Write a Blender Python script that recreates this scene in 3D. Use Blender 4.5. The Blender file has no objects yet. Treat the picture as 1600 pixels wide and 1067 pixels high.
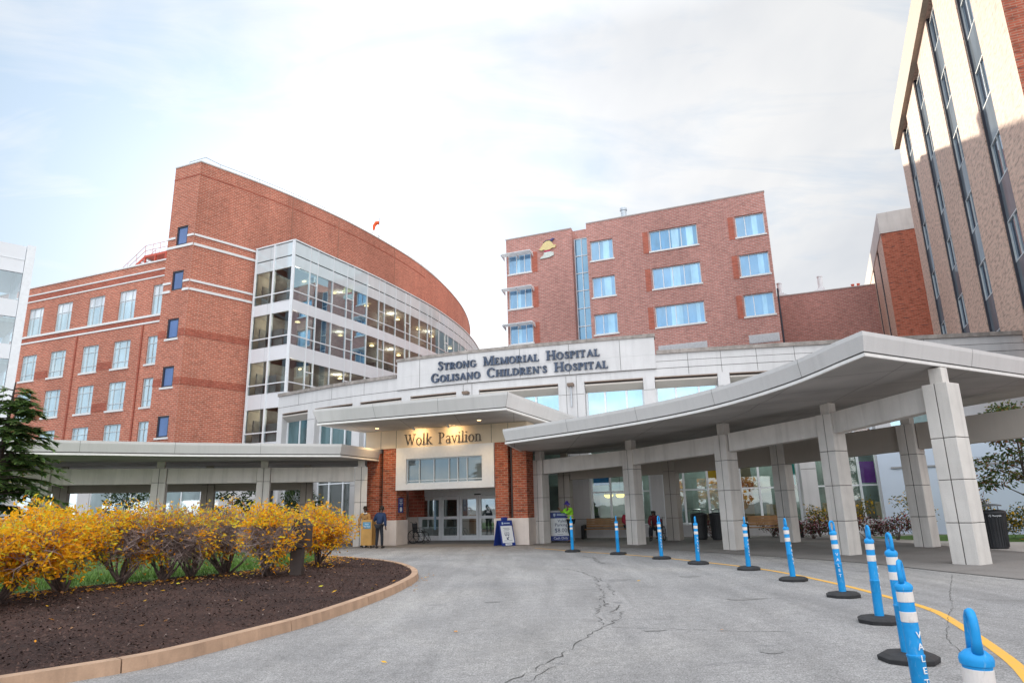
import bpy, bmesh, math, random
import numpy as np
from mathutils import Vector, Matrix, noise as mnoise
from mathutils.geometry import tessellate_polygon
random.seed(7)
RNG = np.random.default_rng(7)
R = math.radians
SC = bpy.context.scene
COL = SC.collection

# ------------------------------------------------------------------ camera
CAM_H, PITCH, ROLL = 1.55, R(14.0), R(1.4)
FPX = 1040.0
cF = np.array([0, math.cos(PITCH), math.sin(PITCH)])
cU0 = np.array([0, -math.sin(PITCH), math.cos(PITCH)])
cR0 = np.array([1.0, 0, 0])
cU = math.cos(ROLL)*cU0 + math.sin(ROLL)*cR0
cR = math.cos(ROLL)*cR0 - math.sin(ROLL)*cU0
cam = bpy.data.cameras.new('camera')
cam.sensor_width = 36.0
cam.lens = FPX/1600*36.0
cam.clip_start, cam.clip_end = 0.1, 4000
camo = bpy.data.objects.new('camera', cam)
COL.objects.link(camo)
camo.matrix_world = Matrix(((cR[0], cU[0], -cF[0], 0), (cR[1], cU[1], -cF[1], 0), (cR[2], cU[2], -cF[2], CAM_H), (0, 0, 0, 1)))
SC.camera = camo

def G(u, v, z=0.0):
    """survey helper: where the sight line of a photo pixel meets the level z"""
    d = cF + cR*(u-800)/FPX - cU*(v-533.5)/FPX
    t = (z-CAM_H)/d[2]
    return Vector((d[0]*t, d[1]*t, z))

# ------------------------------------------------------------------ world, sun, exposure
SUN_AZ, SUN_EL = R(-15.0), R(18.8)
SUN_DIR = Vector((math.sin(SUN_AZ)*math.cos(SUN_EL), math.cos(SUN_AZ)*math.cos(SUN_EL), math.sin(SUN_EL)))
W = bpy.data.worlds.new('World'); SC.world = W; W.use_nodes = True
nt = W.node_tree; nt.nodes.clear()
def N(tree, typ, **kw):
    n = tree.nodes.new(typ)
    for k, v in kw.items():
        if hasattr(n, k): setattr(n, k, v)
    return n
def mathn(tree, op, a, b=None, clamp=False):
    n = tree.nodes.new('ShaderNodeMath'); n.operation = op; n.use_clamp = clamp
    for i, x in enumerate((a, b)):
        if x is None: continue
        if isinstance(x, (int, float)): n.inputs[i].default_value = x
        else: tree.links.new(x, n.inputs[i])
    return n.outputs[0]
def mixc(tree, fac, a, b, blend='MIX'):
    n = tree.nodes.new('ShaderNodeMix'); n.data_type = 'RGBA'; n.blend_type = blend
    for s, x in ((n.inputs[0], fac), (n.inputs[6], a), (n.inputs[7], b)):
        if isinstance(x, (int, float)): s.default_value = x
        elif isinstance(x, (tuple, list)): s.default_value = (*x[:3], 1.0)
        else: tree.links.new(x, s)
    return n.outputs[2]
def ramp(tree, fac, stops):
    n = tree.nodes.new('ShaderNodeValToRGB'); e = n.color_ramp.elements
    while len(e) > 1: e.remove(e[-1])
    for i, (p, c) in enumerate(stops):
        el = e[0] if i == 0 else e.new(p)
        el.position = p
        el.color = (c, c, c, 1) if isinstance(c, (int, float)) else (*c, 1)
    tree.links.new(fac, n.inputs[0])
    return n.outputs[0]
def noise(tree, vec, scale, detail=4, rough=0.55, dist=0.0):
    n = tree.nodes.new('ShaderNodeTexNoise')
    n.inputs['Scale'].default_value = scale; n.inputs['Detail'].default_value = detail
    n.inputs['Roughness'].default_value = rough; n.inputs['Distortion'].default_value = dist
    if vec is not None: tree.links.new(vec, n.inputs['Vector'])
    return n.outputs[0]
def mapping(tree, vec, scale=(1, 1, 1), rot=(0, 0, 0), loc=(0, 0, 0)):
    n = tree.nodes.new('ShaderNodeMapping')
    n.inputs['Scale'].default_value = scale; n.inputs['Rotation'].default_value = rot; n.inputs['Location'].default_value = loc
    tree.links.new(vec, n.inputs['Vector'])
    return n.outputs[0]

tc = N(nt, 'ShaderNodeTexCoord')
sky = N(nt, 'ShaderNodeTexSky', sky_type='NISHITA', sun_disc=False, sun_elevation=SUN_EL, sun_rotation=SUN_AZ, air_density=1.0, dust_density=1.5, ozone_density=1.0)
sx = N(nt, 'ShaderNodeSeparateXYZ'); nt.links.new(tc.outputs['Generated'], sx.inputs[0])
# clouds: thin stretched stratus projected on a high layer
zz = mathn(nt, 'MAXIMUM', mathn(nt, 'ADD', sx.outputs['Z'], 0.22), 0.12)
cxy = N(nt, 'ShaderNodeCombineXYZ')
nt.links.new(mathn(nt, 'DIVIDE', sx.outputs['X'], zz), cxy.inputs[0])
nt.links.new(mathn(nt, 'DIVIDE', sx.outputs['Y'], zz), cxy.inputs[1])
cv = mapping(nt, cxy.outputs[0], (1.0, 0.55, 1), (0, 0, R(35)), (3.1, 0.4, 0))
big = noise(nt, cv, 1.15, 5, 0.52, 0.6)
fine = noise(nt, mapping(nt, cxy.outputs[0], (1.0, 2.6, 1), (0, 0, R(-28)), (1, 5, 0)), 2.3, 7, 0.6, 0.9)
cl = mathn(nt, 'ADD', mathn(nt, 'MULTIPLY', big, 0.72), mathn(nt, 'MULTIPLY', fine, 0.28))
cl = mathn(nt, 'ADD', cl, mathn(nt, 'MULTIPLY', sx.outputs['X'], 0.09))
cov = ramp(nt, cl, [(0.41, 0.0), (0.56, 1.0)])
dotn = N(nt, 'ShaderNodeVectorMath', operation='DOT_PRODUCT')
nt.links.new(tc.outputs['Generated'], dotn.inputs[0]); dotn.inputs[1].default_value = SUN_DIR
gl = mathn(nt, 'MAXIMUM', dotn.outputs['Value'], 0.0)
glow = mathn(nt, 'ADD', mathn(nt, 'MULTIPLY', mathn(nt, 'POWER', gl, 18.0), 1.7), mathn(nt, 'MULTIPLY', mathn(nt, 'POWER', gl, 5.0), 0.9))
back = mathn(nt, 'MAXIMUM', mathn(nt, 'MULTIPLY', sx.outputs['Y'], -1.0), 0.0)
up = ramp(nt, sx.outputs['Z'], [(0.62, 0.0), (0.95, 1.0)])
shade = ramp(nt, noise(nt, cv, 2.1, 5, 0.55), [(0.3, (5.75, 6.0, 6.4)), (0.68, (7.6, 7.6, 7.6))])
blue = mixc(nt, 0.14, (4.3, 5.5, 6.9), sky.outputs[0])
base = mixc(nt, cov, blue, shade)
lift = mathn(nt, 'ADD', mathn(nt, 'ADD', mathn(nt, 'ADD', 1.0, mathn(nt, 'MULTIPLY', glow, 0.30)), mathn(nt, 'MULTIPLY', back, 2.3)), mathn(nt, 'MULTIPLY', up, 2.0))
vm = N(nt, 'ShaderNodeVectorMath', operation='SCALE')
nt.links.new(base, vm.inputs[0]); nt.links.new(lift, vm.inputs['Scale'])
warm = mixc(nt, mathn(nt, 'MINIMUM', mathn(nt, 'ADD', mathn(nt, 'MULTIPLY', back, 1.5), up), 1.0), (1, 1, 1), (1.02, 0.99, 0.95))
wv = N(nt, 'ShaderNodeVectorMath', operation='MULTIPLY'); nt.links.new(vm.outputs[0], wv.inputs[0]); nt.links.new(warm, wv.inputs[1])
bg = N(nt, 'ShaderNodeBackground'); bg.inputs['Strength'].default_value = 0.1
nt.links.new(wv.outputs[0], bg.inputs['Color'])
wo = N(nt, 'ShaderNodeOutputWorld'); nt.links.new(bg.outputs[0], wo.inputs['Surface'])

sun = bpy.data.lights.new('sun', 'SUN'); sun.energy = 5.0; sun.angle = R(0.5); sun.color = (1.0, 0.88, 0.70)
suno = bpy.data.objects.new('sun', sun); COL.objects.link(suno)
suno.rotation_euler = SUN_DIR.to_track_quat('Z', 'Y').to_euler()
suno.location = (-20, 60, 60)
SC.view_settings.view_transform = 'Standard'; SC.view_settings.look = 'None'
SC.view_settings.exposure = 0.2; SC.view_settings.gamma = 1.0; SC.view_settings.use_curve_mapping = False
SC.cycles.max_bounces = 7; SC.cycles.transparent_max_bounces = 12; SC.cycles.use_denoising = True
SC.cycles.caustics_reflective = False; SC.cycles.caustics_refractive = False

# ------------------------------------------------------------------ materials
MATS = {}
def newmat(name):
    m = bpy.data.materials.new(name); m.use_nodes = True
    t = m.node_tree; t.nodes.clear()
    out = t.nodes.new('ShaderNodeOutputMaterial')
    return m, t, out
def princ(t, out, col, rough=0.6, metal=0.0, spec=0.5):
    b = t.nodes.new('ShaderNodeBsdfPrincipled')
    if isinstance(col, (tuple, list)): b.inputs['Base Color'].default_value = (*col[:3], 1)
    else: t.links.new(col, b.inputs['Base Color'])
    if isinstance(rough, (int, float)): b.inputs['Roughness'].default_value = rough
    else: t.links.new(rough, b.inputs['Roughness'])
    b.inputs['Metallic'].default_value = metal
    b.inputs['Specular IOR Level'].default_value = spec
    if out is not None: t.links.new(b.outputs[0], out.inputs['Surface'])
    return b
def bump(t, b, h, strength=0.3, dist=0.02):
    n = t.nodes.new('ShaderNodeBump'); n.inputs['Strength'].default_value = strength; n.inputs['Distance'].default_value = dist
    t.links.new(h, n.inputs['Height']); t.links.new(n.outputs[0], b.inputs['Normal'])
def scl(c, k): return tuple(x*k for x in c)
def plain(name, col, rough=0.6, metal=0.0, var=0.12, scale=6.0, spec=0.5):
    if name in MATS: return MATS[name]
    m, t, out = newmat(name)
    tcn = t.nodes.new('ShaderNodeTexCoord')
    f = ramp(t, noise(t, tcn.outputs['Object'], scale, 4), [(0.3, 0.0), (0.7, 1.0)])
    c = mixc(t, f, scl(col, 1-var), scl(col, 1+var))
    princ(t, out, c, rough, metal, spec)
    MATS[name] = m; return m
def emit(name, col, strength):
    if name in MATS: return MATS[name]
    m, t, out = newmat(name)
    e = t.nodes.new('ShaderNodeEmission'); e.inputs[0].default_value = (*col, 1); e.inputs[1].default_value = strength
    t.links.new(e.outputs[0], out.inputs['Surface']); MATS[name] = m; return m
def brick(name, c1, c2, mortar, bw=0.42, bh=0.14, ms=0.016, var=0.25, bump_s=0.25, dark=0.0, offs=0.5, rough=0.85, spec=0.25):
    m, t, out = newmat(name)
    tcn = t.nodes.new('ShaderNodeTexCoord')
    b = t.nodes.new('ShaderNodeTexBrick')
    t.links.new(tcn.outputs['UV'], b.inputs['Vector'])
    b.inputs['Color1'].default_value = (*c1, 1); b.inputs['Color2'].default_value = (*c2, 1); b.inputs['Mortar'].default_value = (*mortar, 1)
    b.inputs['Scale'].default_value = 1.0; b.inputs['Brick Width'].default_value = bw; b.inputs['Row Height'].default_value = bh
    b.inputs['Mortar Size'].default_value = ms; b.inputs['Mortar Smooth'].default_value = 0.3; b.inputs['Bias'].default_value = -0.1
    b.offset = offs
    big = ramp(t, noise(t, mapping(t, tcn.outputs['UV'], (0.12, 0.05, 1)), 1.0, 5, 0.6), [(0.3, 1-var), (0.7, 1+var)])
    c = mixc(t, 1.0, b.outputs['Color'], big, 'MULTIPLY')
    cells = noise(t, mapping(t, tcn.outputs['UV'], (1/bw*1.0, 1/bh*0.9, 1)), 0.9, 2, 0.5)
    c = mixc(t, 1.0, c, ramp(t, cells, [(0.32, 0.62 if dark else 0.82), (0.5, 1.0), (0.68, 1.16)]), 'MULTIPLY')
    if dark:
        d = ramp(t, noise(t, mapping(t, tcn.outputs['UV'], (1/bw*0.55, 1/bh*0.75, 1), loc=(5, 3, 0)), 1.0, 1, 0.4), [(0.66, 0.0), (0.72, dark)])
        c = mixc(t, d, c, (0.07, 0.055, 0.06))
    p = princ(t, out, c, rough, 0, spec)
    bump(t, p, b.outputs['Fac'], -bump_s, 0.02)
    MATS[name] = m; return m
def stone(name, col, var=0.08, stain=0.25, rough=0.8, scale=0.6):
    m, t, out = newmat(name)
    tcn = t.nodes.new('ShaderNodeTexCoord')
    f = ramp(t, noise(t, tcn.outputs['UV'], scale, 6, 0.6), [(0.3, 0.0), (0.7, 1.0)])
    c = mixc(t, f, scl(col, 1-var), scl(col, 1+var))
    st = ramp(t, noise(t, mapping(t, tcn.outputs['UV'], (3.0, 0.22, 1)), 1.0, 6, 0.65), [(0.48, 0.0), (0.75, stain)])
    c = mixc(t, st, c, scl(col, 0.55))
    gr = ramp(t, noise(t, tcn.outputs['UV'], 45, 3, 0.7), [(0.3, 0.93), (0.7, 1.05)])
    c = mixc(t, 1.0, c, gr, 'MULTIPLY')
    p = princ(t, out, c, rough, 0, 0.3)
    bump(t, p, noise(t, tcn.outputs['UV'], 30, 4, 0.7), 0.08, 0.01)
    MATS[name] = m; return m
def pane_mat(name, tint, refl=0.6, gcol=(0.9, 0.95, 1.0), wob=0.04, tvar=0.25):
    """window glass seen from outside by day: mirror of the sky over whatever dim room is behind"""
    m, t, out = newmat(name)
    tcn = t.nodes.new('ShaderNodeTexCoord')
    f = ramp(t, noise(t, mapping(t, tcn.outputs['UV'], (0.9, 0.25, 1)), 1.0, 3), [(0.35, 0.0), (0.65, 1.0)])
    d = t.nodes.new('ShaderNodeBsdfDiffuse')
    t.links.new(mixc(t, f, scl(tint, 1-tvar), scl(tint, 1+tvar)), d.inputs[0])
    g = t.nodes.new('ShaderNodeBsdfGlossy'); g.inputs[0].default_value = (*gcol, 1); g.inputs['Roughness'].default_value = 0.02
    bn = t.nodes.new('ShaderNodeBump'); bn.inputs['Strength'].default_value = wob; bn.inputs['Distance'].default_value = 0.05
    t.links.new(noise(t, tcn.outputs['UV'], 0.7, 2), bn.inputs['Height']); t.links.new(bn.outputs[0], g.inputs['Normal'])
    mx = t.nodes.new('ShaderNodeMixShader'); mx.inputs[0].default_value = refl
    t.links.new(d.outputs[0], mx.inputs[1]); t.links.new(g.outputs[0], mx.inputs[2]); t.links.new(mx.outputs[0], out.inputs[0])
    MATS[name] = m; return m
def clear_mat(name, tint=(0.75, 0.85, 0.85), refl=0.25, gcol=(0.95, 1, 1), wob=0.03):
    m, t, out = newmat(name)
    tcn = t.nodes.new('ShaderNodeTexCoord')
    d = t.nodes.new('ShaderNodeBsdfTransparent'); d.inputs[0].default_value = (*tint, 1)
    g = t.nodes.new('ShaderNodeBsdfGlossy'); g.inputs[0].default_value = (*gcol, 1); g.inputs['Roughness'].default_value = 0.01
    bn = t.nodes.new('ShaderNodeBump'); bn.inputs['Strength'].default_value = wob; bn.inputs['Distance'].default_value = 0.05
    t.links.new(noise(t, tcn.outputs['UV'], 0.8, 2), bn.inputs['Height']); t.links.new(bn.outputs[0], g.inputs['Normal'])
    mx = t.nodes.new('ShaderNodeMixShader')
    fr = t.nodes.new('ShaderNodeFresnel'); fr.inputs[0].default_value = 1.5
    t.links.new(mathn(t, 'ADD', fr.outputs[0], refl, True), mx.inputs[0])
    t.links.new(d.outputs[0], mx.inputs[1]); t.links.new(g.outputs[0], mx.inputs[2]); t.links.new(mx.outputs[0], out.inputs[0])
    MATS[name] = m; return m

brick_left = brick('red_brick', (0.47, 0.142, 0.088), (0.37, 0.105, 0.066), (0.50, 0.29, 0.22), 0.46, 0.165, 0.03, 0.22)
brick_band = brick('dark_red_brick', (0.37, 0.095, 0.06), (0.30, 0.072, 0.047), (0.38, 0.18, 0.13), 0.46, 0.165, 0.02, 0.15)
brick_mid = brick('pink_red_brick', (0.47, 0.20, 0.165), (0.38, 0.155, 0.13), (0.48, 0.34, 0.31), 0.5, 0.17, 0.03, 0.2)
brick_mid2 = brick('orange_red_brick', (0.44, 0.125, 0.085), (0.39, 0.11, 0.075), (0.44, 0.2, 0.15), 0.5, 0.17, 0.02, 0.1)
brick_pier = brick('pier_brick', (0.42, 0.10, 0.05), (0.27, 0.058, 0.035), (0.36, 0.22, 0.15), 0.30, 0.10, 0.016, 0.1, dark=0.55)
brick_tower = brick('speckled_brick', (0.58, 0.395, 0.315), (0.53, 0.35, 0.275), (0.58, 0.45, 0.37), 0.42, 0.125, 0.02, 0.10, 0.06, dark=0.3, rough=0.62, spec=0.35)
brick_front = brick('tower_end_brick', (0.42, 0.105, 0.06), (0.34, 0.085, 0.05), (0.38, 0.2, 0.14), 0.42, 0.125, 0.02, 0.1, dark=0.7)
stone_w = stone('precast_stone', (0.59, 0.58, 0.585), 0.07, 0.28)
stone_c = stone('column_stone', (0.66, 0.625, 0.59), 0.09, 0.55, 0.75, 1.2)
stone_base = stone('base_stone', (0.68, 0.60, 0.55), 0.08, 0.30, 0.8, 1.5)
stone_cap = stone('weathered_coping', (0.30, 0.27, 0.25), 0.4, 0.6, 0.9, 2.0)
stone_sign = stone('warm_sign_stone', (0.72, 0.60, 0.45), 0.05, 0.1)
conc_cap = stone('concrete_cap', (0.60, 0.58, 0.56), 0.1, 0.5)
white_sill = plain('white_trim', (0.72, 0.72, 0.72), 0.6, 0, 0.06)
white_metal = plain('white_metal_panel', (0.70, 0.725, 0.76), 0.4, 0, 0.05, 0.5)
pale_panel = pane_mat('pale_glass_panel', (0.60, 0.68, 0.71), 0.15, tvar=0.05)
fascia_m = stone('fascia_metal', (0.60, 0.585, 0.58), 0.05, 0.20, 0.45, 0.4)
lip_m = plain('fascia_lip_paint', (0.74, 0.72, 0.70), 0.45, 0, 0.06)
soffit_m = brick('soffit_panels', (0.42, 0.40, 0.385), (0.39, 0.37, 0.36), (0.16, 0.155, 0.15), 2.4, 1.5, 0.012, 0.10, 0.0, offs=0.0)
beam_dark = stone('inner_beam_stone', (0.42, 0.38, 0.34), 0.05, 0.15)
dark_gap = plain('shadow_joint', (0.10, 0.095, 0.09), 0.9)
frame_w = plain('white_window_frame', (0.74, 0.77, 0.80), 0.4, 0, 0.05)
frame_g = plain('grey_window_frame', (0.56, 0.61, 0.64), 0.45, 0, 0.05)
frame_d = plain('dark_window_frame', (0.035, 0.035, 0.05), 0.4, 0.2)
red_steel = plain('red_painted_steel', (0.55, 0.10, 0.06), 0.5, 0, 0.15)
grey_steel = plain('grey_steel', (0.45, 0.46, 0.48), 0.4, 0.6)
black_metal = plain('black_metal', (0.022, 0.023, 0.026), 0.45, 0.1)
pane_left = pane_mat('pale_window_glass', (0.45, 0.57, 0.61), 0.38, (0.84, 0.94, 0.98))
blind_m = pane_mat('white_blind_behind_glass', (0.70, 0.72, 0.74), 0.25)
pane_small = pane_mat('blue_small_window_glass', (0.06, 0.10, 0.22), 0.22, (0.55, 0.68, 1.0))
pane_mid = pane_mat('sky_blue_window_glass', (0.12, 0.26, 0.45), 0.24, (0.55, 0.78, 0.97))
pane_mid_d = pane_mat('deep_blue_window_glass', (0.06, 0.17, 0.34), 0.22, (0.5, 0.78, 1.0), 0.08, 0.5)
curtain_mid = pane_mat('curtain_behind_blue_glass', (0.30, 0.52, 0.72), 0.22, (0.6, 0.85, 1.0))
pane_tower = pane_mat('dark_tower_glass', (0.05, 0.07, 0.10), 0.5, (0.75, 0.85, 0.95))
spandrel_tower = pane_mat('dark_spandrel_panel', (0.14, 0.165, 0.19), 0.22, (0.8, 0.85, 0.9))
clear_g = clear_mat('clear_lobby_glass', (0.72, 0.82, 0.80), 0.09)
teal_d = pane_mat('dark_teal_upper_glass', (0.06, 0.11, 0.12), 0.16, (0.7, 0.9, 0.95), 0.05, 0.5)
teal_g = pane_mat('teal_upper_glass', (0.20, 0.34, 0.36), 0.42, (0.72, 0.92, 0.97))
curt_g = clear_mat('curtain_wall_glass', (0.78, 0.88, 0.88), 0.10, (0.85, 0.97, 1.0), 0.02)
dark_room = plain('dim_room', (0.20, 0.205, 0.20), 0.9, 0, 0.6, 0.5)
room_ceiling = plain('room_ceiling', (0.62, 0.60, 0.56), 0.9)

# ------------------------------------------------------------------ mesh builder
WL = {}
class MB:
    def __init__(s): s.v = []; s.f = []; s.mi = []
    def face(s, pts, mi=0):
        i = len(s.v); s.v += [tuple(p) for p in pts]; s.f.append(tuple(range(i, i+len(pts)))); s.mi.append(mi)
    def hexa(s, p, mi=0):
        i = len(s.v); s.v += [tuple(q) for q in p]
        for q in ((0, 3, 2, 1), (4, 5, 6, 7), (0, 1, 5, 4), (1, 2, 6, 5), (2, 3, 7, 6), (3, 0, 4, 7)):
            s.f.append(tuple(i+k for k in q)); s.mi.append(mi)
    def box(s, P, s0, s1, n0, n1, z0, z1, mi=0):
        s.hexa([P(s0, n0, z0), P(s1, n0, z0), P(s1, n1, z0), P(s0, n1, z0), P(s0, n0, z1), P(s1, n0, z1), P(s1, n1, z1), P(s0, n1, z1)], mi)
    def bx(s, x0, x1, y0, y1, z0, z1, mi=0): s.box(lambda a, b, c: (a, b, c), x0, x1, y0, y1, z0, z1, mi)
    def tube(s, a, b, r0, r1=None, seg=8, caps=True, mi=0):
        a = Vector(a); b = Vector(b); r1 = r0 if r1 is None else r1
        d = (b-a)
        if d.length < 1e-6: return
        d.normalize()
        x = d.orthogonal().normalized(); y = d.cross(x)
        i = len(s.v)
        for c, r in ((a, r0), (b, r1)):
            for k in range(seg):
                an = 2*math.pi*k/seg; s.v.append(tuple(c + x*(r*math.cos(an)) + y*(r*math.sin(an))))
        for k in range(seg):
            k2 = (k+1) % seg
            s.f.append((i+k, i+k2, i+seg+k2, i+seg+k)); s.mi.append(mi)
        if caps:
            s.f.append(tuple(i+k for k in reversed(range(seg)))); s.mi.append(mi)
            s.f.append(tuple(i+seg+k for k in range(seg))); s.mi.append(mi)
    def path(s, pts, r, seg=8, mi=0, closed=False):
        pts = [Vector(p) for p in pts]; n = len(pts)
        i = len(s.v); ref = None
        for k, p in enumerate(pts):
            a = pts[(k-1) % n] if (k > 0 or closed) else p
            b = pts[(k+1) % n] if (k < n-1 or closed) else p
            d = (b-a).normalized()
            if ref is None: ref = d.orthogonal().normalized()
            ref = (ref - d*ref.dot(d)).normalized(); y = d.cross(ref)
            rr = r[k] if isinstance(r, (list, tuple)) else r
            for q in range(seg):
                an = 2*math.pi*q/seg; s.v.append(tuple(p + ref*(rr*math.cos(an)) + y*(rr*math.sin(an))))
        for k in range(n if closed else n-1):
            k2 = (k+1) % n
            for q in range(seg):
                q2 = (q+1) % seg
                s.f.append((i+k*seg+q, i+k*seg+q2, i+k2*seg+q2, i+k2*seg+q)); s.mi.append(mi)
        if not closed:
            s.f.append(tuple(i+q for q in reversed(range(seg)))); s.mi.append(mi)
            s.f.append(tuple(i+(n-1)*seg+q for q in range(seg))); s.mi.append(mi)
    def lathe(s, prof, seg=20, cx=0, cy=0, cz=0, mi=0, a0=0.0):
        i = len(s.v); n = len(prof)
        for r, z in prof:
            for k in range(seg):
                an = a0+2*math.pi*k/seg; s.v.append((cx+r*math.cos(an), cy+r*math.sin(an), cz+z))
        for j in range(n-1):
            for k in range(seg):
                k2 = (k+1) % seg
                s.f.append((i+j*seg+k, i+j*seg+k2, i+(j+1)*seg+k2, i+(j+1)*seg+k)); s.mi.append(mi)
        s.f.append(tuple(i+k for k in reversed(range(seg)))); s.mi.append(mi)
        s.f.append(tuple(i+(n-1)*seg+k for k in range(seg))); s.mi.append(mi)
    def prism(s, poly, z0, z1, mi=0):
        n = len(poly)
        z0f = z0 if callable(z0) else (lambda i: z0); z1f = z1 if callable(z1) else (lambda i: z1)
        i = len(s.v)
        for k, p in enumerate(poly): s.v.append((p[0], p[1], z0f(k)))
        for k, p in enumerate(poly): s.v.append((p[0], p[1], z1f(k)))
        s.f.append(tuple(i+k for k in reversed(range(n)))); s.mi.append(mi)
        s.f.append(tuple(i+n+k for k in range(n))); s.mi.append(mi)
        for k in range(n):
            k2 = (k+1) % n
            s.f.append((i+k, i+k2, i+n+k2, i+n+k)); s.mi.append(mi)
    def build(s, name, mats, parent=None, smooth=False, bevel=0.0, uv=True):
        off = WL.get(parent, Vector((0, 0, 0))) if parent else Vector((0, 0, 0))
        me = bpy.data.meshes.new(name)
        me.from_pydata([(x-off.x, y-off.y, z-off.z) for x, y, z in s.v], [], s.f)
        if not isinstance(mats, (list, tuple)): mats = [mats]
        for m in mats: me.materials.append(m)
        if len(mats) > 1: me.polygons.foreach_set('material_index', s.mi)
        if uv and s.f:
            me.update()
            ul = me.uv_layers.new(name='UVMap')
            nv = len(s.v); V = np.array(s.v, dtype=np.float64)
            nl = len(me.loops)
            lv = np.empty(nl, dtype=np.int32); me.loops.foreach_get('vertex_index', lv)
            npol = len(me.polygons); nor = np.empty(npol*3); me.polygons.foreach_get('normal', nor); nor = nor.reshape(-1, 3)
            lt = np.empty(npol, dtype=np.int32); me.polygons.foreach_get('loop_total', lt)
            nl_ = np.repeat(nor, lt, axis=0)
            t = np.stack([-nl_[:, 1], nl_[:, 0]], 1); ln = np.linalg.norm(t, axis=1); ln[ln < 1e-6] = 1; t /= ln[:, None]
            co = V[lv]
            u = (co[:, :2]*t).sum(1); vv = co[:, 2].copy()
            flat = np.abs(nl_[:, 2]) > 0.75
            u[flat] = co[flat, 0]; vv[flat] = co[flat, 1]
            ul.data.foreach_set('uv', np.stack([u, vv], 1).astype(np.float32).ravel())
        if smooth: me.polygons.foreach_set('use_smooth', [True]*len(me.polygons))
        o = bpy.data.objects.new(name, me); COL.objects.link(o)
        if parent: o.parent = parent; WL[o] = off
        if bevel:
            b = o.modifiers.new('Bevel', 'BEVEL'); b.width = bevel; b.segments = 2; b.limit_method = 'ANGLE'; b.angle_limit = R(40)
        return o

def tag(o, label=None, cat=None, group=None, kind=None):
    if label: o['label'] = label
    if cat: o['category'] = cat
    if group: o['group'] = group
    if kind: o['kind'] = kind
    return o
def thing(name, label, cat, loc=(0, 0, 0), group=None, rotz=0.0):
    o = bpy.data.objects.new(name, None); COL.objects.link(o)
    o.empty_display_size = 0.3
    o.location = loc; o.rotation_euler = (0, 0, rotz); WL[o] = Vector(loc)
    return tag(o, label, cat, group)
def struct(o): o['kind'] = 'structure'; return o
def copy_tree(o, parent=None):
    c = o.copy(); COL.objects.link(c); c.parent = parent
    for ch in [x for x in o.children]: copy_tree(ch, c)
    return c

def frame(O, yaw):
    a = R(yaw); d = Vector((math.cos(a), -math.sin(a), 0)); n = Vector((math.sin(a), math.cos(a), 0)); O = Vector((O[0], O[1], 0))
    return lambda s, nn, z: O + d*s + n*nn + Vector((0, 0, z))
def smooth_path(pts, step=0.5):
    """Catmull-Rom through the points, resampled by arc length"""
    P = [Vector((p[0], p[1], p[2] if len(p) > 2 else 0)) for p in pts]
    P = [P[0]*2-P[1]] + P + [P[-1]*2-P[-2]]
    out = []
    for i in range(1, len(P)-2):
        for k in range(24):
            t = k/24
            a, b, c, d = P[i-1], P[i], P[i+1], P[i+2]
            out.append(0.5*((2*b) + (c-a)*t + (2*a-5*b+4*c-d)*t*t + (3*b-a-3*c+d)*t**3))
    out.append(P[-2])
    L = [0]
    for a, b in zip(out[:-1], out[1:]): L.append(L[-1]+(b-a).length)
    n = max(2, int(round(L[-1]/step)))
    res = []; j = 0
    for k in range(n+1):
        s = L[-1]*k/n
        while j < len(L)-2 and L[j+1] < s: j += 1
        f = (s-L[j])/max(1e-9, L[j+1]-L[j]); res.append(out[j].lerp(out[j+1], min(1, f)))
    return res
def curve_frame(pts, step=0.25):
    C = smooth_path(pts, step)
    L = [0]
    for a, b in zip(C[:-1], C[1:]): L.append(L[-1]+(b-a).length)
    def P(s, nn, z):
        st = L[-1]/(len(C)-1)
        j = min(len(C)-2, max(0, int(s/st))); f = s/st-j
        p = C[j].lerp(C[j+1], f)
        def tg(k):
            k = min(len(C)-2, max(0, k)); return (C[k+1]-C[k]).normalized()
        t = tg(j-1).lerp(tg(j+1), 0.25+0.5*min(1, max(0, f))).normalized()
        return Vector((p.x - t.y*nn, p.y + t.x*nn, z))
    def s_at(x):
        for k in range(len(C)-1):
            if C[k].x <= x <= C[k+1].x: return L[k]+(L[k+1]-L[k])*(x-C[k].x)/(C[k+1].x-C[k].x)
        return L[-1] if x > C[-1].x else 0
    return P, L[-1], s_at
def wall(mb, P, s0, s1, z0, z1, holes=(), depth=0.25, n=0.0, extra=(), mi=0):
    """sheet of wall with real openings and reveals"""
    S = sorted(set([s0, s1] + [h[0] for h in holes] + [h[1] for h in holes] + [e for e in extra if s0 < e < s1]))
    Z = sorted(set([z0, z1] + [h[2] for h in holes] + [h[3] for h in holes]))
    S = [x for x in S if s0-1e-6 <= x <= s1+1e-6]; Z = [x for x in Z if z0-1e-6 <= x <= z1+1e-6]
    for a, b in zip(S[:-1], S[1:]):
        for c, d in zip(Z[:-1], Z[1:]):
            mx, mz = (a+b)/2, (c+d)/2
            if any(h[0] < mx < h[1] and h[2] < mz < h[3] for h in holes): continue
            mb.face([P(a, n, c), P(b, n, c), P(b, n, d), P(a, n, d)], mi)
    for h in holes:
        a, b, c, d = h[:4]
        mb.face([P(a, n, c), P(a, n+depth, c), P(a, n+depth, d), P(a, n, d)], mi)
        mb.face([P(b, n+depth, c), P(b, n, c), P(b, n, d), P(b, n+depth, d)], mi)
        mb.face([P(a, n, d), P(a, n+depth, d), P(b, n+depth, d), P(b, n, d)], mi)
        mb.face([P(a, n+depth, c), P(a, n, c), P(b, n, c), P(b, n+depth, c)], mi)
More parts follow.
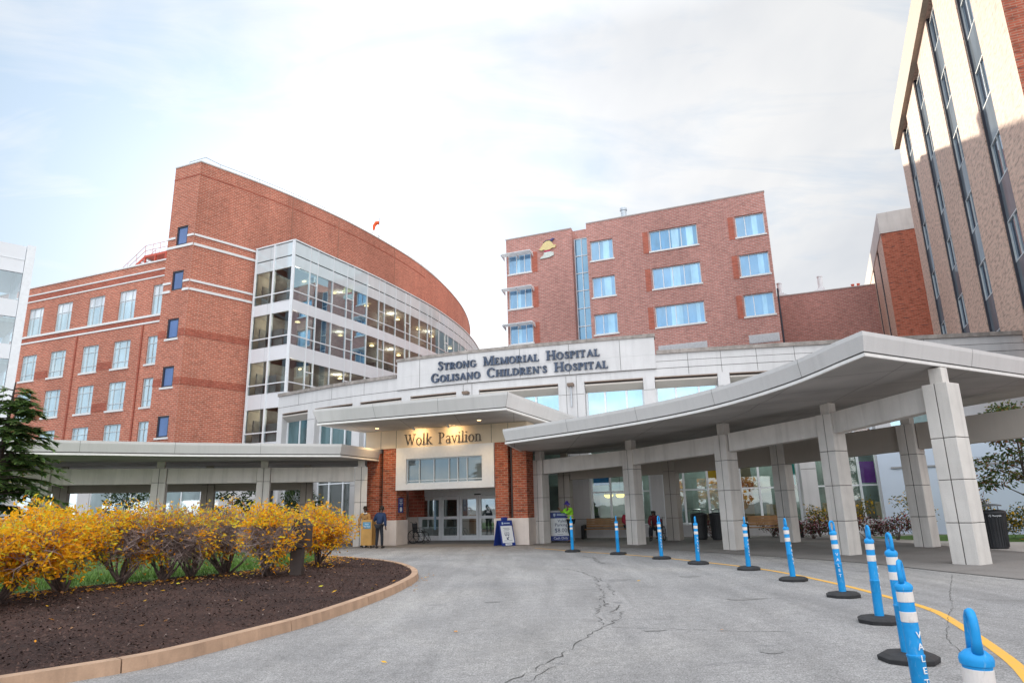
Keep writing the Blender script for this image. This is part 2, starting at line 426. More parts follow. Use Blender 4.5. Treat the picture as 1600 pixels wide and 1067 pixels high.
def window(P, s0, s1, z0, z1, parent, ms=(), mz=(), fm=None, pm=None, n=0.16, fw=0.07, blind=0.0, bm=None, curtain=None, cm=None, sill=None, name='window'):
    fr = MB()
    fr.box(P, s0, s0+fw, n-0.05, n+0.06, z0, z1); fr.box(P, s1-fw, s1, n-0.05, n+0.06, z0, z1)
    fr.box(P, s0+fw, s1-fw, n-0.05, n+0.06, z0, z0+fw); fr.box(P, s0+fw, s1-fw, n-0.05, n+0.06, z1-fw, z1)
    for m in ms: fr.box(P, m-fw*0.4, m+fw*0.4, n-0.04, n+0.05, z0+fw, z1-fw)
    xs = [s0+fw] + sorted(ms) + [s1-fw]
    for m in mz:
        for a, b in zip(xs[:-1], xs[1:]):
            fr.box(P, a+(0 if a == xs[0] else fw*0.4), b-(0 if b == xs[-1] else fw*0.4), n-0.035, n+0.045, m-fw*0.4, m+fw*0.4)
    w = fr.build(name, fm, parent)
    zb = z1-fw-(z1-z0-2*fw)*blind
    pn = MB(); bl = MB()
    if curtain:
        a = s0+fw
        for (c0, c1) in curtain:
            c0 = s0+fw+(s1-s0-2*fw)*c0; c1 = s0+fw+(s1-s0-2*fw)*c1
            if c0 > a+1e-3: pn.face([P(a, n+0.02, z0+fw), P(c0, n+0.02, z0+fw), P(c0, n+0.02, zb), P(a, n+0.02, zb)])
            cn = MB(); cn.face([P(c0, n+0.02, z0+fw), P(c1, n+0.02, z0+fw), P(c1, n+0.02, zb), P(c0, n+0.02, zb)]); cn.build('curtain', cm, w)
            a = c1
        if a < s1-fw-1e-3: pn.face([P(a, n+0.02, z0+fw), P(s1-fw, n+0.02, z0+fw), P(s1-fw, n+0.02, zb), P(a, n+0.02, zb)])
    else:
        pn.face([P(s0+fw, n+0.02, z0+fw), P(s1-fw, n+0.02, z0+fw), P(s1-fw, n+0.02, zb), P(s0+fw, n+0.02, zb)])
    pn.build('pane', pm, w)
    if blind:
        bl.face([P(s0+fw, n+0.02, zb), P(s1-fw, n+0.02, zb), P(s1-fw, n+0.02, z1-fw), P(s0+fw, n+0.02, z1-fw)]); bl.build('blind', bm, w)
    if sill:
        sl = MB(); sl.box(P, s0-0.12, s1+0.12, -0.09, n-0.055, z0-0.17, z0-0.004); sl.build('sill', sill, w)
    return w

# ================================================================== GROUND
def sheet(name, poly, z, mat, kind='structure'):
    mb = MB()
    zf = z if callable(z) else (lambda p: z)
    mb.face([(p[0], p[1], zf(p)) for p in poly])
    bm = bmesh.new(); o = mb.build(name, mat)
    bm.from_mesh(o.data); bmesh.ops.triangulate(bm, faces=bm.faces[:], ngon_method='EAR_CLIP'); bm.normal_update()
    for f in bm.faces:
        if f.normal.z < 0: f.normal_flip()
    bm.to_mesh(o.data); bm.free()
    return tag(o, kind=kind)
def asphalt_mat():
    m, t, out = newmat('worn_asphalt')
    tcn = t.nodes.new('ShaderNodeTexCoord'); ob = tcn.outputs['Object']
    grit = ramp(t, noise(t, ob, 55, 3, 0.8), [(0.36, 0.52), (0.5, 1.0), (0.66, 1.55)])
    grit2 = ramp(t, noise(t, ob, 170, 2, 0.8), [(0.3, 0.72), (0.7, 1.28)])
    big = ramp(t, noise(t, ob, 0.16, 6, 0.62, 0.6), [(0.30, (0.225, 0.222, 0.225)), (0.52, (0.285, 0.278, 0.275)), (0.72, (0.36, 0.345, 0.325))])
    streak = ramp(t, noise(t, mapping(t, ob, (1.6, 0.22, 1), (0, 0, R(-24))), 1.0, 5, 0.6, 0.5), [(0.35, 0.85), (0.65, 1.10)])
    blot = ramp(t, noise(t, ob, 5.5, 4, 0.7), [(0.3, 0.86), (0.7, 1.14)]); blot2 = ramp(t, noise(t, ob, 19, 3, 0.75), [(0.32, 0.78), (0.68, 1.22)])
    c = mixc(t, 1.0, big, streak, 'MULTIPLY'); c = mixc(t, 1.0, c, blot, 'MULTIPLY'); c = mixc(t, 1.0, c, blot2, 'MULTIPLY'); c = mixc(t, 1.0, c, grit, 'MULTIPLY'); c = mixc(t, 1.0, c, grit2, 'MULTIPLY')
    sp_ = t.nodes.new('ShaderNodeSeparateXYZ'); t.links.new(ob, sp_.inputs[0])
    dx = mathn(t, 'ADD', sp_.outputs['X'], 9.0); dy = mathn(t, 'ADD', sp_.outputs['Y'], -14.0)
    rr = mathn(t, 'POWER', mathn(t, 'ADD', mathn(t, 'MULTIPLY', dx, dx), mathn(t, 'MULTIPLY', dy, dy)), 0.5)
    rr = mathn(t, 'ADD', rr, mathn(t, 'MULTIPLY', noise(t, ob, 0.25, 2), 1.2))
    tr = None
    for r0 in (9.3, 11.0, 13.2):
        q = mathn(t, 'ABSOLUTE', mathn(t, 'ADD', rr, -r0)); q = mathn(t, 'SUBTRACT', 1.0, mathn(t, 'MULTIPLY', q, 2.0), True)
        tr = q if tr is None else mathn(t, 'ADD', tr, q, True)
    tr = mathn(t, 'MULTIPLY', tr, ramp(t, noise(t, ob, 0.5, 4), [(0.35, 0.1), (0.65, 0.30)]))
    c = mixc(t, tr, c, (0.15, 0.148, 0.15))
    oil = ramp(t, noise(t, mapping(t, ob, loc=(7, 2, 0)), 0.8, 3, 0.5), [(0.66, 0.0), (0.74, 0.35)])
    c = mixc(t, oil, c, (0.13, 0.125, 0.125))
    spot = ramp(t, noise(t, mapping(t, ob, (0.55, 1.5, 1), (0, 0, R(30))), 1.3, 4, 0.6, 0.4), [(0.66, 0.0), (0.70, 0.45)])
    c = mixc(t, spot, c, (0.12, 0.12, 0.13))
    vor = t.nodes.new('ShaderNodeTexVoronoi'); vor.feature = 'DISTANCE_TO_EDGE'; vor.inputs['Scale'].default_value = 0.5
    wob = t.nodes.new('ShaderNodeTexNoise'); wob.inputs['Scale'].default_value = 1.3; wob.inputs['Detail'].default_value = 5
    t.links.new(ob, wob.inputs['Vector'])
    vadd = t.nodes.new('ShaderNodeVectorMath'); vadd.operation = 'ADD'
    vs = t.nodes.new('ShaderNodeVectorMath'); vs.operation = 'SCALE'; vs.inputs['Scale'].default_value = 1.1
    t.links.new(wob.outputs['Color'], vs.inputs[0]); t.links.new(ob, vadd.inputs[0]); t.links.new(vs.outputs[0], vadd.inputs[1]); t.links.new(vadd.outputs[0], vor.inputs['Vector'])
    hair = mathn(t, 'MULTIPLY', ramp(t, vor.outputs['Distance'], [(0.004, 1.0), (0.012, 0.0)]), ramp(t, noise(t, ob, 0.35, 3), [(0.55, 0.0), (0.66, 0.3)]))
    c = mixc(t, hair, c, (0.09, 0.09, 0.095))
    p = princ(t, out, c, 0.85, 0, 0.3)
    bump(t, p, noise(t, ob, 90, 3, 0.8), 0.5, 0.008)
    MATS['asphalt'] = m; return m
def ground_mat(name, c0, c1, s1=0.4, s2=40, rough=0.9, bstr=0.3, sstain=0.3):
    m, t, out = newmat(name)
    tcn = t.nodes.new('ShaderNodeTexCoord'); ob = tcn.outputs['Object']
    f = ramp(t, noise(t, ob, s1, 6, 0.62, 0.4), [(0.3, 0.0), (0.7, 1.0)])
    c = mixc(t, f, c0, c1)
    c = mixc(t, 1.0, c, ramp(t, noise(t, ob, s2, 3, 0.75), [(0.3, 1-sstain), (0.7, 1+sstain)]), 'MULTIPLY')
    p = princ(t, out, c, rough, 0, 0.3); bump(t, p, noise(t, ob, s2*1.5, 4, 0.8), bstr, 0.02)
    MATS[name] = m; return m
asphalt = asphalt_mat()
walk_m = ground_mat('old_concrete_paving', (0.185, 0.17, 0.16), (0.26, 0.245, 0.235), 0.5, 30, 0.85, 0.15, 0.12)
walk_l = ground_mat('pale_concrete_path', (0.46, 0.43, 0.40), (0.56, 0.53, 0.50), 0.5, 30, 0.85, 0.15, 0.1)
lot_m = ground_mat('far_paving', (0.20, 0.20, 0.205), (0.26, 0.26, 0.26), 0.1, 12, 0.9, 0.2, 0.15)
mulch_m = ground_mat('dark_bark_mulch', (0.028, 0.014, 0.012), (0.070, 0.036, 0.028), 0.7, 26, 0.95, 1.0, 0.6)
grass_m = ground_mat('lawn_soil', (0.06, 0.115, 0.022), (0.085, 0.16, 0.03), 0.8, 20, 0.95, 0.4, 0.3)
kerb_m = stone('tan_concrete_kerb', (0.43, 0.285, 0.195), 0.2, 0.65, 0.85, 2.5)

gm = MB(); gm.face([(-900, -900, -0.012), (900, -900, -0.012), (900, 1500, -0.012), (-900, 1500, -0.012)])
tag(gm.build('ground', lot_m), kind='structure')
rm_ = MB(); rm_.face([(-45, -40, 0), (40, -40, 0), (40, 45, 0), (-45, 45, 0)])
tag(rm_.build('road', asphalt), kind='structure')
# concrete walk under the right hand canopy and in front of the doors
walk_edge = smooth_path([(-9.5, 31.0), (-7.0, 30.4), (-3.0, 29.6), (0.9, 28.8), (4.1, 26.1), (6.8, 21.3), (8.6, 17.6), (9.25, 14.6), (10.2, 12.2), (14, 9.6), (20, 8.2)], 0.5)
sheet('sidewalk', [(p.x, p.y) for p in walk_edge] + [(40, 12), (40, 40), (-9.5, 40)], 0.012, walk_m)
sheet('path', [(14.2, 18.6), (22, 15.0), (30, 15), (30, 20.5), (17.4, 24.2), (14.9, 27.2), (13.6, 27.0)], 0.018, walk_l)
# kerbed island on the left
kerb_out = smooth_path([(-9.5, 2.2), (-7.2, 4.3), (-5.4, 6.1), (-4.43, 7.05), (-3.84, 7.75), (-3.3, 9.1), (-2.88, 10.4), (-2.44, 12.9), (-2.28, 14.9), (-2.30, 16.3), (-2.62, 17.9), (-3.43, 20.0), (-4.8, 22.0), (-6.8, 23.9), (-10, 25.6), (-15, 26.9), (-22, 27.4)], 0.25)
def offset(path, d):
    o = []
    for k, p in enumerate(path):
        t = (path[min(k+1, len(path)-1)]-path[max(k-1, 0)]).normalized()
        o.append(Vector((p.x - t.y*d, p.y + t.x*d, p.z)))
    return o
kerb_in = offset(kerb_out, 0.17); kerb_top = offset(kerb_out, 0.025)
km = MB()
joint = 0
for k in range(len(kerb_out)-1):
    a, b = kerb_out[k], kerb_out[k+1]; at, bt = kerb_top[k], kerb_top[k+1]; ai, bi = kerb_in[k], kerb_in[k+1]
    if k % 10 == 9: # a dummy joint: cut the section 12 mm short
        d = (b-a).normalized()*0.014; b = b-d; bt = bt-d; bi = bi-d
    v = lambda p, z: (p.x, p.y, z)
    km.hexa([v(a, -0.02), v(b, -0.02), v(bi, -0.02), v(ai, -0.02), v(at, 0.135), v(bt, 0.135), v(bi, 0.135), v(ai, 0.135)])
o = tag(km.build('kerb', kerb_m), kind='structure')
# hedge line (roots) and the mulch that runs from the kerb to just behind it
HL = [(-14.5, 7.2), (-11.6, 10.2), (-9.6, 12.45), (-8.7, 13.5), (-7.9, 14.5), (-7.2, 15.4), (-6.5, 16.5), (-5.85, 17.7), (-5.4, 19.2), (-5.6, 21.2), (-6.2, 23.0)]
hl = smooth_path(HL, 0.5); hb = offset(hl, 0.45)
def bedz(p):
    d = min((Vector((p[0], p[1], 0))-q).length for q in kerb_in)
    return 0.115 + 0.10*min(1.0, d/2.5)
bedpoly = [(p.x, p.y) for p in kerb_in if p.y < 23.6] + [(p.x, p.y) for p in reversed(hb)] + [(-16.5, 3.0)]
def fill_grid(name, poly, zf, mat, step=0.16, kind='structure'):
    """gently uneven surface filled inside an outline"""
    bm = bmesh.new()
    vs = [bm.verts.new((p[0], p[1], zf(p))) for p in poly]
    es = [bm.edges.new((vs[i], vs[(i+1) % len(vs)])) for i in range(len(vs))]
    bmesh.ops.triangle_fill(bm, use_beauty=True, use_dissolve=False, edges=es)
    for _ in range(6):
        long = [e for e in bm.edges if e.calc_length() > step*1.6]
        if not long: break
        bmesh.ops.subdivide_edges(bm, edges=long, cuts=1)
        bmesh.ops.triangulate(bm, faces=bm.faces[:])
    for v in bm.verts: v.co.z = zf(v.co) + (0.035*mnoise.noise(Vector((v.co.x*1.7, v.co.y*1.7, 0)))+0.03*mnoise.noise(Vector((v.co.x*5, v.co.y*5, 2))))*(0 if min((Vector((v.co.x, v.co.y, 0))-q).length for q in kerb_in) < 0.12 else 1)
    bm.normal_update()
    for f in bm.faces:
        if f.normal.z < 0: f.normal_flip()
        f.smooth = True
    me = bpy.data.meshes.new(name); bm.to_mesh(me); bm.free(); me.materials.append(mat)
    o = bpy.data.objects.new(name, me); COL.objects.link(o); return tag(o, kind=kind)
fill_grid('mulch_bed', bedpoly, bedz, mulch_m)
lawn_poly = [(p.x, p.y) for p in hb] + [(p.x, p.y) for p in kerb_in if p.y > 23.7] + [(-22, 10)]
sheet('lawn', lawn_poly, lambda p: 0.20, grass_m)

# things lying on the ground
def inside(p, poly):
    c = False; n = len(poly); j = n-1
    for i in range(n):
        if (poly[i][1] > p[1]) != (poly[j][1] > p[1]) and p[0] < (poly[j][0]-poly[i][0])*(p[1]-poly[i][1])/(poly[j][1]-poly[i][1])+poly[i][0]: c = not c
        j = i
    return c
def scatter_cards(name, pts, size, mats, weights, tilt=0.5, aspect=0.5, lift=0.01):
    mb = MB()
    for p in pts:
        s = size*random.uniform(0.6, 1.4); a = random.uniform(0, 2*math.pi)
        u = Vector((math.cos(a), math.sin(a), random.uniform(-tilt, tilt)))*s
        v = Vector((-math.sin(a), math.cos(a), random.uniform(-tilt, tilt)))*s*aspect
        c = Vector(p)+Vector((0, 0, lift+0.5*abs(u.z)+0.5*abs(v.z)))
        mb.face([c-u*0.5, c+v*0.5, c+u*0.5, c-v*0.5], random.choices(range(len(mats)), weights)[0])
    return tag(mb.build(name, mats, uv=False), kind='stuff')
chip_ms = [plain('bark_chip_dark', (0.03, 0.016, 0.013), 0.95), plain('bark_chip_brown', (0.075, 0.04, 0.03), 0.95), plain('bark_chip_grey', (0.20, 0.15, 0.13), 0.95)]
pts = []
while len(pts) < 26000:
    x, y = random.uniform(-12, -2.3), 4+random.random()**1.6*20
    if inside((x, y), bedpoly): pts.append((x, y, bedz((x, y))))
scatter_cards('bark_chips', pts, 0.036, chip_ms, (5, 5, 0.25), 0.7, 0.55)
def leafmat(name, col, rough=0.6, metal=0, var=0.2, scale=3):
    if name in MATS: return MATS[name]
    m, t, out = newmat(name); tcn = t.nodes.new('ShaderNodeTexCoord')
    c = mixc(t, ramp(t, noise(t, tcn.outputs['Object'], scale, 3), [(0.3, 0.0), (0.7, 1.0)]), scl(col, 1-var), scl(col, 1+var))
    p = princ(t, None, c, rough, 0, 0.3); tr = t.nodes.new('ShaderNodeBsdfTranslucent'); t.links.new(c, tr.inputs[0])
    mx = t.nodes.new('ShaderNodeMixShader'); mx.inputs[0].default_value = 0.42
    t.links.new(p.outputs[0], mx.inputs[1]); t.links.new(tr.outputs[0], mx.inputs[2]); t.links.new(mx.outputs[0], out.inputs[0]); MATS[name] = m; return m
leafy = [leafmat('leaf_gold', (0.88, 0.50, 0.02), 0.6, 0, 0.2, 3), leafmat('leaf_orange', (0.80, 0.32, 0.012), 0.6, 0, 0.2, 3), leafmat('leaf_lime_yellow', (0.70, 0.62, 0.05), 0.6, 0, 0.2, 3), leafmat('leaf_tan', (0.42, 0.22, 0.10), 0.7, 0, 0.2, 3)]
pts = []
while len(pts) < 1500:
    q = random.choice(hl); x, y = q.x+abs(random.gauss(0, 1.0))*0.55-0.25, q.y-abs(random.gauss(0, 0.7))
    if inside((x, y), bedpoly): pts.append((x, y, bedz((x, y))+0.012))
while len(pts) < 1610:
    x, y = random.uniform(-10, -2.3), random.uniform(7, 22)
    if inside((x, y), bedpoly): pts.append((x, y, bedz((x, y))+0.012))
scatter_cards('fallen_leaves', pts, 0.075, leafy, (2, 2, 0.5, 4), 0.5, 0.5)
pts = [(-2.25+random.uniform(0.02, 0.25), random.uniform(13.5, 17.5), 0.004) for _ in range(26)] + [(random.uniform(-3, 6), random.uniform(5, 24), 0.004) for _ in range(20)] + [(-4.2+random.uniform(0.2, 0.6), random.uniform(7.2, 8.4), 0.004) for _ in range(4)]
scatter_cards('road_litter_leaves', pts, 0.06, leafy, (1, 2, 0.2, 4), 0.3, 0.6)
# grass blades
gb = MB()
cnt = 0
while cnt < 15000:
    q = random.choice(hb); x, y = q.x-abs(random.gauss(0, 1.6)), q.y+abs(random.gauss(0, 1.5))+0.05
    if inside((x, y), lawn_poly) and x > -16:
        a = random.uniform(0, 6.28); h = random.uniform(0.05, 0.11); w = 0.009
        lx, ly = random.gauss(0, 0.03), random.gauss(0, 0.03)
        gb.face([(x-w*math.cos(a), y-w*math.sin(a), 0.2), (x+w*math.cos(a), y+w*math.sin(a), 0.2), (x+lx, y+ly, 0.2+h)], random.randint(0, 1))
    cnt += 1
tag(gb.build('grass', [plain('grass_green', (0.07, 0.16, 0.02), 0.7, 0, 0.2, 2), plain('grass_lime', (0.12, 0.22, 0.03), 0.7, 0, 0.2, 2)], uv=False), kind='stuff')

# painted line and cracks
yl = smooth_path([(0.7, 27.0), (0.95, 26.65), (2.08, 24.66), (3.83, 21.79), (5.04, 18.91), (5.82, 16.4), (6.06, 13.63), (6.0, 11.5), (5.86, 10.1), (5.5, 8.98), (5.01, 7.66), (4.5, 6.5), (3.6, 5.0), (2.2, 3.2)], 0.3)
ym = MB(); a_, b_ = offset(yl, 0.06), offset(yl, -0.06)
for k in range(len(yl)-1): ym.face([(a_[k].x, a_[k].y, 0.004), (b_[k].x, b_[k].y, 0.004), (b_[k+1].x, b_[k+1].y, 0.004), (a_[k+1].x, a_[k+1].y, 0.004)])
m, t, out = newmat('worn_yellow_paint')
tcn = t.nodes.new('ShaderNodeTexCoord')
wr = ramp(t, noise(t, tcn.outputs['Object'], 9, 6, 0.75), [(0.50, 0.0), (0.72, 0.65)])
princ(t, out, mixc(t, wr, (0.74, 0.40, 0.055), (0.36, 0.30, 0.22)), 0.7)
tag(ym.build('yellow_line', m), kind='structure')
crk = MB()
def crack(pix, w=0.012, j=0.05, pts3=None):
    P = pts3 or [G(u, v) for u, v in pix]
    S = smooth_path([(p.x, p.y) for p in P], 0.12)
    S = [Vector((p.x+random.uniform(-j, j), p.y+random.uniform(-j, j), 0)) for p in S]
    ww = [w*0.62*random.choice((0.25, 0.6, 0.9, 1.2, 1.5)) for _ in S]
    for k in range(len(S)-1):
        d = (S[k+1]-S[k]); nrm = Vector((-d.y, d.x, 0)).normalized()
        a, b = S[k], S[k+1]
        crk.face([(a.x-nrm.x*ww[k], a.y-nrm.y*ww[k], 0.0045), (a.x+nrm.x*ww[k], a.y+nrm.y*ww[k], 0.0045), (b.x+nrm.x*ww[k+1], b.y+nrm.y*ww[k+1], 0.0045), (b.x-nrm.x*ww[k+1], b.y-nrm.y*ww[k+1], 0.0045)])
crack([(790, 1066), (830, 1050), (858, 1034), (880, 1022), (905, 1002), (920, 993), (933, 984)], 0.011, 0.03)
crack([(825, 1066), (850, 1048), (870, 1040)], 0.006, 0.03)
crack([(933, 984), (950, 975), (966, 966), (972, 955)], 0.010, 0.05)
crack([(966, 952), (954, 948), (940, 938), (945, 925), (935, 915), (930, 902)], 0.012, 0.07)
crack([(946, 912), (958, 922), (962, 930)], 0.013, 0.06)
crack([(955, 958), (965, 950), (974, 944)], 0.013, 0.07)
crack([(880, 888), (905, 893), (925, 900), (942, 907)], 0.014, 0.07)
crack([(905, 868), (925, 871), (934, 877), (945, 881)], 0.02, 0.08)
crack([(952, 980), (1000, 981), (1060, 983), (1120, 985), (1180, 986), (1270, 988)], 0.007, 0.02)
crack([(1488, 898), (1484, 925), (1488, 945), (1482, 965), (1480, 995), (1492, 1008), (1505, 1025)], 0.006, 0.015)
crack([(935, 945), (932, 960), (940, 975)], 0.008, 0.06)
tag(crk.build('road_cracks', plain('crack_dark', (0.085, 0.083, 0.08), 0.95)), kind='structure')
pat = MB()
for (u, v, a, b) in [(1020, 985, 0.18, 0.1), (1158, 936, 0.25, 0.2), (1180, 935, 0.2, 0.12), (1075, 900, 0.3, 0.4), (965, 906, 0.3, 0.3), (770, 940, 0.2, 0.2), (1225, 872, 0.35, 0.5), (1205, 1018, 0.14, 0.16)]:
    c = G(u, v); an = random.uniform(-0.3, 0.3)
    pl = []
    for k in range(11):
        q = 2*math.pi*k/11; r_ = random.uniform(0.6, 1.15)
        x, y = a*r_*math.cos(q), b*r_*math.sin(q)*0.6
        pl.append((c.x+x*math.cos(an)-y*math.sin(an), c.y+x*math.sin(an)+y*math.cos(an), 0.005))
    pat.face(pl)
tag(pat.build('road_patches', ground_mat('tar_patch', (0.205, 0.20, 0.20), (0.255, 0.25, 0.245), 2, 40, 0.85, 0.3, 0.3)), kind='structure')

# ================================================================== LEFT CURVED BRICK BUILDING
YAW = 22
C0 = (-28.06, 55.0)
Pf = frame(C0, YAW)
cb = thing('curved_brick_building', 'tall red brick block with sharp corner and long curved wall, glass bay in front', 'building', (-28, 60, 0))
sw = [(-2.1, -0.78, b, b+1.8) for b in (25.05, 20.8, 16.4, 12.15, 7.9)]
wmb = MB()
wall(wmb, Pf, -3.1, 0, 0, 32.9, sw, 0.3)
ARC = [(-28.06, 55.0), (-24.6, 59.07), (-21.5, 63.28), (-18.2, 68.56), (-15.1, 74.8), (-12.3, 81.7), (-9.9, 90.3), (-8.3, 98.95), (-7.6, 106), (-7.45, 113), (-7.8, 120), (-9.0, 130)]
Pa, LA, sA = curve_frame(ARC, 1.0)
for k in range(80):
    s0, s1 = LA*k/80, LA*(k+1)/80
    wmb.face([Pa(s0, 0, 0), Pa(s1, 0, 0), Pa(s1, 0, 32.9), Pa(s0, 0, 32.9)])
e = Pa(LA, 0, 0); b0 = Pf(-3.1, 0, 0); b1 = Pf(-3.1, 14, 0); b2 = Vector((-45, 120, 0))
for a, b in ((e, b2), (b2, b1), (b1, b0)): wmb.face([a, b, b+Vector((0, 0, 32.9)), a+Vector((0, 0, 32.9))])
wmb.build('wall', brick_left, cb)
rf = MB(); rf.face([b0+Vector((0, 0, 32.5)), Vector((C0[0], C0[1], 32.5))] + [Pa(LA*k/40, 0, 32.5) for k in range(1, 41)] + [b2+Vector((0, 0, 32.5)), b1+Vector((0, 0, 32.5))])
rf.build('roof', plain('roof_membrane', (0.3, 0.3, 0.3), 0.9), cb)
cp = MB()
cp.box(Pf, -3.1, 0.06, -0.06, 0.4, 32.9, 33.02)
for k in range(80): cp.box(Pa, LA*k/80, LA*(k+1)/80, -0.06, 0.4, 32.9, 33.02)
cp.build('coping', plain('coping_metal', (0.55, 0.52, 0.5), 0.5), cb)
for z, mt, hgt, nm, proud in [(24.78, white_sill, 0.22, 'stone_band', 0.09), (25.7, white_sill, 0.2, 'stone_band', 0.09), (20.62, white_sill, 0.22, 'stone_band', 0.09), (21.42, white_sill, 0.2, 'stone_band', 0.09), (16.55, brick_band, 0.62, 'brick_band', 0.03), (12.3, brick_band, 0.62, 'brick_band', 0.03), (31.6, brick_band, 0.16, 'brick_band', 0.02)]:
    m_ = MB()
    hit = [w for w in sw if w[2] < z+hgt and w[3] > z]
    if hit:
        m_.box(Pf, -3.1, -2.17, -proud, -0.003, z, z+hgt); m_.build(nm, mt, cb); m_ = MB()
        m_.box(Pf, -0.71, 0.0, -proud, -0.003, z, z+hgt)
    else: m_.box(Pf, -3.1, 0.0, -proud, -0.003, z, z+hgt)
    s_end = 6.0 if z < 31 else 34
    for k in range(12): m_.box(Pa, 0.05+s_end*k/12, 0.05+s_end*(k+1)/12, -proud, -0.003, z, z+hgt)
    m_.build(nm, mt, cb)
for w in sw: window(Pf, *w, cb, fm=frame_d, pm=pane_small, n=0.1, fw=0.13, sill=white_sill if w[2] < 20 else None)
rl = MB()
top = [Pf(-2.0, 0.5, 33.6), Pf(0, 0.5, 33.6)] + [Pa(LA*k/40, 0.5, 33.6) for k in range(1, 40)]
rl.path(top, 0.035, 5)
for p in top[::2]: rl.tube(p-Vector((0, 0, 0.7)), p, 0.03, seg=5)
rl.build('roof_railing', grey_steel, cb)
for sx_ in (9.6, 15.8, 26.0):   # vertical movement joints
    j_ = MB(); j_.box(Pa, sx_, sx_+0.07, -0.025, -0.002, 26.2, 32.8); j_.build('movement_joint', plain('joint_mortar', (0.33, 0.17, 0.12), 0.9), cb)
# glass bay
Qo = (-24.3, 59.4); Pg = frame(Qo, 26)
FR = [(-19.75, 57.15), (-17.3, 62.1), (-15.0, 66.6), (-12.75, 71.6), (-10.7, 76.6), (-9.05, 81.3), (-7.2, 88.3), (-6.05, 94.6), (-5.35, 101.2), (-5.0, 108), (-5.2, 116)]
Pr, LR, sR = curve_frame(FR, 0.8)
floors = [(20.3, 23.4), (16.15, 19.2), (11.9, 14.8), (7.6, 10.5)]
bands = [(25.85, 24.55, 'pale'), (24.5, 23.4, 'pale'), (20.3, 19.2, 'white'), (16.15, 14.8, 'white'), (11.9, 10.5, 'white'), (7.6, 6.0, 'white')]
PER = 5.2; NB = int(LR/PER)
for (zt, zb, kd) in bands:
    m_ = MB()
    for a, b in ((0.35, 2.6), (2.66, 4.92)): m_.box(Pg, a, b, 0.0, 0.12, zb+0.03, zt-0.03)
    k = 0.1
    while k < LR-0.5:
        for w_ in (2.05, 1.0, 2.15):
            for q in range(2): m_.box(Pr, k+0.03+(w_-0.06)*q/2, k+0.03+(w_-0.06)*(q+1)/2, 0.0, 0.1, zb+0.03, zt-0.03)
            k += w_
    m_.build('glass_panel' if kd == 'pale' else 'spandrel_panel', pale_panel if kd == 'pale' else white_metal, cb)
fm_ = MB()
for s_ in (0.3, 2.63, 4.93): fm_.box(Pg, s_-0.09, s_+0.09, -0.06, 0.2, 6.0, 25.95)
k = 0.0
while k < LR:
    for w_ in (2.05, 1.0, 2.15):
        fm_.box(Pr, k+0.03, k+0.10, -0.03, 0.16, 6.0, 25.95); k += w_
for z in (25.9,):
    fm_.box(Pg, 0.2, 5.0, -0.08, 0.25, z, z+0.12)
    for q in range(60): fm_.box(Pr, LR*q/60, LR*(q+1)/60, -0.08, 0.25, z, z+0.12)
fm_.build('mullion', frame_w, cb)
side_g = clear_mat('bay_end_glass', (0.85, 0.92, 0.92), 0.02, (0.9, 0.97, 1.0), 0.02)
sky_g = clear_mat('sky_tinted_bay_glass', (0.62, 0.80, 0.86), 0.50, (0.62, 0.85, 0.98), 0.02)  # extra blue sky reflection put into the glass of the first bays
late_g = clear_mat('glancing_bay_glass', (0.75, 0.8, 0.8), 0.45, (1.0, 0.98, 0.92), 0.03)
lampm = emit('warm_ceiling_lamp', (1.0, 0.72, 0.35), 3.0)
rooms = MB(); ceil = MB()
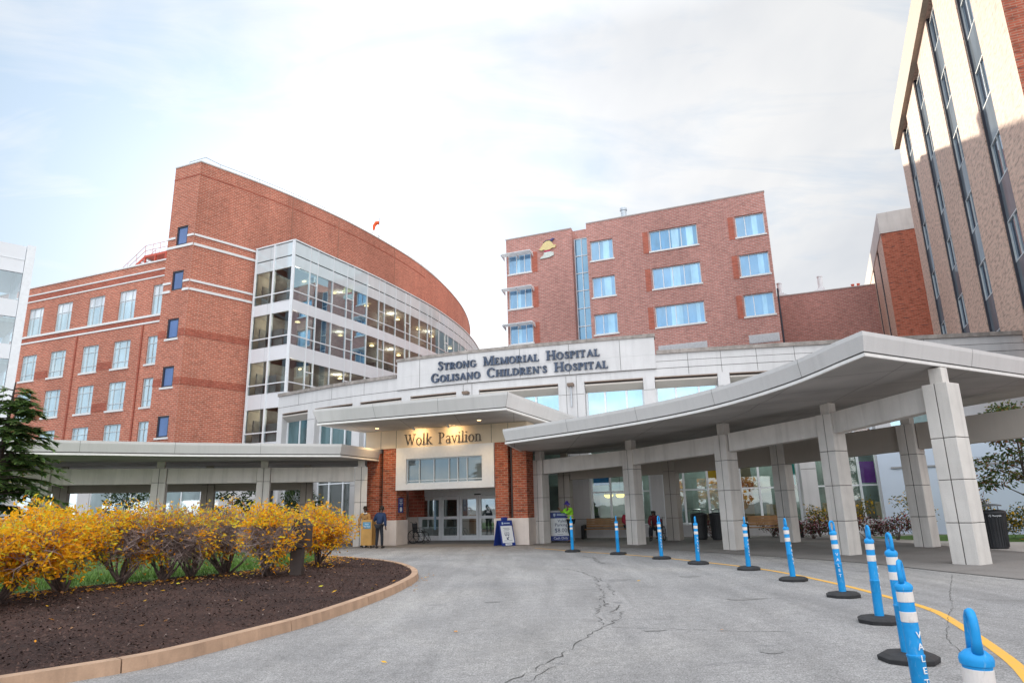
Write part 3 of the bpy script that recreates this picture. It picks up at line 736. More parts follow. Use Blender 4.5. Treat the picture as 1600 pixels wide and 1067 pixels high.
for (zb, zt) in floors:
    for b in range(NB+1):
        s0 = b*PER+0.12; s1 = min(LR, (b+1)*PER+0.02)
        if s1-s0 < 2: continue
        ms = [x for x in (s0+1.98, s0+2.98) if x < s1]
        f_ = MB(); zr = zb+0.82
        segs = [s0] + ms + [s1]
        for a, c in zip(segs[:-1], segs[1:]):
            f_.box(Pr, a, c, 0.0, 0.12, zr-0.05, zr+0.05)
        if len(ms) > 1: f_.box(Pr, ms[0]+0.02, ms[1]-0.02, 0.0, 0.1, zr+1.15, zr+1.25)
        w_ = f_.build('window', frame_w, cb)
        p_ = MB()
        for a, c in zip(segs[:-1], segs[1:]): p_.face([Pr(a, 0.06, zb), Pr(c, 0.06, zb), Pr(c, 0.06, zt), Pr(a, 0.06, zt)])
        p_.build('pane', sky_g if (b == 0 or (b == 1 and zt > 19)) and zt > 15 else late_g if b >= 7 else curt_g, w_)
        if b < 8:
            l_ = MB(); c = Pr((s0+s1)/2+random.uniform(-1, 1), 1.7, zt-0.28); l_.lathe([(0.05, 0.16), (0.24, 0.06), (0.26, 0), (0.1, -0.05)], 10, *c); l_.build('ceiling_lamp', lampm, cb)
    for a, c in ((0.39, 2.54), (2.72, 4.84)):
        f_ = MB(); f_.box(Pg, a, c, 0.0, 0.12, zb+0.77, zb+0.87); w_ = f_.build('window', frame_w, cb)
        p_ = MB(); p_.face([Pg(a, 0.06, zb), Pg(c, 0.06, zb), Pg(c, 0.06, zt), Pg(a, 0.06, zt)]); p_.build('pane', side_g, w_)
    for c_ in (Pg(2.0, 1.3, zt-0.4), Pg(4.0, 1.5, zt-0.4), Pr(8, 1.5, zt-0.35), Pr(17, 1.5, zt-0.35), Pr(26, 1.5, zt-0.35)):
        L = bpy.data.lights.new('room_lamp', 'POINT'); L.energy = 55; L.color = (1, 0.88, 0.70); L.shadow_soft_size = 0.25
        lo = bpy.data.objects.new('room_lamp', L); COL.objects.link(lo); lo.parent = cb; lo.location = c_-WL[cb]
    for q in range(40):
        a, c = LR*q/40, LR*(q+1)/40
        ceil.face([Pr(a, 0.15, zt), Pr(c, 0.15, zt), Pr(c, 3.0, zt), Pr(a, 3.0, zt)])
        rooms.face([Pr(a, 0.15, zb-0.1), Pr(c, 0.15, zb-0.1), Pr(c, 3.0, zb-0.1), Pr(a, 3.0, zb-0.1)])
    # furniture blocks: partitions, desks and cabinets seen dimly through the glass
    for q in range(int(LR/2.6)):
        a = q*2.6+random.uniform(0.2, 0.8)
        if a > LR-2: break
        rooms.box(Pr, a, a+random.uniform(0.6, 1.6), random.uniform(1.0, 1.6), 2.6, zb-0.09, zb+random.choice((0.7, 0.95, 1.6)))
    rooms.box(Pg, 0.48, 0.6, 0.75, 1.45, zb-0.09, zb+2.1); rooms.box(Pg, 0.8, 1.6, 0.5, 0.9, zb-0.09, zb+0.75); rooms.box(Pg, 2.7, 3.6, 1.3, 1.8, zb-0.09, zb+1.7)
    ceil.face([Pg(0.4, 0.15, zt), Pg(4.8, 0.15, zt), Pg(4.8, 3.4, zt), Pg(0.6, 3.4, zt)])
    rooms.face([Pg(0.4, 0.15, zb-0.1), Pg(4.8, 0.15, zb-0.1), Pg(4.8, 3.4, zb-0.1), Pg(0.6, 3.4, zb-0.1)])
for q in range(40): rooms.face([Pr(LR*q/40, 2.95, 6), Pr(LR*(q+1)/40, 2.95, 6), Pr(LR*(q+1)/40, 2.95, 25.8), Pr(LR*q/40, 2.95, 25.8)])
pw_ = MB(); pw_.face([Pg(0.47, 0.14, 6.5), Pg(0.47, 2.4, 6.5), Pg(0.47, 2.4, 25.5), Pg(0.47, 0.14, 25.5)]); pw_.face([Pg(0.45, 2.4, 6.5), Pg(2.2, 2.4, 6.5), Pg(2.2, 2.4, 25.5), Pg(0.45, 2.4, 25.5)]); pw_.face([Pg(2.7, 3.2, 6.5), Pg(4.6, 3.2, 6.5), Pg(4.6, 3.2, 25.5), Pg(2.7, 3.2, 25.5)]); pw_.build('interior_wall', plain('cream_room_wall', (0.40, 0.37, 0.32), 0.9, 0, 0.15, 0.8), cb)
rooms.build('interior', dark_room, cb); ceil.build('interior_ceiling', room_ceiling, cb)
rt = MB(); rt.face([Pg(0.3, 0.1, 25.86), Pg(4.9, 0.1, 25.86)] + [Pr(LR*k/30, 0.1, 25.86) for k in range(1, 31)] + [Pr(LR*k/30, 4.4, 25.86) for k in range(30, -1, -1)]); rt.build('bay_roof', plain('roof_membrane', (0.3, 0.3, 0.3), 0.9), cb)
# windsock
wsx = thing('windsock', 'small orange windsock on pole at curved roof edge', 'windsock', (-15.8, 75, 32.5))
m_ = MB(); m_.tube((-15.8, 75, 32.5), (-15.8, 75, 36.2), 0.06, seg=6); m_.build('pole', grey_steel, wsx)
m_ = MB(); m_.path([(-15.85, 75, 35.5), (-16.15, 75, 35.5), (-16.4, 75, 35.15), (-16.45, 75, 34.6)], [0.24, 0.23, 0.19, 0.13], 10); m_.build('sock', plain('orange_cloth', (0.85, 0.12, 0.03), 0.8), wsx)

# ================================================================== LEFT WING
OL = (-27.67, 55.81); Pl = frame(OL, YAW)
lw = thing('brick_wing', 'long red brick wing with rows of pale windows beside the curved block', 'building', (-40, 60, 0))
cols = [(-31.4, -29.25), (-27.05, -24.9), (-22.65, -20.5), (-18.5, -16.3), (-13.95, -11.8), (-9.8, -7.65), (-5.5, -3.35)]
rows = [(19.28, 22.1, 0.38), (14.7, 17.25, 0), (10.85, 13.42, 0), (6.95, 9.57, 0), (3.0, 5.6, 0)]
holes = [(a, b, z0, z1) for a, b in cols for z0, z1, _ in rows]
m_ = MB(); wall(m_, Pl, -36, 0, 0, 24.35, holes, 0.28)
for a, b in ((-36, 16),): m_.face([Pl(-36, 16, 0), Pl(-36, 0, 0), Pl(-36, 0, 24.35), Pl(-36, 16, 24.35)]); m_.face([Pl(0, 16, 0), Pl(-36, 16, 0), Pl(-36, 16, 24.35), Pl(0, 16, 24.35)])
m_.build('wall', brick_left, lw)
m_ = MB(); m_.face([Pl(-36, 0.3, 24.2), Pl(0, 0.3, 24.2), Pl(0, 16, 24.2), Pl(-36, 16, 24.2)]); m_.build('roof', plain('roof_membrane', (0.3, 0.3, 0.3), 0.9), lw)
for z, hgt, mt, nm, pr_ in [(24.35, 0.14, white_sill, 'coping', 0.1), (23.5, 0.13, white_sill, 'stone_band', 0.07), (22.82, 0.12, white_sill, 'stone_band', 0.07), (22.95, 0.54, brick_band, 'brick_band', 0.03), (19.05, 0.2, white_sill, 'stone_band', 0.12), (18.46, 0.16, white_sill, 'stone_band', 0.08), (18.63, 0.41, brick_band, 'brick_band', 0.04)]:
    m_ = MB(); m_.box(Pl, -36, 0, -pr_, -0.003 if nm != 'coping' else 0.35, z, z+hgt); m_.build(nm, mt, lw)
for z0 in (14.72, 10.87):
    for a, b in ((-20.4, -18.6), (-11.7, -9.9)):
        m_ = MB(); m_.box(Pl, a, b, -0.03, -0.003, z0, z0+0.75); m_.build('brick_panel', brick_band, lw)
for s_ in (-15.0, -6.3, -23.9):
    m_ = MB(); m_.box(Pl, s_, s_+0.16, -0.10, -0.003, 0.3, 18.4); m_.build('downpipe', brick_band, lw)
for s_ in (-19.6, -8.7, -2.9): pass
for a, b in cols:
    for i, (z0, z1, bl) in enumerate(rows):
        t3 = (b-a)/3
        window(Pl, a, b, z0, z1, lw, ms=(a+t3*0.85, a+t3*2.15), mz=((z1-0.65, z0+0.6) if i else (z1-0.95,)), fm=frame_g, pm=pane_left, n=0.14, fw=0.07, blind=bl if bl else 0.0, bm=blind_m, sill=white_sill if i else None)
# red stairs on the wing roof
st = thing('roof_stair', 'red steel stair with railed landing on the brick wing roof', 'stair', tuple(Pl(-9, 3, 24.2)))
m_ = MB()
Ps = lambda s, n, z: Pl(s, n, z)
for n_ in (2.4, 3.5):
    m_.hexa([Ps(-13.6, n_, 24.3), Ps(-10.2, n_, 26.35), Ps(-10.2, n_+0.06, 26.35), Ps(-13.6, n_+0.06, 24.3), Ps(-13.6, n_, 24.62), Ps(-10.2, n_, 26.67), Ps(-10.2, n_+0.06, 26.67), Ps(-13.6, n_+0.06, 24.62)])
m_.build('stringer', red_steel, st)
m_ = MB()
for k in range(10):
    s_ = -13.3+3.1*k/9.; z_ = 24.5+1.87*k/9.; m_.box(Ps, s_-0.14, s_+0.16, 2.47, 3.5, z_, z_+0.05)
m_.build('tread', grey_steel, st)
m_ = MB(); m_.box(Ps, -10.2, -7.2, 2.3, 4.2, 26.4, 26.62); m_.build('landing', red_steel, st)
m_ = MB()
for s_, n_ in ((-10.1, 2.4), (-7.3, 2.4), (-8.7, 2.4), (-10.1, 4.1), (-7.3, 4.1)): m_.box(Ps, s_-0.07, s_+0.07, n_-0.07, n_+0.07, 24.2, 26.4)
m_.build('post', red_steel, st)
m_ = MB()
for n_ in (2.4, 3.55):
    for dz in (0.55, 1.1): m_.tube(Ps(-13.6, n_, 24.5+dz), Ps(-10.2, n_, 26.6+dz), 0.03, seg=5)
    for k in range(4): m_.tube(Ps(-13.6+k*1.13, n_, 24.5+k*0.7), Ps(-13.6+k*1.13, n_, 25.6+k*0.7), 0.025, seg=5)
for dz in (0.55, 1.1):
    for a, b in ((Ps(-10.2, 2.4, 26.6+dz), Ps(-7.2, 2.4, 26.6+dz)), (Ps(-7.2, 2.4, 26.6+dz), Ps(-7.2, 4.2, 26.6+dz)), (Ps(-10.2, 4.2, 26.6+dz), Ps(-7.2, 4.2, 26.6+dz))): m_.tube(a, b, 0.03, seg=5)
for s_, n_ in ((-10.2, 2.4), (-9.2, 2.4), (-8.2, 2.4), (-7.2, 2.4), (-7.2, 4.2), (-8.7, 4.2), (-10.2, 4.2)): m_.tube(Ps(s_, n_, 26.6), Ps(s_, n_, 27.7), 0.025, seg=5)
m_.build('railing', plain('pale_red_rail', (0.62, 0.30, 0.27), 0.5), st)

# ================================================================== WHITE GLAZED BRIDGE, FAR LEFT
Pw = frame((-29.7, 38.85), -44)
wb = thing('white_glazed_building', 'white panelled building corner with see-through glazed storeys at far left', 'building', tuple(Pw(0, 0, 0)))
m_ = MB()
for a, b, c, d in ((16.25, 18.0, 0, 0), (13.45, 14.5, 0, 0), (10.85, 11.75, 0, 0), (0, 9.05, 0, 0)):
    m_.box(Pw, -9, -0.42, 0.02, 0.25, a, b); m_.box(Pw, -9, -0.42, 5.0, 5.25, a, b); m_.box(Pw, -0.25, -0.02, 0.45, 5.0, a, b)
m_.build('wall_band', white_metal, wb)
m_ = MB(); m_.box(Pw, -9, 0.02, 0.26, 5.0, 17.7, 17.9); m_.build('roof', white_metal, wb)
m_ = MB(); m_.box(Pw, -0.4, 0.05, -0.06, 0.42, 0, 18.1); m_.box(Pw, -0.4, 0.0, 4.9, 5.3, 0, 18.0)
for s_ in (-1.9, -3.6, -5.3, -7.0): m_.box(Pw, s_, s_+0.14, 0.0, 0.24, 9.1, 16.2); m_.box(Pw, s_, s_+0.14, 4.98, 5.2, 9.1, 16.2)
m_.box(Pw, -9, -0.42, -0.01, 0.018, 17.08, 17.13)
m_.build('frame', frame_w, wb)
m_ = MB()
for z in (13.4, 10.8): m_.box(Pw, -9, -0.3, 0.3, 4.9, z-0.25, z)
m_.build('floor', room_ceiling, wb)
for a, b in ((14.5, 16.25), (11.75, 13.45), (9.05, 10.85)):
    m_ = MB(); m_.face([Pw(-9, 0.1, a), Pw(-0.42, 0.1, a), Pw(-0.42, 0.1, b), Pw(-9, 0.1, b)]); m_.face([Pw(-9, 5.1, a), Pw(-0.42, 5.1, a), Pw(-0.42, 5.1, b), Pw(-9, 5.1, b)])
    m_.build('glazing', clear_mat('bridge_glass_%d' % int(a), (0.72, 0.82, 0.88), 0.20, (0.75, 0.9, 1.0)), wb)

# ================================================================== MIDDLE BRICK BUILDING
Mo = (8.0, 70.0); Pm = frame(Mo, YAW)
mbd = thing('brick_hospital_block', 'pink-red brick block with wide blue windows rising behind the white parapet', 'building', (8, 72, 0))
zs = [(27.85, 30.15), (23.6, 25.9), (19.4, 21.65), (15.2, 17.4)]
hm = [(a, b, z0, z1) for a, b in ((1.05, 3.62), (7.65, 12.66), (16.5, 19.3)) for z0, z1 in zs[:3]]
m_ = MB(); wall(m_, Pm, 0.7, 19.6, 0, 32.35, hm, 0.34)
for a, b in ((Pm(19.6, 0, 0), Pm(19.6, 30, 0)), (Pm(0.7, 30, 0), Pm(0.7, 0, 0)), (Pm(19.6, 30, 0), Pm(0.7, 30, 0)), (Pm(-1.2, 30, 0), Pm(-9.3, 30, 0)), (Pm(-9.3, 30, 0), Pm(-9.3, 0.5, 0)), (Pm(-1.2, 0.5, 0), Pm(-1.2, 30, 0))):
    m_.face([a, b, b+Vector((0, 0, 32.35)), a+Vector((0, 0, 32.35))])
Pm2 = lambda s, n, z: Pm(s, n+0.5, z)
hl2 = [(-9.05, -6.2, z0+0.15, z1+0.15) for z0, z1 in zs[:3]]
wall(m_, Pm2, -9.3, -1.2, 0, 32.35, hl2, 0.22)
m_.build('wall', brick_mid, mbd)
m_ = MB(); m_.face([Pm(0.7, 0.3, 32.0), Pm(19.6, 0.3, 32.0), Pm(19.6, 30, 32.0), Pm(0.7, 30, 32.0)]); m_.face([Pm(-9.3, 1, 32.0), Pm(-1.2, 1, 32.0), Pm(-1.2, 30, 32.0), Pm(-9.3, 30, 32.0)]); m_.face([Pm(-1.2, 1.3, 31.35), Pm(0.7, 1.3, 31.35), Pm(0.7, 30, 31.35), Pm(-1.2, 30, 31.35)]); m_.build('roof', plain('roof_membrane', (0.3, 0.3, 0.3), 0.9), mbd)
m_ = MB(); m_.box(Pm, 0.7, 19.65, -0.05, 0.35, 32.35, 32.47); m_.box(Pm2, -9.35, -1.2, -0.05, 0.35, 32.35, 32.47); m_.build('coping', plain('coping_grey', (0.42, 0.36, 0.34), 0.6), mbd)
m_ = MB(); m_.box(Pm, -12.0, 19.4, 20.7, 29.5, 32.01, 41.0); m_.build('hidden_shadow_block', brick_mid, mbd)  # unseen block added to cast the shadow edge on the tower
for a, b in ((1.05, 3.62), (7.65, 12.66), (16.5, 19.3)):
    for z0, z1 in zs[:3]:
        w_ = b-a
        if w_ > 4: ms, cu = (a+w_*0.22, a+w_*0.42, a+w_*0.66), ((0.44, 0.62), (0.80, 1.0))
        elif w_ > 2.7: ms, cu = (a+w_*0.33,), ((0.62, 0.86),)
        else: ms, cu = (a+w_*0.38,), ((0.60, 0.92),)
        cu = tuple((max(0, c0+random.uniform(-0.12, 0.06)), min(1, c1+random.uniform(-0.10, 0.0))) for c0, c1 in cu)
        window(Pm, a, b, z0, z1, mbd, ms=ms, fm=frame_w, pm=random.choice((pane_mid, pane_mid, pane_mid_d)), n=0.24, fw=0.09, curtain=cu, cm=curtain_mid, blind=random.choice((0, 0, 0.25)), bm=curtain_mid, sill=white_sill)
        if a > 5:
            m_ = MB(); m_.box(Pm, a-0.72, a-0.16, -0.03, -0.003, z0-0.15, z1); m_.build('brick_panel', brick_mid2, mbd)
for a, b, z0, z1 in hl2:
    window(Pm2, a, b, z0, z1, mbd, ms=(a+1.0, a+2.0), fm=frame_w, pm=pane_mid, n=0.12, fw=0.09, curtain=((0.3, 0.5),), cm=curtain_mid, sill=white_sill)
    m_ = MB(); m_.box(Pm2, b+0.14, b+0.78, -0.03, -0.003, z0-0.15, z1); m_.build('brick_panel', brick_mid2, mbd)
    m_ = MB()
    for k in range(6): m_.box(Pm2, a-0.5, b+0.3, -1.15+k*0.18, -1.07+k*0.18, z1-0.12, z1-0.05)
    for s_ in (a-0.5, a+1.3, b+0.24): m_.hexa([Pm2(s_, -1.2, z1-0.2), Pm2(s_+0.06, -1.2, z1-0.2), Pm2(s_+0.06, 0, z1-0.55), Pm2(s_, 0, z1-0.55), Pm2(s_, -1.2, z1-0.13), Pm2(s_+0.06, -1.2, z1-0.13), Pm2(s_+0.06, 0, z1-0.13), Pm2(s_, 0, z1-0.13)])
    m_.build('sunshade', frame_w, mbd)
f_ = MB()
for s_ in (-1.17, -0.35, 0.6): f_.box(Pm, s_, s_+0.08, 1.3, 1.5, 10, 31.3)
for z in [31.25-2.08*k for k in range(10)]: f_.box(Pm, -1.1, -0.36, 1.32, 1.48, z, z+0.09); f_.box(Pm, -0.27, 0.6, 1.32, 1.48, z, z+0.09)
f_ = f_.build('stair_window', frame_w, mbd)
p_ = MB(); p_.face([Pm(-1.15, 1.4, 10), Pm(0.65, 1.4, 10), Pm(0.65, 1.4, 31.3), Pm(-1.15, 1.4, 31.3)]); p_.build('pane', pane_mat('slot_glass', (0.09, 0.20, 0.32), 0.25, (0.5, 0.75, 0.95)), f_)
for a, b, z0, z1 in ((7.7, 12.6, 16.6, 17.4), (16.6, 19.4, 16.6, 17.45)):
    m_ = MB()
    m_.box(Pm, a, b, -0.05, -0.004, z0, z1)
    for k in range(int((b-a)/0.3)): m_.box(Pm, a+0.05+k*0.3, a+0.2+k*0.3, -0.1, -0.052, z0+0.1, z1-0.1)
    m_.build('vent_grille', plain('vent_grey', (0.5, 0.5, 0.52), 0.5), mbd)
dp = MB(); dp.tube(Pm(19.75, 0.4, 0), Pm(19.75, 0.4, 22), 0.09, seg=6); dp.build('downpipe', frame_d, mbd)
ch = thing('roof_flue', 'short grey flue pipe on the roof of the blue-windowed block', 'flue', tuple(Pm(4.45, 3, 32)))
m_ = MB(); m_.lathe([(0.34, 0), (0.34, 2.5), (0.42, 2.5), (0.42, 2.75), (0.3, 2.9)], 14, *Pm(4.45, 3, 32)); m_.build('pipe', plain('galvanised', (0.5, 0.55, 0.6), 0.45, 0.3), ch)
# emblem on the brick
def outline(P, pts, n0, n1, s, z, k=1.0):
    m = MB(); n = len(pts)
    a = [P(s+x*k, n0, z+y*k) for x, y in pts]; b = [P(s+x*k, n1, z+y*k) for x, y in pts]
    m.face(a); m.face(list(reversed(b)))
    for i in range(n): j = (i+1) % n; m.face([a[j], a[i], b[i], b[j]])
    return m
em = thing('wall_emblem', 'small gold and pale emblem mounted high on the brick block', 'emblem', tuple(Pm(-4.1, 0.5, 30.4)))
S0, Z0 = -4.1, 30.45
outline(Pm2, [(-1.05, -0.05), (-0.75, -0.22), (-0.45, -0.12), (-0.2, -0.25), (0.3, -0.22), (0.55, -0.05), (0.9, -0.1), (1.05, 0.22), (0.7, 0.32), (0.55, 0.65), (0.3, 0.85), (-0.1, 0.88), (-0.45, 0.66), (-0.7, 0.28)], -0.16, -0.02, S0, Z0).build('gold_shape', plain('emblem_gold', (0.72, 0.58, 0.28), 0.5), em)
outline(Pm2, [(-0.5, 0.72), (-0.1, 0.97), (0.35, 0.94), (0.7, 1.12), (0.9, 1.0), (0.62, 0.86), (0.62, 0.7), (0.3, 0.92), (-0.1, 0.92)], -0.19, -0.02, S0, Z0).build('dark_stroke', plain('emblem_navy', (0.06, 0.06, 0.2), 0.5), em)
outline(Pm2, [(-0.45, -0.5), (0.35, -0.45), (0.72, -0.62), (0.75, -0.95), (0.2, -1.15), (-0.95, -1.2), (-0.85, -1.02), (-0.5, -0.8)], -0.15, -0.02, S0, Z0).build('pale_base', plain('emblem_cream', (0.62, 0.66, 0.62), 0.5), em)
outline(Pm2, [(-0.4, -0.46), (-0.35, -0.2), (0.3, -0.2), (0.34, -0.42)], -0.13, -0.02, S0, Z0).build('red_band', plain('emblem_red', (0.5, 0.03, 0.10), 0.5), em)

# ================================================================== FLAT BRICK BLOCK AND ITS VENTS
Pb = frame((27, 80), YAW)
fb = thing('low_brick_block', 'plain windowless pink brick block between the two taller brick buildings', 'building', (34, 80, 0))
m_ = MB(); m_.box(Pb, -3, 34, 0, 12, 0, 25.7); m_.build('wall', brick_mid, fb)
m_ = MB(); m_.box(Pb, -3.05, 34.05, -0.05, 12.05, 25.7, 25.82); m_.build('coping', plain('coping_grey', (0.42, 0.36, 0.34), 0.6), fb)
for s_, hh, lab in ((6.4, 2.4, 'pale grey slope-footed roof vent beside the blue-windowed block'), (11.1, 2.6, 'pale grey slope-footed roof vent at middle of low brick block')):
    v_ = thing('roof_vent', lab, 'vent', tuple(Pb(s_, 3, 25.8)), 'grey vents on the low brick block')
    m_ = MB(); m_.lathe([(0.33, 0.4), (0.28, hh), (0.34, hh), (0.34, hh+0.12)], 12, *Pb(s_, 3, 25.8)); m_.build('stack', white_metal, v_)
    m_ = MB(); sg = 1 if s_ < 8 else -1
    m_.hexa([Pb(s_-0.45, 2.5, 25.8), Pb(s_+0.45, 2.5, 25.8), Pb(s_+0.45, 3.5, 25.8), Pb(s_-0.45, 3.5, 25.8), Pb(s_-0.4, 2.55, 26.9), Pb(s_+0.4, 2.55, 26.9), Pb(s_+0.4, 3.45, 26.9), Pb(s_-0.4, 3.45, 26.9)])
    a, b = (s_+0.46, s_+2.2) if sg > 0 else (s_-2.2, s_-0.46)
    hi, lo = (26.8, 26.1)
    za, zb = (hi, lo) if sg > 0 else (lo, hi)
    m_.hexa([Pb(a, 2.6, 25.8), Pb(b, 2.6, 25.8), Pb(b, 3.4, 25.8), Pb(a, 3.4, 25.8), Pb(a, 2.6, za), Pb(b, 2.6, zb), Pb(b, 3.4, zb), Pb(a, 3.4, za)])
    m_.build('duct', white_metal, v_)
m_ = thing('roof_pipe_pair', 'pair of short red pipes on the low brick block roof', 'pipe', tuple(Pb(14.8, 2, 25.8)))
q = MB()
for s_ in (14.5, 15.1): q.lathe([(0.16, 0), (0.16, 0.75), (0.2, 0.75), (0.2, 0.85)], 10, *Pb(s_, 2, 25.8))
q.build('pipes', red_steel, m_)

# ================================================================== TOWERS ON THE RIGHT
def strip_face(P, parent, strips, ztop, z_rows, zlow, wm=2):
    for (a, b) in strips:
        fr = MB()
        for s_ in (a, b-0.1): fr.box(P, s_, s_+0.1, 0.05, 0.3, zlow, ztop)
        fr = fr.build('strip_frame', frame_d, parent)
        for (z0, z1) in z_rows:
            window(P, a+0.1, b-0.1, z0, z1, parent, ms=((a+b)/2,) if wm else (), fm=frame_g, pm=pane_tower, n=0.2, fw=0.06)
            sp = MB(); sp.box(P, a+0.1, b-0.1, 0.16, 0.3, z0-2.03, z0-0.01); sp.build('spandrel', spandrel_tower, fr)
OT = (34.24, 52.48); Pt = frame(OT, 114.5)
tw = thing('brick_tower', 'tall beige-brown brick tower with vertical dark window strips, sunlit at top right', 'building', (26, 35, 0))
strips = [(2.9, 5.5), (10.3, 12.9), (17.4, 19.9), (24.35, 26.8)]
m_ = MB(); wall(m_, Pt, 0, 30.8, 0, 31.3, [(a, b, 4.0, 31.25) for a, b in strips], 0.3)
m_.build('wall', brick_tower, tw)
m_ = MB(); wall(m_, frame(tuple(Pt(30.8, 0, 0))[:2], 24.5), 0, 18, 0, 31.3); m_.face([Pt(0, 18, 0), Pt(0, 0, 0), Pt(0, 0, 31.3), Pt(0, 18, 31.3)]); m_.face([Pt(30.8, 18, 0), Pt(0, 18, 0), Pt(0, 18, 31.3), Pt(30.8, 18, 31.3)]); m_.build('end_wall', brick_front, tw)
m_ = MB(); m_.box(Pt, -0.5, 31.0, -0.35, 18.2, 31.3, 33.6); m_.build('roof_band', plain('cream_roof_band', (0.42, 0.36, 0.29), 0.7), tw)
strip_face(Pt, tw, strips, 31.25, [(28.75-4.1*k, 30.85-4.1*k) for k in range(7)], 4.0)
OR = Vector((36.95, 61.95, 0)); dB = Vector((math.sin(R(24.5)), math.cos(R(24.5)), 0))
far = OR+dB*34
rm2 = thing('capped_brick_block', 'brick block with concrete cap and slit windows, left of the sunlit tower', 'building', (38, 66, 0))
Pq = frame((far.x, far.y), 114.5)
m_ = MB(); st2 = [(34-s_-0.75, 34-s_+0.75) for s_ in (5.2, 11.6, 18.3, 26.0)]
wall(m_, Pq, 0, 34, 0, 27.1, [(a, b, 8, 27.05) for a, b in st2], 0.3); m_.build('wall', brick_tower, rm2)
Pq2 = frame((OR.x, OR.y), 24.5)
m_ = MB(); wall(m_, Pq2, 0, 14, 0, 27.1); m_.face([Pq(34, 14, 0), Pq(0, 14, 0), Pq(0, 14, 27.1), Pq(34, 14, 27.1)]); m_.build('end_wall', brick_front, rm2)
m_ = MB(); m_.box(Pq, -0.05, 34.06, -0.06, 14, 27.1, 29.25); m_.build('concrete_cap', conc_cap, rm2)
strip_face(Pq, rm2, st2, 27.05, [(24.8-4.1*k, 26.9-4.1*k) for k in range(5)], 8, 0)

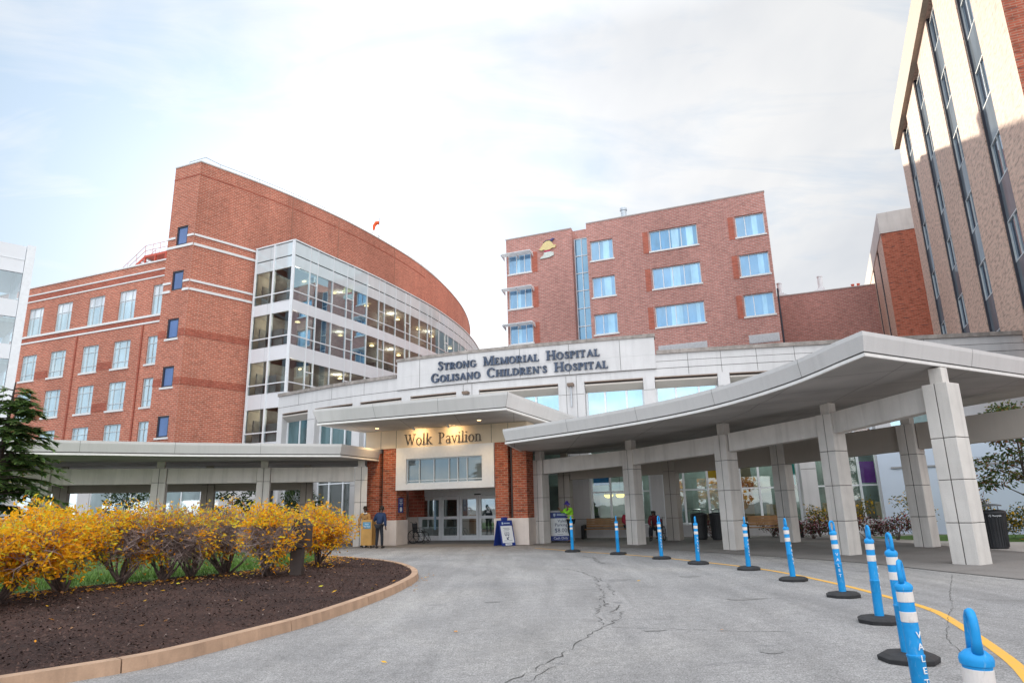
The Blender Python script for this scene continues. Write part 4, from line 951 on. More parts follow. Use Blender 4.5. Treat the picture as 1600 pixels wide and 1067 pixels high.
# ================================================================== LETTERING
def glyph(ch, tk=0.17, tn=0.07):
    """serif capitals (cap height 1) as lists of little polygons; returns (polys, advance)"""
    P = []
    def stem(x, y0=0, y1=1, w=tk, sf=(1, 1)):
        P.append([(x-w/2, y0), (x+w/2, y0), (x+w/2, y1), (x-w/2, y1)])
        e = 0.10
        if sf[0]: P.append([(x-w/2-e, y0), (x+w/2+e, y0), (x+w/2+e, y0+0.055), (x-w/2-e, y0+0.055)])
        if sf[1]: P.append([(x-w/2-e, y1-0.055), (x+w/2+e, y1-0.055), (x+w/2+e, y1), (x-w/2-e, y1)])
    def bar(a, b, w=tn):
        a = Vector(a); b = Vector(b); d = (b-a).normalized(); n = Vector((-d.y, d.x))*(w/2)
        P.append([tuple(a-n), tuple(b-n), tuple(b+n), tuple(a+n)])
    def arc(cx, cy, rx, ry, a0, a1, thick=tk, thin=tn, n=14):
        for k in range(n):
            q0 = R(a0+(a1-a0)*k/n); q1 = R(a0+(a1-a0)*(k+1)/n)
            w0 = thin+(thick-thin)*abs(math.cos(q0))**1.3; w1 = thin+(thick-thin)*abs(math.cos(q1))**1.3
            P.append([(cx+(rx-w0/2)*math.cos(q0), cy+(ry-w0/2)*math.sin(q0)), (cx+(rx+w0/2)*math.cos(q0), cy+(ry+w0/2)*math.sin(q0)), (cx+(rx+w1/2)*math.cos(q1), cy+(ry+w1/2)*math.sin(q1)), (cx+(rx-w1/2)*math.cos(q1), cy+(ry-w1/2)*math.sin(q1))])
    h = tk/2
    if ch == 'S':
        def sp(t):
            return [(0.50, 0.80), (0.42, 0.92), (0.30, 0.955), (0.17, 0.90), (0.13, 0.76), (0.22, 0.62), (0.36, 0.49), (0.47, 0.35), (0.47, 0.18), (0.35, 0.06), (0.24, 0.045), (0.14, 0.10), (0.08, 0.22)]
        S = smooth_path([(x, y) for x, y in sp(0)], 0.07); n = len(S)-1
        for k in range(n):
            m = (k+0.5)/n; w = tn+(tk-tn)*max(0, 1-abs(m-0.5)/0.36)
            bar((S[k].x, S[k].y), (S[k+1].x, S[k+1].y), w)
        bar((0.505, 0.70), (0.505, 0.93), 0.05); bar((0.08, 0.07), (0.08, 0.30), 0.05); return P, 0.62
    if ch == 'T':
        stem(0.36, 0, 1, tk, (1, 0)); bar((0.02, 0.965), (0.70, 0.965)); bar((0.04, 0.78), (0.04, 0.98), 0.06); bar((0.68, 0.78), (0.68, 0.98), 0.06); return P, 0.78
    if ch in 'RP':
        stem(0.16); arc(0.30, 0.74, 0.25, 0.225, -90, 90); bar((0.2, 0.965), (0.32, 0.965)); bar((0.2, 0.515), (0.32, 0.515))
        if ch == 'R': bar((0.34, 0.5), (0.64, 0.03), tk*0.9); bar((0.52, 0.03), (0.76, 0.03), 0.055); return P, 0.80
        return P, 0.68
    if ch == 'O': arc(0.42, 0.5, 0.335, 0.475, 0, 360, n=28); return P, 0.90
    if ch == 'C': arc(0.42, 0.5, 0.335, 0.475, 42, 318, n=24); bar((0.69, 0.70), (0.69, 0.95), 0.055); return P, 0.82
    if ch == 'G': arc(0.42, 0.5, 0.335, 0.475, 42, 310, n=24); bar((0.69, 0.70), (0.69, 0.95), 0.055); stem(0.68, 0.06, 0.42, tk*0.9, (0, 1)); return P, 0.90
    if ch == 'N': stem(0.14, 0, 1, tn); stem(0.72, 0, 1, tn, (0, 1)); bar((0.12, 0.98), (0.72, 0.02), tk); return P, 0.92
    if ch == 'M': stem(0.13, 0, 1, tn); stem(0.87, 0, 1, tk); bar((0.16, 0.98), (0.48, 0.05), tk); bar((0.48, 0.05), (0.84, 0.98), tn); return P, 1.06
    if ch == 'E':
        stem(0.16); bar((0.2, 0.965), (0.56, 0.965)); bar((0.2, 0.51), (0.45, 0.51)); bar((0.2, 0.035), (0.58, 0.035)); bar((0.56, 0.78), (0.56, 0.98), 0.06); bar((0.58, 0.02), (0.58, 0.24), 0.06); bar((0.45, 0.40), (0.45, 0.62), 0.05); return P, 0.70
    if ch == 'I': stem(0.18); return P, 0.40
    if ch == 'A': bar((0.10, 0.03), (0.40, 0.98), tn); bar((0.39, 0.99), (0.69, 0.03), tk); bar((0.20, 0.34), (0.58, 0.34)); bar((0.0, 0.03), (0.22, 0.03), 0.055); bar((0.55, 0.03), (0.84, 0.03), 0.055); return P, 0.86
    if ch == 'L': stem(0.16); bar((0.2, 0.035), (0.58, 0.035)); bar((0.58, 0.02), (0.58, 0.26), 0.06); return P, 0.68
    if ch == 'H': stem(0.16); stem(0.70); bar((0.2, 0.51), (0.66, 0.51)); return P, 0.90
    if ch == 'D': stem(0.16); arc(0.34, 0.5, 0.40, 0.465, -90, 90, n=18); bar((0.2, 0.965), (0.36, 0.965)); bar((0.2, 0.035), (0.36, 0.035)); return P, 0.88
    if ch == "'": bar((0.10, 0.98), (0.06, 0.70), 0.10); return P, 0.22
    if ch == 'W':
        bar((0.08, 0.98), (0.34, 0.02), tk); bar((0.34, 0.02), (0.58, 0.92), tn); bar((0.50, 0.98), (0.76, 0.02), tk); bar((0.76, 0.02), (1.00, 0.98), tn)
        for x in (0.08, 0.50, 1.0): bar((x-0.13, 0.975), (x+0.13, 0.975), 0.05)
        return P, 1.12
    if ch == 'o': arc(0.30, 0.32, 0.23, 0.315, 0, 360, n=24); return P, 0.62
    if ch == 'l': stem(0.14, 0, 1.05, tk, (1, 0)); bar((0.03, 1.02), (0.16, 1.02), 0.05); return P, 0.31
    if ch == 'i': stem(0.14, 0, 0.66, tk, (1, 0)); bar((0.03, 0.63), (0.16, 0.63), 0.05); arc(0.14, 0.90, 0.035, 0.035, 0, 360, 0.07, 0.07, 10); return P, 0.31
    if ch == 'k': stem(0.14, 0, 1.05, tk, (1, 0)); bar((0.03, 1.02), (0.16, 1.02), 0.05); bar((0.18, 0.30), (0.48, 0.63), tn); bar((0.26, 0.36), (0.54, 0.03), tk); bar((0.38, 0.64), (0.58, 0.64), 0.045); bar((0.44, 0.025), (0.64, 0.025), 0.05); return P, 0.64
    if ch == 'a': arc(0.26, 0.46, 0.17, 0.20, 0, 150, tk*0.8, tn, 10); stem(0.42, 0.0, 0.48, tk, (0, 0)); bar((0.40, 0.03), (0.54, 0.05), 0.06); arc(0.24, 0.18, 0.17, 0.16, 0, 360, tk*0.8, tn, 18); return P, 0.56
    if ch == 'v': bar((0.07, 0.63), (0.28, 0.02), tk); bar((0.28, 0.02), (0.48, 0.63), tn); bar((-0.03, 0.63), (0.18, 0.63), 0.045); bar((0.38, 0.63), (0.58, 0.63), 0.045); return P, 0.56
    if ch == 'n': stem(0.14, 0, 0.66, tk, (1, 0)); bar((0.03, 0.63), (0.16, 0.63), 0.05); stem(0.50, 0, 0.42, tk, (1, 0)); arc(0.33, 0.42, 0.17, 0.23, 0, 150, tk, tn, 10); return P, 0.66
    return P, 0.42
def serif_text(name, text, P, s0, s1, zb, cap, mat, parent, small=None, n0=-0.02, depth=0.09, tk=0.17, tn=0.07, zfun=None):
    """stretch a line of serif letters between s0 and s1 on a wall surface P(s, n, z)"""
    lay = []; x = 0
    for i, c in enumerate(text):
        if c == ' ': x += 0.62; continue
        k = 1.0
        if small and c.isalpha() and i > 0 and text[i-1] != ' ': k = small
        if small and c == "'": k = small
        g, adv = glyph(c, tk/ (k**0.5), tn/(k**0.5)); lay.append((g, x, k)); x += adv*k + 0.03
    sc = (s1-s0)/x
    m = MB(); e = 0
    for g, ox, k in lay:
        for poly in g:
            e = (e+1) % 9
            nf = n0-depth-e*0.0022; q = []
            A = [(s0+(ox+px*k)*sc, zb+py*k*cap) for px, py in poly]
            fr = [P(s, nf, z) for s, z in A]; bk = [P(s, n0, z) for s, z in A]
            area = sum(A[i][0]*A[(i+1) % len(A)][1]-A[(i+1) % len(A)][0]*A[i][1] for i in range(len(A)))
            if area < 0: fr.reverse(); bk.reverse()
            m.face(fr); m.face(list(reversed(bk)))
            for i in range(len(fr)):
                j = (i+1) % len(fr); m.face([fr[j], fr[i], bk[i], bk[j]])
    return m.build(name, mat, parent, uv=False)
def flat_text(name, body, size, mat, parent, M, align='CENTER', depth=0.002, spacing=1.0):
    """plain sans lettering from Blender's own built-in font; M maps text space to the parent's space"""
    c = bpy.data.curves.new(name, 'FONT'); c.body = body; c.size = size; c.align_x = align; c.align_y = 'CENTER'; c.extrude = depth; c.space_line = spacing; c.resolution_u = 2
    o = bpy.data.objects.new('t', c); COL.objects.link(o)
    bpy.context.view_layer.update()
    me = bpy.data.meshes.new_from_object(o.evaluated_get(bpy.context.evaluated_depsgraph_get()))
    bpy.data.objects.remove(o); me.transform(M); me.name = name
    me.materials.clear(); me.materials.append(mat)
    r = bpy.data.objects.new(name, me); COL.objects.link(r); r.parent = parent; WL[r] = WL.get(parent, Vector())
    return r
def face_mat(center, right, upv):
    r = Vector(right).normalized(); u = Vector(upv).normalized(); n = r.cross(u)
    return Matrix(((r.x, u.x, n.x, center[0]), (r.y, u.y, n.y, center[1]), (r.z, u.z, n.z, center[2]), (0, 0, 0, 1)))

# ================================================================== WHITE STONE LOBBY BUILDING
FC = [(-15.5, 43.5), (-10, 39.8), (-4, 36.8), (2, 34.8), (8, 33.3), (14, 32.3), (20, 31.5), (26, 30.9)]
Pc, LC, sC = curve_frame(FC, 0.3)
lb = thing('stone_lobby_building', 'curved pale stone hospital lobby with lettered parapet and tall bays of windows', 'building', (4, 36, 0))
bays = [(-15.1, -13.0), (-12.42, -9.66), (-9.13, -6.43), (-5.88, -3.16), (-1.88, 2.38), (3.72, 6.66), (7.23, 10.27), (10.84, 13.6), (14.3, 17.2), (17.9, 20.8)]
bs = [(sC(a), sC(b)) for a, b in bays]
ZW0, ZW1 = 0.55, 7.85
m_ = MB()
ex = [LC*k/50 for k in range(51)]
for (z0, z1) in ((0, ZW0), (ZW0, ZW1), (ZW1, 9.0)):
    if z0 == ZW0: wall(m_, Pc, 0, LC, z0, z1, [(a, b, z0, z1) for a, b in bs], 0.55, 0, ex)
    else: wall(m_, Pc, 0, LC, z0, z1, (), 0, 0, ex)
sL, sRr = sC(-6.7), sC(7.35)
def arcbox(mb, P, s0, s1, n0, n1, z0, z1, step=0.8, mi=0):
    k = max(1, int((s1-s0)/step))
    for q in range(k): mb.box(P, s0+(s1-s0)*q/k, s0+(s1-s0)*(q+1)/k, n0, n1, z0, z1, mi)
m_.face([Pc(0, 0, 0), Pc(0, 9, 0), Pc(0, 9, 9.0), Pc(0, 0, 9.0)])
wall_lb = m_
m_ = MB(); arcbox(m_, Pc, sL, sRr, -0.06, 0.5, 9.004, 9.92, 0.6); arcbox(m_, Pc, sL, sRr, -0.06, -0.002, 8.28, 9.0, 0.6); m_.build('sign_parapet', stone_w, lb)
m_ = MB(); arcbox(m_, Pc, sL-0.05, sRr+0.05, -0.12, 0.55, 9.925, 10.1, 0.6); m_.build('parapet_coping', stone_cap, lb)
for a, b in ((0, sL-0.06), (sRr+0.06, LC)):
    m_ = MB(); arcbox(m_, Pc, a, b, -0.1, 0.5, 9.004, 9.2, 0.6); m_.build('coping', stone_cap, lb)
m_ = MB(); m_.face([Pc(LC*k/30, 0.1, 8.99) for k in range(31)] + [Pc(LC, 12, 8.99), Pc(0, 9, 8.99)]); m_.build('roof', plain('roof_membrane', (0.3, 0.3, 0.3), 0.9), lb)
# panel joints in the stone
m_ = wall_lb; JB = m_.box; m_.box = lambda *a: JB(*a, 1)
def arcjoint(mb, P, s0, s1, n0, n1, z0, z1, step=0.8):
    k = max(1, int((s1-s0)/step))
    for q in range(k): JB(P, s0+(s1-s0)*q/k, s0+(s1-s0)*(q+1)/k, n0, n1, z0, z1, 1)
arcjoint(m_, Pc, 0, sL, -0.006, -0.001, 8.25, 8.275, 0.6); arcjoint(m_, Pc, sRr, LC, -0.006, -0.001, 8.25, 8.275, 0.6); arcjoint(m_, Pc, sL, sRr, -0.066, -0.061, 8.24, 8.28, 0.6)
arcjoint(m_, Pc, sRr, LC, -0.006, -0.001, 8.62, 8.64, 0.6)
for x in (-13.8, -11.2, -8.9): m_.box(Pc, sC(x), sC(x)+0.02, -0.006, -0.001, 8.28, 9.0)
for x in (-5.3, -2.5, 0.4, 3.0, 5.6): m_.box(Pc, sC(x), sC(x)+0.02, -0.066, -0.061, 8.3, 9.9)
for x in (8.9, 10.5, 12.2, 14.0, 16, 18, 20): m_.box(Pc, sC(x), sC(x)+0.02, -0.006, -0.001, 7.9, 9.0)
for i in range(len(bs)-1):
    g0, g1 = bs[i][1], bs[i+1][0]
    for z in (0.9, 3.0, 5.1, 7.2): m_.box(Pc, g0+0.02, g1-0.02, -0.006, -0.001, z, z+0.02)
    if g1-g0 > 0.9:
        for s_ in (g0+0.42, g1-0.42): m_.box(Pc, s_, s_+0.02, -0.006, -0.001, 4, 8.2)
m_.build('wall', [stone_w, dark_gap], lb)
hood_m = stone('tan_hood_panel', (0.50, 0.46, 0.42), 0.04, 0.1)
TINTS = {5: [(0, 'blue', (0.02, 0.16, 0.36), 2.55, 3.75)], 6: [(2, 'amber', (0.30, 0.20, 0.01), 2.45, 3.4)], 7: [(2, 'green', (0.01, 0.20, 0.17), 2.3, 3.4)], 8: [(2, 'purple', (0.10, 0.02, 0.17), 2.3, 3.3)]}
for i, (a, b) in enumerate(bs):
    mids = [a+(b-a)*f for f in ((0.5,) if i < 1 else (0.33, 0.70))]
    # fixed sloping blind box at the head of the bay
    hd = MB(); hd.hexa([Pc(a+0.02, 0.02, 7.62), Pc(b-0.02, 0.02, 7.62), Pc(b-0.02, 0.5, 7.30), Pc(a+0.02, 0.5, 7.30), Pc(a+0.02, 0.02, 7.70), Pc(b-0.02, 0.02, 7.70), Pc(b-0.02, 0.5, 7.78), Pc(a+0.02, 0.5, 7.78)])
    hd.build('window_hood', hood_m, lb)
    hd = MB(); hd.box(Pc, a+0.01, b-0.01, -0.02, 0.3, 7.80, 7.845); hd.build('hood_trim', plain('brown_hood_trim', (0.30, 0.23, 0.19), 0.5), lb)
    fr = MB()
    for s_ in [a+0.05] + mids + [b-0.05]: fr.box(Pc, s_-0.05, s_+0.05, 0.42, 0.54, ZW0, 7.3)
    xs = [a+0.10] + mids + [b-0.10]
    for z in (ZW0+0.05, 2.2 if i > 4 else 3.2, 3.9, 4.9):
        for q in range(len(xs)-1): fr.box(Pc, xs[q]+(0.05 if q else 0), xs[q+1]-(0.05 if q < len(xs)-2 else 0), 0.43, 0.53, z-0.035, z+0.035)
    fw_ = fr.build('window', frame_w, lb)
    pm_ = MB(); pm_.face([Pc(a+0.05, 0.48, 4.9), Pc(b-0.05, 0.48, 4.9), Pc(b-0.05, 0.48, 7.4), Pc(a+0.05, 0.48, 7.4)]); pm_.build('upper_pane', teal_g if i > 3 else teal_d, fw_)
    pm_ = MB(); pm_.face([Pc(a+0.05, 0.48, ZW0), Pc(b-0.05, 0.48, ZW0), Pc(b-0.05, 0.48, 4.9), Pc(a+0.05, 0.48, 4.9)]); pm_.build('lower_pane', clear_g, fw_)
    for (q, nm, col, z0, z1) in TINTS.get(i, []):
        q = min(q, len(xs)-2)
        pm_ = MB(); pm_.box(Pc, xs[q]+0.05, xs[q+1]-0.05, 0.455, 0.47, z0, z1); pm_.build('coloured_pane', pane_mat(nm+'_glass_panel', col, 0.15), fw_)
# lobby inside
m_ = MB(); m_.face([Pc(LC*k/30, 0.6, 0.03) for k in range(31)] + [Pc(LC, 8, 0.03), Pc(0, 8, 0.03)]); m_.build('lobby_floor', plain('lobby_floor', (0.22, 0.20, 0.18), 0.4), lb)
m_ = MB(); m_.face([Pc(LC*k/30, 0.6, 4.7) for k in range(31)] + [Pc(LC, 8, 4.7), Pc(0, 8, 4.7)]); m_.build('lobby_ceiling', plain('lobby_ceiling', (0.55, 0.55, 0.55), 0.9), lb)
m_ = MB(); arcbox(m_, Pc, 0, LC, 6.2, 6.4, 0.03, 4.7, 2.0); arcbox(m_, Pc, sC(3.5), sC(5.6), 5.0, 5.15, 0.03, 2.7, 1); m_.build('lobby_wall', plain('lobby_wall', (0.20, 0.25, 0.24), 0.8, 0, 0.6, 0.5), lb)
m_ = MB()
for x in (9.4, 12.6, 15.4, 18): m_.box(Pc, sC(x), sC(x)+0.9, 2.8, 3.6, 0.03, 1.0+0.4*(x > 12))
m_.box(Pc, sC(11.2), sC(11.2)+0.5, 2.0, 2.5, 0.03, 4.6); m_.box(Pc, sC(16.2), sC(16.2)+1.3, 2.4, 3.0, 0.03, 1.5)
m_.build('lobby_furniture', plain('lobby_furniture', (0.35, 0.27, 0.17), 0.7, 0, 0.4, 1.0), lb)
m_ = MB(); m_.box(Pc, sC(11.0), sC(11.0)+0.7, 1.6, 1.66, 2.1, 2.55); m_.build('lobby_screen', plain('screen_dark', (0.03, 0.03, 0.06), 0.3), lb)
for x in (4.6, 9.0, 12.5, 16.0):  # unseen fill lights added to brighten the lobby behind its glass
    L = bpy.data.lights.new('lobby_fill', 'POINT'); L.energy = 110; L.color = (0.95, 1, 0.92); L.shadow_soft_size = 0.3
    lo = bpy.data.objects.new('lobby_fill', L); COL.objects.link(lo); lo.parent = lb; lo.location = Pc(sC(x), 3.2, 4.2)-WL[lb]
pl_m = emit('pendant_yellow', (1.0, 0.75, 0.15), 2.2)
for x in (4.45, 5.05, 5.65):
    pd = thing('pendant_lamp', {4.45: 'left', 5.05: 'middle', 5.65: 'right'}[x]+' one of three yellow bowl lamps hanging behind the lobby glass', 'lamp', tuple(Pc(sC(x), 1.6, 2.05)), 'yellow pendant lamps in the lobby')
    c = Pc(sC(x), 1.6, 2.05)
    q = MB(); q.lathe([(0.06, -0.13), (0.16, -0.10), (0.23, -0.02), (0.24, 0.04)], 14, *c); q.build('bowl', pl_m, pd)
    q = MB(); q.lathe([(0.25, 0.045), (0.18, 0.12), (0.05, 0.17)], 14, *c); q.build('shade', black_metal, pd)
    q = MB(); q.tube(c+Vector((0, 0, 0.17)), c+Vector((0, 0, 2.6)), 0.012, seg=5); q.build('cord', black_metal, pd)
letter_m = plain('navy_letters', (0.045, 0.065, 0.11), 0.45, 0.0, 0.2, 2)
serif_text('sign_lettering', 'STRONG MEMORIAL HOSPITAL', Pc, sC(-4.17), sC(4.64), 9.13, 0.50, letter_m, lb, 0.76, -0.064, 0.10, 0.20, 0.10)
serif_text('sign_lettering', "GOLISANO CHILDREN'S HOSPITAL", Pc, sC(-4.55), sC(5.03), 8.46, 0.50, letter_m, lb, 0.76, -0.064, 0.10, 0.20, 0.10)
for x in (-2.55, 3.05):   # little floodlight brackets on the piers
    w_ = thing('wall_floodlight', ('left' if x < 0 else 'right')+' slim bracket lamp on the stone pier under the hospital lettering', 'lamp', tuple(Pc(sC(x), -0.1, 7.0)), 'bracket lamps below the lettering')
    q = MB(); q.box(Pc, sC(x)-0.03, sC(x)+0.03, -0.09, -0.005, 6.55, 7.62); q.build('stem', grey_steel, w_)
    q = MB(); q.box(Pc, sC(x)-0.16, sC(x)+0.16, -0.34, -0.005, 7.63, 7.78); q.build('head', plain('bronze_trim', (0.16, 0.11, 0.08), 0.5), w_)

# low glazed wing continuing behind the left canopy
Pv = frame((-40, 38.5), 0)
gw = thing('glazed_corridor', 'low white corridor with long windows seen under the left canopy', 'building', (-28, 40, 0))
gcur = [(-46, 34.5), (-34, 38.5), (-25, 40.6), (-15.6, 43.2)]
Pgc, Lg, sG = curve_frame(gcur, 0.5)
bg_ = [(2+k*3.9, 2+k*3.9+3.3) for k in range(8) if 2+k*3.9+3.3 < Lg]
m_ = MB(); wall(m_, Pgc, 0, Lg, 0, 4.2, [(a, b, 0.7, 3.4) for a, b in bg_], 0.25, 0, [Lg*k/30 for k in range(31)]); m_.build('wall', stone_w, gw)
m_ = MB(); arcbox(m_, Pgc, 0, Lg, -0.1, 5, 4.2, 4.4, 2); m_.build('roof', white_metal, gw)
for a, b in bg_: window(Pgc, a, b, 0.7, 3.4, gw, ms=(a+1.1, a+2.2), mz=(1.5,), fm=frame_w, pm=pane_left, n=0.14, fw=0.08)
m_ = MB(); arcbox(m_, Pgc, 0, Lg, 4.9, 5, 0, 4.2, 2); m_.build('back_wall', dark_room, gw)

# ================================================================== ENTRANCE PAVILION
OP = (-6.95, 32.2); Pp = frame(OP, 20)
pv = thing('entrance_pavilion', 'brick and stone entrance porch with sliding doors and lettered stone lintel', 'entrance', tuple(Pp(3.9, 1, 0)))
piers = [(-0.12, 0.57), (0.77, 1.50), (6.44, 7.06), (7.27, 7.92)]
for a, b in piers:
    m_ = MB(); m_.box(Pp, a, b, 0.0, 0.95, 1.12, 4.385); m_.build('brick_pier', brick_pier, pv)
for a, b in ((-0.16, 1.56), (6.38, 7.98)):
    m_ = MB(); m_.box(Pp, a, b, -0.07, 1.02, 0.0, 1.117); m_.build('stone_plinth', stone_base, pv, bevel=0.015)
for a, b in ((0.575, 0.765), (7.065, 7.265)):
    m_ = MB(); m_.box(Pp, a, b, 0.3, 0.9, 1.12, 4.38); m_.build('brick_recess', brick_band, pv)
    m_ = MB(); m_.tube(Pp((a+b)/2, 0.2, 1.15), Pp((a+b)/2, 0.2, 5.15), 0.06, seg=8); m_.build('downpipe', plain('brown_pipe', (0.07, 0.05, 0.045), 0.5), pv)
m_ = MB(); m_.box(Pp, -0.2, 8.0, -0.03, 1.0, 4.39, 5.24); m_.build('lintel', stone_sign, pv)
m_ = MB()
for s_ in (0.62, 1.45, 6.3, 7.1): m_.box(Pp, s_, s_+0.018, -0.035, -0.031, 4.4, 5.22)
m_.build('lintel_joints', dark_gap, pv)
serif_text('sign_lettering', 'Wolk Pavilion', Pp, 1.93, 5.86, 4.50, 0.50, plain('dark_bronze_letters', (0.06, 0.045, 0.035), 0.4, 0.2), pv, None, -0.032, 0.03, 0.085, 0.04)
# white transom box with its window
m_ = MB()
m_.box(Pp, 1.505, 2.03, -0.10, 0.9, 2.45, 4.385); m_.box(Pp, 5.86, 6.435, -0.10, 0.9, 2.45, 4.385)
m_.box(Pp, 2.03, 5.86, -0.10, 0.9, 3.86, 4.385); m_.box(Pp, 2.03, 5.86, -0.10, 0.9, 2.45, 2.72)
m_.build('transom_surround', plain('white_stone_surround', (0.70, 0.70, 0.70), 0.6, 0, 0.04), pv)
window(Pp, 2.03, 5.86, 2.72, 3.86, pv, ms=(2.67, 3.42, 4.18, 4.62, 5.08), mz=(2.86,), fm=frame_g, pm=pane_mat('transom_glass', (0.11, 0.13, 0.14), 0.14, (0.7, 0.85, 0.92)), n=0.06, fw=0.05)
# porch behind
m_ = MB(); m_.box(Pp, 0.2, 7.3, 0.95, 4.4, 2.6, 2.75); m_.build('porch_ceiling', plain('porch_ceiling', (0.8, 0.8, 0.8), 0.8), pv)
m_ = MB(); m_.box(Pp, 0.0, 0.9, 3.9, 4.3, 1.2, 2.6); m_.build('inner_brick', brick_band, pv)
m_ = MB(); m_.box(Pp, -0.05, 0.55, 3.8, 4.35, 0.0, 1.195); m_.build('inner_plinth', stone_base, pv)
m_ = MB(); m_.box(Pp, -0.4, -0.2, 1.0, 4.3, 0, 2.6); m_.build('side_wall', stone_base, pv)
m_ = MB(); m_.box(Pp, 7.4, 7.6, 1.03, 4.3, 0, 2.6); m_.build('side_wall', stone_base, pv)
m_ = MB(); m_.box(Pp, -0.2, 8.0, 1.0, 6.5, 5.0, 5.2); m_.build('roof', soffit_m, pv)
door_fm = plain('door_aluminium', (0.80, 0.81, 0.83), 0.4, 0.1, 0.05)
Pd = lambda s, n, z: Pp(s, n+4.0, z)
m_ = MB(); m_.box(Pd, 0.5, 7.3, -0.08, 0.14, 2.2, 2.6); m_.box(Pd, 0.5, 0.58, -0.05, 0.12, 0, 2.2); m_.box(Pd, 5.95, 7.3, -0.05, 0.12, 0, 2.2); m_.build('door_header', door_fm, pv)
door_glass = clear_mat('door_glass', (0.60, 0.68, 0.68), 0.22)
edges = [0.58, 1.83, 2.87, 3.93, 4.95, 5.95]
for i, (a, b) in enumerate(zip(edges[:-1], edges[1:])):
    f_ = MB(); w = 0.14
    f_.box(Pd, a+0.01, a+w, 0, 0.08, 0.02, 2.19); f_.box(Pd, b-w, b-0.01, 0, 0.08, 0.02, 2.19)
    for z0, z1 in ((0.02, 0.26), (1.06, 1.2), (2.02, 2.19)): f_.box(Pd, a+w, b-w, 0.001, 0.079, z0, z1)
    d_ = f_.build('door', door_fm, pv)
    p_ = MB(); p_.face([Pd(a+w, 0.04, 0.26), Pd(b-w, 0.04, 0.26), Pd(b-w, 0.04, 1.06), Pd(a+w, 0.04, 1.06)]); p_.face([Pd(a+w, 0.04, 1.2), Pd(b-w, 0.04, 1.2), Pd(b-w, 0.04, 2.02), Pd(a+w, 0.04, 2.02)]); p_.build('pane', door_glass, d_)
    if i == 0:
        p_ = MB(); p_.box(Pd, b-0.36, b-0.26, -0.08, -0.04, 0.55, 2.0); p_.build('push_bar', plain('pale_blue_bar', (0.35, 0.55, 0.72), 0.4), d_)
    if i in (2, 3):
        p_ = MB(); c = (a+b)/2
        for q in range(12):
            t0, t1 = 2*math.pi*q/12, 2*math.pi*(q+1)/12
            p_.face([Pd(c+0.07*math.cos(t0), 0.03, 1.5+0.07*math.sin(t0)), Pd(c+0.07*math.cos(t1), 0.03, 1.5+0.07*math.sin(t1)), Pd(c+0.11*math.cos(t1), 0.03, 1.5+0.13*math.sin(t1)), Pd(c+0.11*math.cos(t0), 0.03, 1.5+0.13*math.sin(t0))])
        p_.face([Pd(c-0.1, 0.03, 1.33), Pd(c+0.1, 0.03, 1.33), Pd(c+0.1, 0.03, 1.37), Pd(c-0.1, 0.03, 1.37)])
        p_.build('door_decal', white_sill, d_)
m_ = MB(); m_.box(Pd, 3.75, 4.1, -0.14, -0.085, 2.22, 2.28); m_.build('door_sensor', black_metal, pv)
m_ = MB(); m_.box(Pd, 0.6, 7.3, 3.0, 3.1, 0.02, 2.6); m_.build('vestibule_wall', plain('vestibule_grey', (0.26, 0.29, 0.28), 0.7, 0, 0.6, 0.9), pv)
